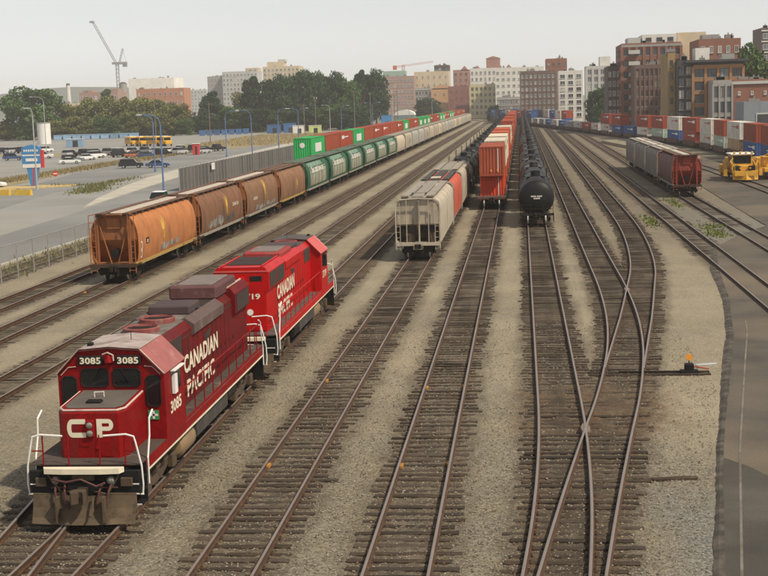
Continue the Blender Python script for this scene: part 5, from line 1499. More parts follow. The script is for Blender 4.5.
# ------------------------------------------------------------------ buildings
def wall_mat(n, c, rough=0.9, d=None):
    return mat('wall_' + n, c, rough, var=0.10, scale=0.25, dirt=d or tuple(v * 0.65 for v in c), dirt_amt=0.3, dirt_scale=0.3, streak=True)
m_win = mat('window_glass', (0.028, 0.032, 0.036), 0.15, var=0.3, scale=0.3, spec=0.6, rnd=0.5)
m_winl = mat('window_glass_blue', (0.10, 0.12, 0.13), 0.15, var=0.3, scale=0.3, spec=0.6, rnd=0.4)
m_roofgrey = mat('flat_roof', (0.22, 0.21, 0.20), 0.9)
m_blind = mat('window_blind', (0.34, 0.33, 0.29), 0.5, var=0.2, rnd=0.3); m_sillst = mat('stone_sill', (0.30, 0.28, 0.25), 0.9)
WR = random.Random(99)
def window(parent, x, y, z, ww, hh, m_fr, m_gl, rot=0.0):
    """frame and pane, proud of the wall by a few centimetres"""
    def mk(b):
        f = 0.09
        for x0, x1, z0, z1 in ((-ww / 2, ww / 2, -hh / 2, -hh / 2 + f), (-ww / 2, ww / 2, hh / 2 - f, hh / 2), (-ww / 2, -ww / 2 + f, -hh / 2 + f, hh / 2 - f), (ww / 2 - f, ww / 2, -hh / 2 + f, hh / 2 - f), (-0.035, 0.035, -hh / 2 + f, hh / 2 - f)):
            b.box(x0, x1, -0.10, 0.02, z0, z1, 0)
        b.box(-ww / 2 + f, ww / 2 - f, -0.04, 0.02, -hh / 2 + f, hh / 2 - f, 1)
    q = WR.random()
    gl = m_blind if q < 0.13 else (m_winl if q < 0.3 else m_gl)
    o = part(parent, 'window', ('win', round(ww, 2), round(hh, 2)), mk, [m_fr, gl], (x, y, z), (0, 0, rot))
    if ww > 0.5 and rot == 0.0:
        part(o, 'sill', ('sill', round(ww, 2), round(hh, 2)), lambda b: b.box(-ww / 2 - 0.08, ww / 2 + 0.08, -0.2, 0.0, -hh / 2 - 0.14, -hh / 2), m_sillst)
    return o
def building(name, label, X0, X1, H, Y, depth, wall, floors=0, bays=0, style='punched', frame=None, glass=None, wf=0.5, hf=0.55, base=1.0, roof=None, parapet=0.6, side=0, sidebays=4, rz=0.0, cat='building', cornice=None, z0=-0.1):
    W = X1 - X0
    t = thing(name, label, cat, ((X0 + X1) / 2, Y, 0), rz)
    frame = frame or m_white; glass = glass or m_win
    part(t, 'wall', None, lambda b: b.box(-W / 2, W / 2, 0, depth, z0, H), wall)
    part(t, 'roof', None, lambda b: (b.box(-W / 2 + 0.3, W / 2 - 0.3, 0.3, depth - 0.3, H, H + 0.05), b.box(-W / 2, W / 2, 0.0, 0.3, H, H + parapet), b.box(-W / 2, W / 2, depth - 0.3, depth, H, H + parapet), b.box(-W / 2, -W / 2 + 0.3, 0.3, depth - 0.3, H, H + parapet), b.box(W / 2 - 0.3, W / 2, 0.3, depth - 0.3, H, H + parapet)), roof or wall)
    if cornice:
        part(t, 'cornice', None, lambda b: b.box(-W / 2 - 0.25, W / 2 + 0.25, -0.35, 0.0, H - 0.5, H + 0.15), cornice)
    ru = random.Random(int(abs(X0) * 10 + Y))
    for q in range(4):
        sx_, sy_, sz_ = ru.uniform(0.8, 2.4), ru.uniform(0.8, 2.4), ru.uniform(0.6, 1.9)
        xq = ru.uniform(-W / 2 + 1.6, W / 2 - 1.6) if W > 4 else 0
        part(t, 'roof_unit', None, lambda b: (b.box(xq - sx_ / 2, xq + sx_ / 2, 2, 2 + sy_, H, H + sz_), b.cyl((xq, 2 + sy_ / 2, H + sz_), (xq, 2 + sy_ / 2, H + sz_ + 0.5), 0.18, n=6)), m_roofgrey)
    if floors and bays:
        fh = (H - base - 0.4) / floors; bw = W / bays
        for f in range(floors):
            for k in range(bays):
                x = -W / 2 + bw * (k + 0.5); z = base + fh * (f + 0.5)
                window(t, x, -0.0, z, bw * wf, fh * hf, frame, glass)
        if style == 'pier':
            for k in range(bays + 1):
                x = -W / 2 + bw * k; hw = bw * (1 - wf) * 0.42
                part(t, 'pier', ('pier', round(hw, 2), round(H, 1)), lambda b: b.box(-hw, hw, -0.32, 0.0, 0.0, H - 0.35), wall, (x, 0, 0))
            for f in range(floors + 1):
                z = base + fh * f
                part(t, 'spandrel', ('spn', round(W, 1), round(fh * (1 - hf), 2)), lambda b: b.box(-W / 2, W / 2, -0.16, 0.0, -fh * (1 - hf) * 0.42, fh * (1 - hf) * 0.42), wall, (0, 0, z))
        if style == 'band':
            for f in range(floors + 1):
                z = base + fh * f
                part(t, 'floor_band', ('fb', round(W, 1)), lambda b: b.box(-W / 2 - 0.05, W / 2 + 0.05, -0.3, 0.0, -0.18, 0.18), frame, (0, 0, z))
        if style == 'balcony':
            for f in range(floors):
                for k in range(0, bays, 2):
                    x = -W / 2 + bw * (k + 0.5); z = base + fh * f + 0.1
                    part(t, 'balcony', ('bal', round(bw, 1)), lambda b: (b.box(-bw * 0.45, bw * 0.45, -1.2, 0, -0.1, 0.08), b.box(-bw * 0.45, bw * 0.45, -1.2, -1.12, 0.08, 1.0)), frame, (x, 0, z))
        if side:
            fh_ = fh; bd = depth / sidebays
            for f in range(floors):
                for k in range(sidebays):
                    window(t, side * W / 2, bd * (k + 0.5), base + fh * (f + 0.5), bd * wf, fh * hf, frame, glass, math.pi / 2 * side)
    return t
def roof_box(parent, x0, x1, y0, y1, z0, z1, m, name='roof_hut'):
    return part(parent, name, None, lambda b: b.box(x0, x1, y0, y1, z0, z1), m)

w_orange = wall_mat('orange_brick', (0.31, 0.165, 0.075)); w_yb = wall_mat('ochre_brick', (0.30, 0.205, 0.09)); w_red = wall_mat('red_brick', (0.235, 0.105, 0.07))
w_brown = wall_mat('brown_brick', (0.14, 0.092, 0.076)); w_dark = wall_mat('dark_brick', (0.11, 0.08, 0.07)); w_grey = wall_mat('grey_stone', (0.30, 0.29, 0.27)); w_white = wall_mat('white_render', (0.62, 0.60, 0.55))
w_blue = wall_mat('blue_grey', (0.20, 0.225, 0.26)); w_cream = wall_mat('cream_render', (0.52, 0.46, 0.28)); w_yel = wall_mat('bright_yellow', (0.68, 0.47, 0.12)); w_beige = wall_mat('beige_render', (0.55, 0.45, 0.31))
w_pink = wall_mat('pinkish_brick', (0.34, 0.22, 0.18)); w_steel = wall_mat('dark_metal', (0.055, 0.055, 0.06)); w_tan = wall_mat('tan_orange', (0.52, 0.31, 0.16)); w_lg = wall_mat('light_grey', (0.45, 0.45, 0.43))
m_frd = mat('dark_frame', (0.05, 0.05, 0.05), 0.6); m_frb = mat('brick_frame', (0.20, 0.10, 0.07), 0.8)
m_copper = mat('green_copper', (0.28, 0.40, 0.32), 0.8)

t = building('brick_warehouse', 'orange brick warehouse with big dark windows and overhanging flat roof', 40.6, 52.2, 17.3, 330, 24, w_orange, 5, 4, 'pier', m_frd, m_win, 0.74, 0.66, 2.0, w_steel, side=-1)
part(t, 'roof_canopy', None, lambda b: (b.box(-7.6, 7.0, -1.4, 22, 17.95, 18.5), b.prism([(-9.0, 17.0), (-6.0, 18.6), (-5.6, 18.4), (-8.6, 16.8)], -1.0, 10, 'y')), w_steel)
roof_box(t, -4.5, -1.2, 6, 12, 18.5, 21.5, w_white); roof_box(t, 2.0, 5.0, 8, 13, 18.5, 20.0, w_grey)
t = building('glass_infill', 'narrow dark glass building left of the orange brick warehouse', 37.2, 40.5, 18.0, 331, 20, w_steel, 6, 2, 'punched', m_frd, m_winl, 0.8, 0.7, 1.0)
t = building('ochre_slice', 'thin ochre brick building left of the dark glass one', 35.4, 37.1, 20.0, 336, 18, w_yb, 6, 1, 'punched', m_frd, m_win, 0.4, 0.5, 1.5)
t = building('red_block', 'red brick block rising behind the orange brick warehouse', 47.5, 58.5, 24.4, 374, 20, w_red, 6, 5, 'punched', m_white, m_win, 0.45, 0.5, 2.0)
roof_box(t, -4.0, 0.5, 4, 10, 24.4, 26.3, w_grey)
t = building('red_loft', 'tall red brick loft block with white rooftop storey', 29.3, 46.1, 25.0, 402, 26, w_red, 7, 8, 'pier', m_frd, m_win, 0.55, 0.55, 2.0, side=-1, cornice=w_grey)
t2 = t
roof_box(t, -2.4, 7.4, 2, 16, 25.0, 28.0, w_white, 'white_storey'); roof_box(t, -6.6, -3.0, 1, 12, 25.0, 27.2, w_lg); roof_box(t, 8.0, 16.2, 6, 20, 20.0, 28.4, w_beige, 'stair_tower')
for k in range(3): window(t, -0.6 + k * 3.1, 1.99, 26.5, 1.6, 1.2, m_frd, m_win)
for k in range(7):
    part(t, 'balcony', 'lbal', lambda b: (b.box(-1.6, 1.6, -1.3, 0, -0.1, 0.06), b.box(-1.6, 1.6, -1.3, -1.24, 0.06, 1.0)), w_lg, (-5.0, -0.33, 3.4 + k * 3.2))
t = building('brown_warehouse', 'dark brown brick warehouse with rows of small windows before the red loft', 31.6, 40.4, 18.4, 384, 16, w_brown, 6, 7, 'pier', m_frb, m_win, 0.6, 0.6, 1.6, cornice=w_brown)
building('slim_brick', 'slim dark brick building left of the red brick loft', 26.1, 29.8, 19.0, 416, 18, w_dark, 6, 3, 'punched', m_white, m_win, 0.6, 0.55, 1.5)
building('grey_facade', 'grey stone front with tall window rows beside the low red brick building', 44.0, 48.3, 13.0, 321, 18, w_grey, 3, 3, 'pier', m_frd, m_winl, 0.66, 0.7, 2.2)
t = building('low_red_brick', 'low red brick building with pale roof edge at the right', 48.5, 66.0, 13.0, 321.5, 20, w_red, 2, 6, 'punched', m_white, m_win, 0.2, 0.2, 4.0, cornice=w_lg)
t = building('blue_shed', 'small blue-grey shed with wide opening at the right edge', 47.3, 62.0, 8.0, 298, 12, w_blue, 0, 0)
part(t, 'door_opening', None, lambda b: (b.box(-4.6, 0.6, -0.06, 0.02, 2.6, 5.9), b.box(1.4, 5.0, -0.06, 0.02, 2.6, 5.9)), m_win)
part(t, 'door_frame', None, lambda b: (b.box(-4.8, 0.8, -0.12, 0.0, 5.9, 6.2), b.box(0.5, 0.8, -0.12, 0.0, 2.6, 5.9), b.box(-4.8, -4.6, -0.12, 0.0, 2.6, 5.9)), w_lg)
building('distant_tower', 'dark tower top at the upper right corner', 82, 96, 31.5, 480, 18, w_dark, 8, 4, 'band', m_white, m_winl, 0.7, 0.5, 2)

t = building('grey_tower', 'pale grey tower with vertical window bands beside the small tree', 25.8, 35.8, 22.0, 545, 16, w_lg, 7, 4, 'pier', m_white, m_winl, 0.62, 0.7, 2)
roof_box(t, 0.5, 4.6, 3, 12, 22, 26.2, w_white)
building('white_frame_block', 'white framed block with square dark windows in the centre right', 15.9, 26.0, 21.2, 580, 18, w_white, 7, 3, 'punched', m_white, m_win, 0.62, 0.6, 2)
t = building('brick_offices', 'brown brick office block with grey upper storeys at the end of the yard', 0.0, 15.6, 22.2, 615, 22, w_brown, 7, 8, 'pier', m_white, m_winl, 0.62, 0.5, 2)
building('red_rooftop_block', 'red brick top of a block rising behind the brown offices', 12.0, 21.7, 28.2, 645, 20, w_red, 8, 4, 'punched', m_frb, m_win, 0.4, 0.4, 2)
building('white_hall', 'long white roofed hall behind the brown offices', -14, 13, 27.6, 770, 30, w_white, 7, 9, 'punched', m_white, m_winl, 0.5, 0.35, 2)
building('glass_pavilion', 'low grey glass building at the end of the tank cars', -12, -0.2, 11.2, 695, 15, w_grey, 3, 9, 'band', w_lg, m_winl, 0.8, 0.6, 1.5)
t = building('cream_block', 'cream yellow block with regular windows at the end of the yard', -29.3, -6.2, 19.2, 800, 18, w_cream, 5, 9, 'pier', w_cream, m_win, 0.55, 0.55, 1.5)
building('yellow_annex', 'bright yellow annex on the right of the cream block', -6.0, 0.3, 18.8, 801, 16, w_yel, 4, 2, 'punched', m_white, m_win, 0.35, 0.35, 1.5)
building('plain_red_block', 'plain dark red brick block left of the cream block', -43.4, -29.6, 18.8, 823, 18, wall_mat('maroon_brick', (0.24, 0.10, 0.085)), 4, 4, 'punched', m_frb, m_win, 0.2, 0.25, 2)
t = building('tan_gable_house', 'tan orange building with sloping roof edge left of the dark red block', -55, -44.4, 18.0, 845, 18, w_tan, 3, 2, 'punched', m_white, m_win, 0.2, 0.25, 3)
part(t, 'gable', None, lambda b: b.prism([(-5.3, 18.0), (5.3, 18.0), (5.3, 20.8), (-1.0, 20.5)], 0, 18, 'y'), w_tan)
building('white_offices', 'white office block behind the cream block', -32.9, -15.8, 30.8, 905, 18, w_white, 7, 6, 'punched', m_white, m_winl, 0.5, 0.5, 2)
t = building('old_brick_hall', 'old red brick hall with a square tower on the skyline', -47, -3, 31.5, 965, 22, wall_mat('old_red_brick', (0.34, 0.17, 0.13)), 7, 12, 'punched', m_frb, m_win, 0.4, 0.45, 2)
part(t, 'tower', None, lambda b: (b.box(1.3, 11.0, 3, 12, 31.5, 39.4), b.prism([(1.0, 39.4), (11.3, 39.4), (6.2, 41.0)], 2.8, 12.2, 'y')), wall_mat('old_red_brick', (0.3, 0.2, 0.1)))
for x0 in (-17, -8, 14):
    part(t, 'gable', None, lambda b: b.prism([(x0, 31.5), (x0 + 6, 31.5), (x0 + 3, 34.8)], 0, 10, 'y'), wall_mat('old_red_brick', (0.3, 0.2, 0.1)))
building('beige_block', 'beige block with few windows left of the old brick hall', -71.4, -48.0, 30.2, 925, 20, w_beige, 5, 6, 'punched', m_white, m_winl, 0.25, 0.3, 4)
building('dark_block', 'dark square tower block above the beige block', -63, -52, 36.4, 1010, 16, w_dark, 9, 4, 'band', m_frd, m_win, 0.7, 0.5, 2)
t = building('rose_brick_block', 'rose brick block with pale window grid and green roof', -91, -70, 27.4, 905, 20, w_pink, 7, 9, 'punched', m_white, m_winl, 0.5, 0.5, 1.5)
roof_box(t, -10.2, 4.5, 4, 16, 27.4, 31.6, m_copper)
building('grey_row', 'low grey row with strip windows right of the rose brick block', -66, -56, 18.6, 860, 16, w_grey, 4, 5, 'band', w_lg, m_win, 0.7, 0.5, 1.5)
t = building('beige_tower', 'beige stepped apartment tower above the left trees', -208, -178, 42.2, 1100, 22, w_beige, 11, 9, 'punched', m_white, m_winl, 0.5, 0.5, 2)
roof_box(t, -12, 2, 3, 16, 42.2, 46.6, w_beige); roof_box(t, -3, 3, 4, 14, 46.6, 48.5, w_lg)
t = building('pale_slab', 'pale long apartment slab left of the beige tower', -230.7, -203.0, 38.0, 1050, 20, w_lg, 10, 10, 'punched', m_white, m_winl, 0.55, 0.5, 2)
roof_box(t, 4, 14, 3, 16, 38, 41.0, w_beige)
building('grey_slab', 'grey slab left of the pale apartment slab', -244, -231.2, 35.0, 1056, 18, w_grey, 9, 5, 'punched', m_white, m_winl, 0.5, 0.5, 2)
building('white_store', 'plain white storage hall on the left skyline', -265, -233.4, 31.8, 910, 26, wall_mat('bright_white', (0.78, 0.76, 0.70)), 1, 3, 'punched', m_white, m_win, 0.05, 0.06, 20)
building('orange_mill', 'orange brick mill below the white storage hall', -247, -215.6, 24.0, 865, 18, wall_mat('mill_brick', (0.42, 0.19, 0.11)), 4, 9, 'punched', m_white, m_win, 0.35, 0.4, 2)
t = building('dark_brick_mill', 'dusky brick mill left of the tower crane', -263.6, -240, 22.0, 800, 20, w_pink, 4, 8, 'punched', m_white, m_win, 0.45, 0.45, 2)
roof_box(t, -11, -5, 4, 12, 22, 24.0, w_pink); roof_box(t, 4, 11, 4, 12, 22, 24.4, w_pink)
building('low_beige_shed', 'low beige shed under the white chimney', -276, -260.3, 15.8, 788, 16, w_beige, 2, 5, 'punched', m_white, m_win, 0.3, 0.3, 2)
building('hazy_block', 'faint hazy block on the far left skyline', -660, -638, 32, 1700, 20, w_grey, 8, 5, 'punched', m_white, m_winl, 0.5, 0.5, 2)
building('hazy_spire_block', 'faint narrow hazy tower on the far left skyline', -654, -643, 42, 1750, 14, w_grey, 10, 3, 'punched', m_white, m_winl, 0.5, 0.5, 2)
building('hazy_office', 'faint hazy office block left of the tall trees', -342, -325, 30, 1400, 20, w_lg, 8, 5, 'punched', m_white, m_winl, 0.5, 0.5, 2)
# chimney and silo
t = thing('chimney', 'slim white factory chimney on the left skyline', 'chimney', (-287, 850, 0))
part(t, 'stack', None, lambda b: b.cyl((0, 0, -0.1), (0, 0, 28.2), 1.7, 1.25, 16), w_white, smooth=40)
part(t, 'cap', None, lambda b: b.cyl((0, 0, 28.2), (0, 0, 29.4), 1.2, 1.1, 16), w_dark, smooth=40)
t = thing('silo', 'round grey silo at the left end of the white storage hall', 'silo', (-265.2, 898, 0))
part(t, 'drum', None, lambda b: b.cyl((0, 0, -0.1), (0, 0, 29), 2.7, n=18), w_grey, smooth=40)
part(t, 'top', None, lambda b: b.cyl((0, 0, 29), (0, 0, 30.2), 2.8, 1.2, 18), w_dark, smooth=40)

# cranes
def lattice(b, p0, p1, w_, n):
    p0, p1 = Vector(p0), Vector(p1); d = (p1 - p0); a = Vector((0, 1, 0)); c = d.normalized().cross(a).normalized(); a = c.cross(d.normalized())
    cs = [a * sx * w_ / 2 + c * sy * w_ / 2 for sx, sy in ((-1, -1), (1, -1), (1, 1), (-1, 1))]
    for o in cs: b.cyl(p0 + o, p1 + o, w_ * 0.10, n=4)
    for i in range(n):
        q0, q1 = p0 + d * (i / n), p0 + d * ((i + 1) / n)
        for j in range(4): b.cyl(q0 + cs[j], q1 + cs[(j + 1) % 4], w_ * 0.06, n=4, caps=False)
m_crane = mat('crane_grey', (0.28, 0.29, 0.30), 0.6); m_cranered = mat('crane_red', (0.5, 0.12, 0.06), 0.6)
t = thing('tower_crane', 'tall grey luffing tower crane with raised jib on the left', 'crane', (-299.0, 1000, 0))
part(t, 'mast', None, lambda b: lattice(b, (0, 0, -0.1), (0, 0, 46), 1.9, 16), m_crane)
part(t, 'cab_platform', None, lambda b: (b.box(-3.5, 7.5, -1.5, 1.5, 45.5, 47.2), b.box(4.5, 7.5, -1.2, 1.2, 43.5, 45.5)), m_crane)
part(t, 'jib', None, lambda b: lattice(b, (-1, 0, 47), (-16.5, 0, 77), 1.25, 18), m_crane)
part(t, 'a_frame', None, lambda b: (lattice(b, (2, 0, 47), (5.0, 0, 57), 1.0, 5), b.cyl((5, 0, 57), (7, 0, 47), 0.12, n=4)), m_crane)
part(t, 'jib_head', None, lambda b: b.box(-19.0, -15.8, -0.8, 0.8, 76.6, 78), m_crane)
t = thing('tower_crane', 'small orange-red tower crane above the rose brick block', 'crane', (-85.0, 1000, 0))
part(t, 'mast', None, lambda b: lattice(b, (0, 0, -0.1), (0, 0, 38), 1.6, 14), m_cranered)
part(t, 'jib', None, lambda b: lattice(b, (-6, 0, 36.5), (22, 0, 39.5), 1.0, 16), m_cranered)
part(t, 'counterweight', None, lambda b: b.box(-7.5, -4.8, -1, 1, 34.5, 37.5), m_cranered)

# far hills
b = MB(); r = random.Random(4); rows = [[], [], []]
for i in range(121):
    x = -3600 + i * 60
    hgt = 40 + 20 * math.sin(i * 0.16 + 1.0) + 10 * math.sin(i * 0.47) + r.uniform(-3, 3)
    hgt = max(14, hgt * (1.0 if x < -900 else max(0.3, 1 - (x + 900) / 700)))
    rows[0].append((x, 2850, -0.1)); rows[1].append((x, 3050, hgt)); rows[2].append((x, 3400, -0.1))
b.grid(rows)
tag(link('hills', b.mesh('hills', mat('hill_forest', (0.06, 0.075, 0.05), 1.0, var=0.3, scale=0.01))), 'faint hills along the far left horizon', None, None, 'structure')

# ------------------------------------------------------------------ trees
def leaf_mat(name, c, var=0.35):
    m = bpy.data.materials.new(name); m.use_nodes = True
    t = m.node_tree; N = t.nodes; L = t.links; bs = N['Principled BSDF']
    bs.inputs['Roughness'].default_value = 0.7; bs.inputs['Specular IOR Level'].default_value = 0.2
    g = N.new('ShaderNodeAttribute'); g.attribute_name = 'tone'
    oi = N.new('ShaderNodeObjectInfo')
    x = N.new('ShaderNodeMix'); x.data_type = 'RGBA'
    x.inputs[6].default_value = (*[v * (1 - var) for v in c], 1); x.inputs[7].default_value = (*[v * (1 + var) for v in c], 1)
    L.new(g.outputs['Fac'], x.inputs[0])
    h = N.new('ShaderNodeHueSaturation'); mr = N.new('ShaderNodeMapRange'); mr.inputs[3].default_value = 0.75; mr.inputs[4].default_value = 1.2
    L.new(oi.outputs['Random'], mr.inputs[0]); L.new(mr.outputs[0], h.inputs['Value']); L.new(x.outputs[2], h.inputs['Color'])
    L.new(h.outputs[0], bs.inputs['Base Color'])
    return m
m_leafd = leaf_mat('conifer_green', (0.028, 0.062, 0.022)); m_leafg = leaf_mat('leaf_green', (0.06, 0.11, 0.026)); m_leafo = leaf_mat('leaf_olive', (0.17, 0.175, 0.05))
m_bark = mat('bark', (0.09, 0.065, 0.045), 0.95, bump=0.5)
def crown_mesh(kind, seed, mt, n=3600):
    """leaf clumps in a unit crown: height 1, width 1; kind 'broad' or 'cone'"""
    r = np.random.RandomState(seed)
    if kind == 'broad':
        nb = 52
        th = r.rand(nb) * 6.283; u = r.rand(nb) ** 0.5
        zc = 0.09 + 0.74 * r.rand(nb)
        rad = 0.38 * np.sqrt(np.clip(1 - ((zc - 0.45) / 0.55) ** 2, 0.08, 1)) * u
        cen = np.stack([rad * np.cos(th), rad * np.sin(th), zc], -1); br = 0.09 + 0.085 * r.rand(nb)
    else:
        nb = 46
        zc = 0.06 + 0.88 * np.sort(r.rand(nb)); th = r.rand(nb) * 6.283
        rad = 0.40 * (1 - zc) ** 0.75 * (0.55 + 0.45 * r.rand(nb))
        cen = np.stack([rad * np.cos(th), rad * np.sin(th), zc], -1); br = 0.07 + 0.09 * (1 - zc)
    k = r.randint(0, nb, n)
    d = r.randn(n, 3); d /= np.linalg.norm(d, axis=1)[:, None]
    p = cen[k] + d * (br[k] * (0.55 + 0.5 * r.rand(n)))[:, None] * np.array([1, 1, 0.8])
    s = 0.015 + 0.015 * r.rand(n)
    a = r.randn(n, 3); a /= np.linalg.norm(a, axis=1)[:, None]
    bvec = np.cross(a, r.randn(n, 3)); bvec /= np.linalg.norm(bvec, axis=1)[:, None]
    v = np.stack([p - a * s[:, None], p + bvec * s[:, None] * 0.7, p + a * s[:, None], p - bvec * s[:, None] * 0.7], 1).reshape(-1, 3)
    f = np.arange(4 * n).reshape(-1, 4)
    me = bpy.data.meshes.new('crown')
    me.vertices.add(4 * n); me.vertices.foreach_set('co', v.reshape(-1))
    me.loops.add(4 * n); me.loops.foreach_set('vertex_index', f.reshape(-1))
    me.polygons.add(n); me.polygons.foreach_set('loop_start', np.arange(n) * 4)
    me.update(calc_edges=True)
    tn = np.repeat(np.clip(0.5 + 0.25 * r.randn(n) + 0.5 * (r.rand(nb)[k] - 0.5), 0, 1), 4).astype(np.float32)
    at = me.attributes.new('tone', 'FLOAT', 'POINT'); at.data.foreach_set('value', tn)
    me.materials.append(mt)
    return me
CR = {}
def tree(name, label, x, y, W, H, kind, mt, seed, group='trees beyond the lots', trunk=True):
    key = (kind, mt.name, seed % 3)
    if key not in CR: CR[key] = crown_mesh(kind, 10 + len(CR), mt, 11000)
    t = thing(name, label, 'tree', (x, y, -0.05), seed * 1.3, group)
    part(t, 'trunk', ('trunk', round(W / 4), round(H / 4)), lambda b: (b.tube([(0, 0, 0), (0.1, 0.05, H * 0.3), (0, 0.1, H * 0.62)], 0.022 * H * 0.6, 8), b.tube([(0.05, 0, H * 0.28), (W * 0.16, 0.2, H * 0.5), (W * 0.24, 0.3, H * 0.62)], 0.008 * H, 6), b.tube([(0.05, 0, H * 0.33), (-W * 0.15, -0.3, H * 0.52), (-W * 0.24, 0.0, H * 0.66)], 0.008 * H, 6), b.tube([(0, 0.05, H * 0.4), (0.3, W * 0.16, H * 0.6)], 0.007 * H, 6)), m_bark)
    link('crown', CR[key], t, (0, 0, 0), (0, 0, seed * 0.7), (W * 1.3, W * 1.3, H * 1.02))
    return t
for i, a in enumerate([
 ('broad_tree', 'large full green tree at the far left edge behind the blue sign', -205.8, 560, 23.5, 24.0, 'broad', m_leafg),
 ('broad_tree', 'olive bushy tree right of the large left tree', -194, 575, 13.5, 15.5, 'broad', m_leafo),
 ('broad_tree', 'wide olive tree spreading above the dark trailer', -183.5, 572, 15, 18.2, 'broad', m_leafo),
 ('broad_tree', 'olive tree at the right end of the dark trailer', -172, 576, 15, 19.0, 'broad', m_leafo),
 ('broad_tree', 'yellowish tree behind the school buses', -163.7, 590, 16, 17.4, 'broad', m_leafo),
 ('broad_tree', 'small round tree right of the school buses', -153.4, 600, 12.5, 15.0, 'broad', m_leafo),
 ('conifer_tree', 'dark conifer standing left of the yellowish tree below the tower crane', -222, 720, 17, 22.5, 'cone', m_leafd),
 ('broad_tree', 'light green tree in front of the orange mill', -196, 730, 18, 17.0, 'broad', m_leafg),
 ('conifer_tree', 'broad dark conifer at the left end of the tall tree row', -137, 598, 16, 19.0, 'cone', m_leafd),
 ('broad_tree', 'pale green tree between the two left conifers', -128, 640, 15, 20.0, 'broad', m_leafo),
 ('conifer_tree', 'tall pointed conifer second from the left in the tall row', -122, 615, 17, 25.0, 'cone', m_leafd),
 ('broad_tree', 'dense dark tree third from the left in the tall row', -111.5, 620, 15, 26.5, 'broad', m_leafd),
 ('broad_tree', 'tallest dense tree in the middle of the tall row', -103, 626, 15, 28.8, 'broad', m_leafd),
 ('broad_tree', 'dense tree right of the tallest one in the tall row', -95, 630, 14, 27.6, 'broad', m_leafd),
 ('broad_tree', 'dark rounded tree fourth from the right in the tall row', -87.5, 640, 14, 27.4, 'broad', m_leafd),
 ('broad_tree', 'slightly lighter tree third from the right in the tall row', -80.5, 636, 12, 24.5, 'broad', m_leafg),
 ('conifer_tree', 'conifer near the right end of the tall row', -75.5, 645, 13, 27.0, 'cone', m_leafd),
 ('broad_tree', 'last tall dark tree at the right end of the row', -68.8, 650, 12, 28.2, 'broad', m_leafd),
 ('shrub', 'low light green thicket under the tall trees, left part', -92, 590, 14, 9.5, 'broad', m_leafg),
 ('shrub', 'low green thicket under the tall trees, right part', -76, 596, 13, 9.0, 'broad', m_leafg),
 ('broad_tree', 'dark green tree before the tan building at the yard end', -53, 790, 14, 13.5, 'broad', m_leafd),
 ('broad_tree', 'small dark tree at the foot of the pale grey tower', 28.9, 520, 9.0, 15.4, 'broad', m_leafd),
 ('broad_tree', 'green tree rising above the low red brick building', 59.5, 346, 13, 23.5, 'broad', m_leafg),
 ('broad_tree', 'green tree at the right edge behind the low red building', 67, 350, 12, 22.0, 'broad', m_leafg),
 ('broad_tree', 'small tree beside the low glass building at the yard end', -14, 690, 6, 8.6, 'broad', m_leafd),
]):
    tree(a[0], a[1], a[2], a[3], a[4], a[5], a[6], a[7], i + 1)
for i in range(11):
    tree('shrub', '%s low bushy thicket from the left under the olive trees' % ORD[i], -216 + i * 7.4, 556 + (i % 3) * 5, 12, 7.5 + (i * 37 % 5), 'broad', (m_leafo, m_leafo, m_leafg, m_leafo)[i % 4], i + 2, 'thicket behind the lots')
for i in range(7):
    tree('shrub', '%s dark thicket from the left beneath the tall tree row' % ORD[i], -136 + i * 10.5, 588 + (i % 2) * 6, 14, 9.0 + (i * 31 % 4), 'broad', (m_leafd, m_leafg)[i % 2], i + 1, 'thicket under the tall trees')
tree('shrub', 'green bush at the left edge beside the chain-link fence', -36.2, 87.0, 1.7, 1.9, 'broad', m_leafg, 2, 'bushes by the fence')

# ------------------------------------------------------------------ fences and barrier
m_wire = mat('chain_wire', (0.30, 0.29, 0.27), 0.6, metal=0.2)
t = thing('chain_link_fence', 'rusty grey chain-link fence between the left tracks and the street', 'fence', (-33.6, 60, 0))
yv = 0.0; k = 0
while yv < 52:
    part(t, 'post', 'fpost', lambda b: b.cyl((0, 0, -0.05), (0, 0, 2.45), 0.045, n=8), m_wire, (0, yv, 0)); yv += 3.0
part(t, 'top_rail', None, lambda b: b.cyl((0, 0, 2.38), (0, 51, 2.38), 0.03, n=6), m_wire)
def wires(b):
    st = 0.30
    n = int(51 / st)
    for i in range(-8, n):
        y0 = i * st
        for sg in (1, -1):
            ya, yb = (y0, y0 + 2.3) if sg > 0 else (y0 + 2.3, y0)
            za, zb = 0.05, 2.35
            if min(ya, yb) < 0 or max(ya, yb) > 51: continue
            b.add([(0, ya, za), (0.012, ya, za), (0.012, yb, zb), (0, yb, zb)], [(0, 1, 2, 3)])
            b.add([(0.006, ya - 0.006, za), (0.006, ya + 0.006, za), (0.006, yb + 0.006, zb), (0.006, yb - 0.006, zb)], [(0, 1, 2, 3)])
o = part(t, 'wire_mesh', None, wires, m_wire); o['kind'] = 'stuff'
t = thing('slatted_barrier', 'long grey slatted barrier fence between street and rail yard', 'fence', (-45.6, 178, 0))
m_slat = mat('grey_slat', (0.12, 0.115, 0.105), 0.8, var=0.2, dirt=(0.07, 0.068, 0.062), dirt_amt=0.4, rnd=0.25)
for i in range(58):
    part(t, 'panel', 'bpan', lambda b: [b.box(-0.03, 0.03, 0.06 + j * 0.25, 0.26 + j * 0.25, 0.1, 3.0) for j in range(8)], m_slat, (0, i * 2.12, 0))
    part(t, 'post', 'bpost', lambda b: b.box(-0.06, 0.06, -0.05, 0.05, -0.05, 3.15), m_steel, (0, i * 2.12, 0))
t = thing('white_notice', 'small white notice board mounted on the grey barrier', 'sign', (-45.3, 197, 0))
part(t, 'board', None, lambda b: b.cbox(-0.0, 0.06, -1.0, 1.0, 1.9, 2.9, 0.02), m_white)
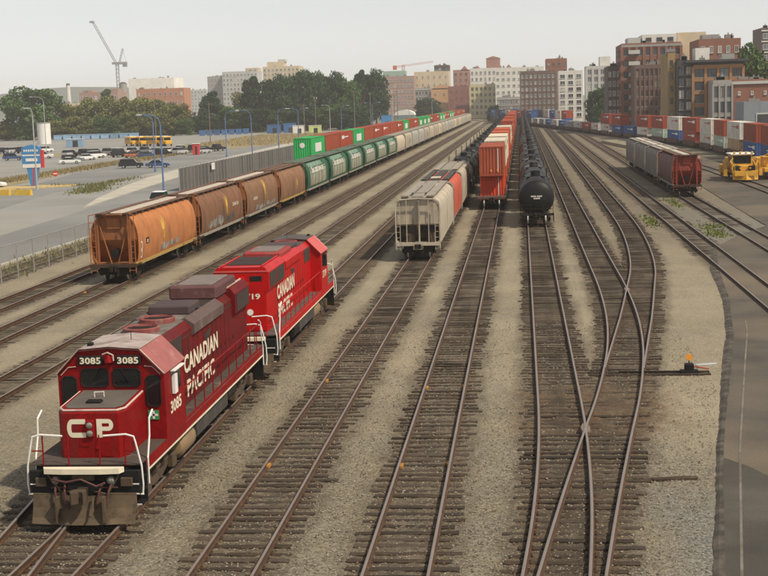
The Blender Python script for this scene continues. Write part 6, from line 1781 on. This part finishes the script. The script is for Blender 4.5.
part(t, 'post', None, lambda b: (b.cyl((-0.05, -0.7, -0.05), (-0.05, -0.7, 2.9), 0.04, n=6), b.cyl((-0.05, 0.7, -0.05), (-0.05, 0.7, 2.9), 0.04, n=6)), m_steel)
# ------------------------------------------------------------------ road vehicles (front towards -Y)
m_tyre = mat('tyre', (0.02, 0.02, 0.02), 0.9)
def paint(n, c): return mat('car_' + n, c, 0.3, var=0.04, spec=0.5)
PAINT = {'white': paint('white', (0.70, 0.70, 0.68)), 'black': paint('black', (0.018, 0.019, 0.022)), 'grey': paint('grey', (0.16, 0.165, 0.17)), 'silver': paint('silver', (0.42, 0.43, 0.43)), 'blue': paint('blue', (0.04, 0.07, 0.16)), 'orange': paint('orange', (0.42, 0.13, 0.05)), 'red': paint('red', (0.35, 0.03, 0.03))}
SHAPE = {'sedan': dict(L=4.6, H=1.42, body=[(-2.3, 0.35), (-2.3, 0.62), (-2.1, 0.78), (-1.1, 0.92), (1.6, 0.95), (2.2, 0.9), (2.3, 0.6), (2.3, 0.35)], cab=[(-1.05, 0.92), (-0.35, 1.40), (0.95, 1.42), (1.75, 0.94)]),
         'suv': dict(L=4.7, H=1.75, body=[(-2.35, 0.4), (-2.35, 0.8), (-2.15, 0.98), (-1.2, 1.06), (2.2, 1.08), (2.35, 0.95), (2.35, 0.4)], cab=[(-1.15, 1.06), (-0.55, 1.70), (1.95, 1.72), (2.25, 1.08)]),
         'pickup': dict(L=5.5, H=1.8, body=[(-2.75, 0.45), (-2.75, 0.85), (-2.5, 1.02), (-1.4, 1.1), (2.75, 1.1), (2.75, 0.45)], cab=[(-1.35, 1.1), (-0.8, 1.78), (0.75, 1.8), (0.95, 1.1)])}
def car(label, kind, col, x, y, rz, name='parked_car', group='cars in the left parking lot', z=0.012):
    s = SHAPE[kind]; m = PAINT[col]
    t = thing(name, label, 'car' if kind != 'pickup' else 'pickup truck', (x, y, z), rz, group)
    part(t, 'body', ('cb', kind), lambda b: b.prism(s['body'], -0.88, 0.88, 'x'), m)
    def cab(b):
        (y0, z0), (y1, z1), (y2, z2), (y3, z3) = s['cab']
        b.add([(-0.84, y0, z0), (0.84, y0, z0), (0.66, y1, z1), (-0.66, y1, z1), (-0.84, y3, z3), (0.84, y3, z3), (0.66, y2, z2), (-0.66, y2, z2)], [(0, 1, 2, 3), (4, 5, 6, 7), (1, 5, 6, 2), (0, 4, 7, 3)])
    part(t, 'windows', ('cw', kind), cab, m_glass)
    def roof(b):
        (y0, z0), (y1, z1), (y2, z2), (y3, z3) = s['cab']
        b.add([(-0.68, y1 - 0.05, z1 + 0.01), (0.68, y1 - 0.05, z1 + 0.01), (0.68, y2 + 0.05, z2 + 0.01), (-0.68, y2 + 0.05, z2 + 0.01), (-0.6, y1 + 0.1, z1 + 0.06), (0.6, y1 + 0.1, z1 + 0.06), (0.6, y2 - 0.1, z2 + 0.06), (-0.6, y2 - 0.1, z2 + 0.06)], [(0, 1, 5, 4), (1, 2, 6, 5), (2, 3, 7, 6), (3, 0, 4, 7), (4, 5, 6, 7), (0, 3, 2, 1)])
    part(t, 'roof', ('cr', kind), roof, m)
    for sx in (-1, 1):
        for yy in (-s['L'] * 0.3, s['L'] * 0.3):
            part(t, 'wheel', ('cwh', sx), lambda b: (b.cyl((sx * 0.70, 0, 0.33), (sx * 0.91, 0, 0.33), 0.33, n=14), b.cyl((sx * 0.90, 0, 0.33), (sx * 0.92, 0, 0.33), 0.18, n=10, m=1)), [m_tyre, m_steel], (0, yy, 0))
        part(t, 'headlight', ('chl', kind, sx), lambda b: b.box(sx * 0.7 - 0.15, sx * 0.7 + 0.15, -s['L'] / 2 - 0.01, -s['L'] / 2 + 0.1, 0.55, 0.7), m_white)
        part(t, 'tail_light', ('ctl', kind, sx), lambda b: b.box(sx * 0.74 - 0.1, sx * 0.74 + 0.1, s['L'] / 2 - 0.05, s['L'] / 2 + 0.01, 0.6, 0.85), PAINT['red'])
    return t
for a in [('white sedan at the left end of the parked row', 'sedan', 'white', -96.2, 283, 1.9), ('grey car parked behind the white sedan', 'suv', 'grey', -98.5, 291, 1.9), ('white car parked right of the grey one', 'sedan', 'white', -99.0, 303, 2.4),
          ('second white car in the parked row, before the dark jeep', 'suv', 'white', -100.6, 315, 2.4), ('dark off-road car with boxy top in the parked row', 'suv', 'black', -95.3, 317, 2.6), ('brownish orange car parked beside the dark off-road car', 'sedan', 'orange', -90.4, 311, 2.7),
          ('dark blue car right of the orange parked car', 'sedan', 'blue', -86.6, 308, 2.7), ('black car parked near the light poles', 'suv', 'black', -84.6, 316, 2.7), ('silver car at the right end of the parked row', 'suv', 'silver', -82.5, 324, 2.8),
          ('dark car at the far left edge of the lot', 'suv', 'blue', -121, 315, 1.8), ('white van-like car left of the white tank', 'suv', 'white', -116, 322, 1.7), ('dark grey car half hidden behind the parked row', 'sedan', 'grey', -92.5, 320, 2.6),
          ('silver car behind the parked row near the red booth', 'sedan', 'silver', -77.5, 327, 2.6)]:
    car(*a)
rc = random.Random(21)
for i in range(13):
    car('%s car from the left in the back row of the parking lot' % ORD[i], rc.choice(['sedan', 'suv', 'sedan', 'pickup']), rc.choice(['white', 'grey', 'silver', 'black', 'blue', 'red', 'silver', 'white']), -112 + i * 2.9, 330 + i * 0.9 + rc.uniform(-0.4, 0.4), 2.75 + rc.uniform(-0.05, 0.05), group='back row of parked cars')
for i in range(5):
    car('%s car from the left in the short row beside the white tank' % ORD[i], rc.choice(['sedan', 'suv']), rc.choice(['white', 'grey', 'black', 'silver']), -146 + i * 3.0, 372 + i * 0.5, 2.7, group='short row of parked cars')
car('black car crossing the side road alone', 'suv', 'black', -74.3, 254, 1.75, 'moving_car', 'cars on the side road')
car('second dark car just ahead of the black one on the side road', 'sedan', 'blue', -68.8, 253, 1.75, 'moving_car', 'cars on the side road')
car('white pickup truck on the street behind the orange hopper', 'pickup', 'white', -40.4, 148.5, 0.0, 'moving_car', 'cars on the street')
car('white car cut by the left edge of the picture', 'sedan', 'white', -79.5, 197, 1.5, 'parked_car')

m_busy = mat('bus_yellow', (0.68, 0.36, 0.03), 0.5, var=0.05)
def bus(label, x, y, rz):
    t = thing('school_bus', label, 'school bus', (x, y, 0.012), rz, 'yellow school buses')
    part(t, 'body', 'busb', lambda b: (b.cbox(-1.2, 1.2, -3.2, 5.0, 0.55, 2.95, 0.18), b.cbox(-1.0, 1.0, -4.8, -3.1, 0.55, 1.65, 0.15)), m_busy)
    for sx in (-1, 1):
        for i in range(7):
            part(t, 'window', ('bw', sx), lambda b: b.box(*sorted((sx * 1.2, sx * 1.215)), -0.42, 0.42, 1.75, 2.5), m_glass, (0, -2.2 + i * 1.0, 0))
        for yy in (-3.7, 3.0): part(t, 'wheel', ('bwh', sx), lambda b: b.cyl((sx * 0.9, 0, 0.48), (sx * 1.16, 0, 0.48), 0.48, n=14), m_tyre, (0, yy, 0))
        part(t, 'rub_rail', ('brr', sx), lambda b: b.box(*sorted((sx * 1.2, sx * 1.22)), -3.1, 4.9, 1.25, 1.36), m_black)
    part(t, 'windshield', 'bws', lambda b: b.box(-1.0, 1.0, -3.22, -3.19, 1.75, 2.6), m_glass)
    part(t, 'roof_cap', 'brc', lambda b: b.box(-0.9, 0.9, -2.8, 4.6, 2.95, 3.0), m_white)
for lb, x, y, rz in [('leftmost yellow school bus in the far lot', -120.5, 414, 0.5), ('second yellow school bus from the left in the far lot', -116.6, 411, 0.45), ('third yellow school bus from the left in the far lot', -111.8, 407, 0.9), ('rightmost yellow school bus in the far lot', -107.4, 404, 0.5)]:
    bus(lb, x, y, rz)

# ------------------------------------------------------------------ street furniture
m_poleb = mat('blue_pole', (0.10, 0.17, 0.34), 0.6, var=0.1); m_poleg = mat('grey_pole', (0.36, 0.37, 0.37), 0.6, var=0.1); m_wood = mat('wood_pole', (0.17, 0.13, 0.10), 0.9)
def light_pole(label, x, y, H, m, arms=((-1, 3.2),), group='street light poles'):
    t = thing('light_pole', label, 'light pole', (x, y, 0), 0, group)
    part(t, 'post', None, lambda b: (b.cyl((0, 0, -0.05), (0, 0, H - 1.2), 0.13, 0.085, 10), b.cyl((0, 0, -0.02), (0, 0, 0.5), 0.22, n=8)), m)
    for sx, ln in arms:
        part(t, 'arm', None, lambda b: b.tube([(0, 0, H - 1.3), (sx * ln * 0.06, 0, H - 0.6), (sx * ln * 0.3, 0, H - 0.1), (sx * ln * 0.65, 0, H + 0.08), (sx * ln, 0, H + 0.1)], 0.055, 6), m)
        part(t, 'lamp_head', None, lambda b: b.cbox(*sorted((sx * ln, sx * (ln + 0.75))), -0.16, 0.16, H + 0.0, H + 0.16, 0.05), m_lamp)
m_lamp = mat('lamp_housing', (0.45, 0.46, 0.46), 0.5)
for a in [('grey lamp pole with one arm behind the blue sign', -124.8, 349, 15.2, m_poleg, ((-1, 3.0),)), ('thin grey pole beside the blue sign', -69.5, 189.5, 11.6, m_poleg, ((-1, 0.5),)),
          ('blue lamp pole with long left arm at the median', -64.6, 235.5, 9.9, m_poleb, ((-1, 2.2),)), ('tall blue lamp pole nearest the grey barrier', -46.9, 174.6, 10.2, m_poleb, ((-1, 2.4), )),
          ('blue lamp pole left of the arching pair', -65.3, 298, 10.0, m_poleb, ((1, 2.4),)), ('blue lamp pole right of the arching pair', -55.3, 277, 10.2, m_poleb, ((-1, 2.4),)),
          ('blue lamp pole behind the green container', -51.3, 286, 10.2, m_poleb, ((1, 1.6),)), ('lamp pole with short double arms above the left container train', -61.4, 374, 10.0, m_poleb, ((1, 2.2), (-1, 2.2))),
          ('grey lamp pole before the low thicket', -70.2, 500, 10.6, m_poleg, ((-1, 2.2),)), ('lamp pole right of the low thicket', -62, 470, 10.3, m_poleb, ((1, 2.2),)),
          ('lamp pole beyond the left containers', -56.5, 520, 11, m_poleb, ((-1, 2.4), (1, 2.4))), ('far lamp pole before the rose brick block', -49, 600, 12, m_poleg, ((-1, 2.6),)),
          ('far lamp pole at the end of the left string', -44, 680, 12, m_poleg, ((1, 2.6),)), ('lamp pole near the white tent', -60, 640, 12, m_poleg, ((1, 2.4),))]:
    light_pole(*a)
def util_pole(label, x, y, H):
    t = thing('utility_pole', label, 'utility pole', (x, y, 0), 0, 'tall thin poles')
    part(t, 'post', None, lambda b: b.cyl((0, 0, -0.05), (0, 0, H), 0.17, 0.11, 8), m_wood)
    part(t, 'crossarm', None, lambda b: b.box(-1.1, 1.1, -0.07, 0.07, H - 0.9, H - 0.75), m_wood)
for i, a in enumerate([('brown pole left of the tall trees', -97.0, 420, 13.0), ('tall pole with small box before the tall trees', -84.6, 560, 13.5), ('tallest thin pole before the tall trees', -62.0, 508, 16.0), ('thin pole right of the tallest one', -61.2, 556, 15.6),
                       ('thin pole near the right end of the trees', -53.9, 584, 14.5), ('thick pole between trees and rose brick block', -50.5, 560, 16), ('thin pole standing over the left lot', -79.5, 498, 11.5), ('pole beside the yellowish tree', -128, 470, 14.0)]):
    util_pole(*a)

# big blue and white sign on a tapered pedestal
m_sblue = mat('sign_blue', (0.05, 0.22, 0.46), 0.5, var=0.06); m_sred = mat('sign_red', (0.55, 0.04, 0.04), 0.5)
t = thing('roadside_sign', 'tall blue and white roadside sign on a tapered blue pedestal', 'sign', (-72.8, 197.3, 0.1))
part(t, 'pedestal', None, lambda b: b.prism([(-0.45, 0), (0.45, 0), (0.95, 2.9), (-0.95, 2.9)], -0.2, 0.2, 'y'), m_sblue)
part(t, 'pedestal_stripe', None, lambda b: b.prism([(-0.08, 0), (0.12, 0), (0.3, 2.9), (0.05, 2.9)], -0.212, -0.202, 'y'), m_sred)
part(t, 'panel', None, lambda b: b.prism([(-1.55, 2.75), (1.35, 2.75), (1.35, 5.7), (0.9, 6.05), (0.0, 6.2), (-0.9, 6.05), (-1.55, 5.7)], -0.25, 0.25, 'y'), m_sblue)
part(t, 'white_board', None, lambda b: b.box(-1.5, 1.3, -0.27, -0.255, 2.8, 3.35), m_white)
part(t, 'white_board', None, lambda b: b.box(-1.45, 1.25, -0.27, -0.255, 4.55, 4.75), m_white)
part(t, 'white_board', None, lambda b: b.box(-0.95, 0.85, -0.27, -0.255, 3.75, 4.2), m_white)
part(t, 'illegible_line', None, lambda b: [b.box(-1.2 + i * 0.33, -0.97 + i * 0.33, -0.27, -0.255, 5.2, 5.5) for i in range(7)], m_white)
part(t, 'arrow_strip', None, lambda b: (b.box(1.37, 1.75, -0.25, 0.25, 2.75, 5.4)), m_sred)
t = thing('no_entry_sign', 'round red no-entry sign on a thin post beside the blue sign', 'sign', (-69.9, 198.6, 0.1))
part(t, 'post', None, lambda b: b.cyl((0, 0.04, -0.1), (0, 0.04, 1.9), 0.035, n=6), m_steel)
part(t, 'disc', None, lambda b: b.cyl((0, 0, 1.75), (0, 0.03, 1.75), 0.42, n=22), m_sred)
part(t, 'bar', None, lambda b: b.box(-0.3, 0.3, -0.012, -0.002, 1.66, 1.84), m_white)
# lots: tank, trailer, bins, booths, tent
t = thing('storage_tank', 'white upright storage tank below the large left tree', 'tank', (-171, 477, 0))
part(t, 'drum', None, lambda b: b.cyl((0, 0, 0), (0, 0, 7.4), 2.35, n=20), m_white, smooth=40)
part(t, 'rim', None, lambda b: b.cyl((0, 0, 7.4), (0, 0, 7.65), 2.45, n=20), m_steel, smooth=40)
part(t, 'ladder', None, lambda b: (b.box(-1.9, -1.85, -2.0, -1.9, 0, 8.4), b.box(-1.5, -1.45, -2.1, -2.0, 0, 8.4), b.box(-1.9, -1.45, -2.05, -2.0, 8.3, 8.4)), m_steel)
t = thing('long_trailer', 'long dark trailer parked before the olive trees', 'trailer', (-189, 566, 0), 0.05)
part(t, 'box', None, lambda b: b.cbox(-8.6, 8.6, -1.3, 1.3, 1.1, 4.9, 0.06), mat('trailer_dark', (0.028, 0.026, 0.03), 0.6))
part(t, 'chassis', None, lambda b: b.box(-8.4, 8.4, -1.0, 1.0, 0.7, 1.1), m_under)
part(t, 'edge_frame', None, lambda b: (b.box(-8.7, 8.7, -1.36, -1.3, 4.8, 5.0), b.box(8.5, 8.7, -1.36, -1.3, 1.1, 4.8)), m_steel)
for x in (-6.5, -5.2, 5.2, 6.5):
    part(t, 'wheel', 'trw', lambda b: (b.cyl((0, -1.25, 0.5), (0, -0.9, 0.5), 0.5, n=14),), m_tyre, (x, 0, 0))
m_bin = mat('bin_blue', (0.05, 0.13, 0.30), 0.6, var=0.1, rnd=0.2); m_binl = mat('bin_pale_blue', (0.23, 0.36, 0.50), 0.6, var=0.1, rnd=0.2)
def bin_(label, x, y, W, D, H, m, grp):
    t = thing('waste_bin', label, 'bin', (x, y, 0.0), 0.05, grp)
    part(t, 'tub', ('tub', W, H), lambda b: b.prism([(-W / 2 + 0.15, 0.12), (W / 2 - 0.15, 0.12), (W / 2, H * 0.85), (-W / 2, H * 0.85)], -D / 2, D / 2, 'y'), m)
    part(t, 'lid', ('lid', W, H), lambda b: b.cbox(-W / 2 - 0.05, W / 2 + 0.05, -D / 2 - 0.08, D / 2 + 0.05, H * 0.85, H, 0.08), m)
for i in range(9): bin_('%s pale blue bin from the left before the dark trailer' % ORD[i], -188 + i * 4.0, 541 - i * 0.2, 3.6, 2.2, 2.0, m_binl, 'pale blue bins in a row')
for i in range(7): bin_('%s blue bin from the left under the dark conifer' % ORD[i], -127 + i * 2.55, 536 + i * 2.0, 2.3, 1.8, 2.2, m_bin, 'blue bins under the conifer')
def hut(name, label, x, y, W, D, H, m, cat, mr=None):
    t = thing(name, label, cat, (x, y, 0.0), 0.1)
    part(t, 'walls', None, lambda b: b.cbox(-W / 2, W / 2, -D / 2, D / 2, 0, H, 0.04), m)
    part(t, 'roof', None, lambda b: b.box(-W / 2 - 0.12, W / 2 + 0.12, -D / 2 - 0.12, D / 2 + 0.12, H, H + 0.12), mr or m)
    part(t, 'door', None, lambda b: b.box(-W * 0.1, W * 0.22, -D / 2 - 0.02, -D / 2, 0.05, min(2.1, H * 0.85)), m_win)
hut('site_hut', 'pale blue site hut beside the white tank', -141, 421, 5.2, 2.6, 2.5, m_binl, 'hut', m_white)
hut('ticket_booth', 'small red booth behind the parked cars', -77.0, 318, 1.6, 1.6, 2.6, m_sred, 'booth', m_white)
hut('site_container', 'dark blue site container under the tall trees, left one', -99.5, 545, 5.5, 2.6, 3.4, m_bin, 'container')
hut('site_container', 'dark blue site container under the tall trees, right one', -93.5, 548, 5.0, 2.6, 3.8, m_bin, 'container')
hut('box_trailer', 'white box trailer with dark door under the tall trees', -85.2, 520, 4.6, 2.4, 3.2, m_white, 'trailer')
hut('box_trailer', 'yellow-green box trailer right of the white one', -79.2, 522, 4.8, 2.4, 3.0, mat('lime', (0.50, 0.56, 0.22), 0.6), 'trailer', m_white)
hut('site_hut', 'blue cabin beside the white tent roof', -63, 640, 5, 3, 5.0, m_sblue, 'hut')
t = thing('tent_hall', 'white domed tent hall behind the left container train', 'tent', (-58.5, 690, 0))
part(t, 'canopy', None, lambda b: b.prism([(5.2 * math.cos(a * math.pi / 12), 4.4 + 2.6 * math.sin(a * math.pi / 12)) for a in range(13)], -6, 6, 'y'), m_white, smooth=30)
part(t, 'side_walls', None, lambda b: b.box(-5.1, 5.1, -5.9, 5.9, 0, 4.4), mat('tent_wall', (0.16, 0.24, 0.24), 0.8))
# yellow kerb blocks at the left edge
for i, (x, y) in enumerate([(-70.5, 178.5), (-67.2, 177.6)]):
    o = part(None, 'concrete_barrier', 'kb', lambda b: b.prism([(-0.3, 0), (0.3, 0), (0.15, 0.75), (-0.15, 0.75)], -1.5, 1.5, 'y'), m_yellow, (x, y, 0.012), (0, 0, 1.2))
    tag(o, '%s yellow concrete barrier block at the left edge below the sign' % ('left' if i == 0 else 'right'), 'barrier', 'yellow barrier blocks')

# ------------------------------------------------------------------ yellow track machine (front towards -Y)
t = thing('track_machine', 'yellow ballast machine with white cab roof and side plough wings', 'track machine', (26.7, 171.5, RT), 0.0)
m_mach = mat('machine_yellow', (0.62, 0.33, 0.035), 0.55, var=0.12, dirt=(0.16, 0.09, 0.04), dirt_amt=0.42, dirt_scale=1.2)
P = lambda n, fn, m=m_mach: part(t, n, None, fn, m)
P('frame', lambda b: (b.cbox(-1.2, 1.2, -5.2, 5.2, 0.75, 1.15, 0.04), b.box(-1.35, 1.35, -5.3, -5.1, 0.6, 1.2)))
P('engine_hood', lambda b: (b.cbox(-1.1, 1.1, 1.4, 4.9, 1.15, 2.5, 0.08), b.box(-0.9, 0.9, 4.9, 4.95, 1.3, 2.3)))
P('exhaust', lambda b: b.cyl((0.6, 3.6, 2.5), (0.6, 3.6, 3.4), 0.09, n=8), m_black)
P('cab', lambda b: b.prism([(-1.25, 1.15), (1.25, 1.15), (1.2, 3.0), (-1.2, 3.0)], -2.2, 1.2, 'y'))
P('cab_roof', lambda b: b.cbox(-1.4, 1.4, -2.5, 1.4, 3.0, 3.18, 0.05), m_white)
P('cab_lights', lambda b: [b.cbox(-1.1 + i * 0.7, -0.85 + i * 0.7, -2.55, -2.35, 3.18, 3.4, 0.04) for i in range(4)], m_yellow)
P('windshield', lambda b: b.box(-1.05, 1.05, -2.23, -2.2, 1.95, 2.9), m_glass)
for s in (-1, 1):
    P('cab_side_window', lambda b: b.box(*sorted((s * 1.215, s * 1.24)), -1.9, 0.9, 1.95, 2.85), m_glass)
    P('plough_wing', lambda b: b.prism([(-1.2, 0.35), (1.1, 0.9), (1.2, 2.3), (-1.0, 1.7)], *sorted((s * 1.75, s * 1.85)), 'x'))
    P('wing_arm', lambda b: (b.tube([(s * 1.0, -0.2, 1.1), (s * 1.5, 0.0, 1.9), (s * 1.8, 0.0, 1.5)], 0.1, 6), b.tube([(s * 1.0, 0.4, 1.1), (s * 1.4, 0.4, 1.3), (s * 1.8, 0.3, 1.0)], 0.07, 6)))
    P('handrail', lambda b: b.tube([(s * 1.3, -5.0, 1.1), (s * 1.3, -5.0, 2.1), (s * 1.3, -2.6, 2.1)], 0.03), m_yellow)
    for yy in (-3.4, 3.4):
        P('wheel', lambda b: b.cyl((s * 0.68, yy, 0.38), (s * 0.82, yy, 0.38), 0.38, n=16), m_wheel)
for s in (-1, 1):
    P('front_plough', lambda b: b.add([(0, -5.5, 0.12), (0, -5.3, 1.15), (s * 1.5, -4.5, 1.25), (s * 1.5, -4.7, 0.12), (0, -5.4, 0.12), (0, -5.2, 1.15), (s * 1.5, -4.4, 1.25), (s * 1.5, -4.6, 0.12)], [(0, 1, 2, 3), (4, 5, 6, 7), (1, 5, 6, 2), (3, 2, 6, 7), (0, 4, 7, 3)]))
    P('side_boom', lambda b: (b.tube([(s * 0.9, -4.2, 1.0), (s * 1.6, -3.6, 2.3), (s * 2.1, -2.6, 1.2)], 0.09, 6), b.tube([(s * 1.6, -3.6, 2.3), (s * 1.2, -2.6, 2.6)], 0.05, 6), b.box(*sorted((s * 1.9, s * 2.3)), -3.0, -2.2, 0.5, 1.3)))
    P('tool_box', lambda b: (b.cbox(*sorted((s * 0.5, s * 1.25)), -4.4, -3.5, 1.15, 1.75, 0.05),), m_under)
P('plough_ram', lambda b: (b.cyl((-0.5, -3.0, 1.5), (-0.6, -4.6, 1.5), 0.1, n=8), b.cyl((0.5, -3.0, 1.5), (0.6, -4.6, 1.5), 0.1, n=8), b.cbox(-0.7, 0.7, -3.8, -2.4, 1.15, 1.8, 0.06)), m_mach)
P('broom_box', lambda b: (b.cbox(-1.5, 1.5, 5.2, 6.8, 0.4, 1.5, 0.06), b.cyl((-1.4, 6.0, 0.5), (1.4, 6.0, 0.5), 0.4, n=14)))
t = thing('track_machine', 'second yellow rail machine with flat frame at the right edge', 'track machine', (30.6, 174.5, RT), 0.0)
P('frame', lambda b: b.cbox(-1.2, 1.2, -5.0, 5.0, 0.8, 1.3, 0.05)); P('crane_post', lambda b: (b.cyl((0, 1, 1.3), (0, 1, 2.6), 0.3, n=12), b.tube([(0, 1, 2.5), (0, -1.5, 3.0), (0, -3.6, 2.2)], 0.18, 6)))
P('hood', lambda b: b.cbox(-1.05, 1.05, 1.8, 4.8, 1.3, 2.3, 0.08)); P('seat_cab', lambda b: (b.cbox(-0.9, 0.9, -2.4, -0.4, 1.3, 2.5, 0.06), b.box(-1.0, 1.0, -2.6, -0.2, 2.5, 2.6)))
for s in (-1, 1):
    for yy in (-3.4, 3.4): P('wheel', lambda b: b.cyl((s * 0.68, yy, 0.40), (s * 0.82, yy, 0.40), 0.38, n=16), m_wheel)

# ------------------------------------------------------------------ weeds and dry grass
def tufts(name, label, area, n, hmin, hmax, cols, seed):
    r = np.random.RandomState(seed)
    x, y = area(r, n); n = len(x)
    h = hmin + (hmax - hmin) * r.rand(n); w_ = 0.05 + 0.08 * r.rand(n); an = r.rand(n) * 6.283
    dx, dy = np.cos(an) * w_, np.sin(an) * w_
    lx, ly = (r.rand(n) - 0.5) * h * 0.7, (r.rand(n) - 0.5) * h * 0.7
    z0 = np.full(n, 0.0)
    v = np.stack([np.stack([x - dx, y - dy, z0], -1), np.stack([x + dx, y + dy, z0], -1), np.stack([x + lx, y + ly, h], -1)], 1).reshape(-1, 3)
    f = np.arange(3 * n).reshape(-1, 3)
    me = bpy.data.meshes.new(name)
    me.vertices.add(3 * n); me.vertices.foreach_set('co', v.reshape(-1)); me.loops.add(3 * n); me.loops.foreach_set('vertex_index', f.reshape(-1))
    me.polygons.add(n); me.polygons.foreach_set('loop_start', np.arange(n) * 3); me.update(calc_edges=True)
    at = me.attributes.new('tone', 'FLOAT', 'POINT'); at.data.foreach_set('value', np.repeat(r.rand(n), 3).astype(np.float32))
    m = leaf_mat(name + '_blades', cols, 0.4); me.materials.append(m)
    tag(link(name, me), label, None, None, 'stuff')
def rect(x0, x1, y0, y1): return lambda r, n: (x0 + (x1 - x0) * r.rand(n), y0 + (y1 - y0) * r.rand(n))
def blobs(cs):
    def f(r, n):
        k = r.randint(0, len(cs), n); c = np.array(cs)[k]
        return c[:, 0] + r.randn(n) * c[:, 2], c[:, 1] + r.randn(n) * c[:, 3]
    return f
tufts('dry_grass', 'dry yellow grass along the verge by the parked cars', blobs([(-84.5, 205 + i * 10, 1.4, 5) for i in range(13)] + [(-88, 190, 3, 6)]), 9000, 0.25, 0.7, (0.27, 0.215, 0.105), 1)
tufts('field_grass', 'dry grass of the field beneath the tall trees', rect(-100, -62, 380, 520), 7000, 0.3, 0.9, (0.26, 0.205, 0.105), 2)
tufts('fence_weeds', 'weeds along the chain-link fence and street kerb', blobs([(-35.8, 62 + i * 4, 0.8, 2) for i in range(14)] + [(-37.2, 130 + i * 9, 0.4, 4) for i in range(8)]), 2600, 0.1, 0.45, (0.15, 0.14, 0.05), 3)
tufts('yard_weeds', 'small green weeds between the right tracks', blobs([(15.2, 112, 0.7, 2.2), (14.9, 106, 0.4, 1.5), (10.9, 118, 0.3, 3), (15.1, 138, 0.4, 4)]), 900, 0.05, 0.22, (0.13, 0.15, 0.04), 4)
tufts('median_weeds', 'dark green weeds along the median edge', blobs([(-61.5, 190, 1.0, 3), (-59.5, 183, 1.0, 3), (-63, 205, 0.8, 5), (-66, 198, 3, 1.0)]), 1500, 0.1, 0.5, (0.12, 0.12, 0.045), 5)

# ------------------------------------------------------------------ smoke haze in the air
b = MB(); b.box(-4100, 4100, -400, 3700, -1.2, 96)
hz_m = bpy.data.materials.new('haze_air'); hz_m.use_nodes = True
hn = hz_m.node_tree
for n in list(hn.nodes): hn.nodes.remove(n)
ho = hn.nodes.new('ShaderNodeOutputMaterial'); hv = hn.nodes.new('ShaderNodeVolumePrincipled')
hv.inputs['Color'].default_value = (0.985, 0.98, 0.975, 1)
hv.inputs['Density'].default_value = 0.0002
hv.inputs['Anisotropy'].default_value = 0.2
hn.links.new(hv.outputs[0], ho.inputs['Volume'])
o = link('haze', b.mesh('haze', hz_m)); tag(o, 'thin pale smoke haze filling the air over the yard', None, None, 'stuff')
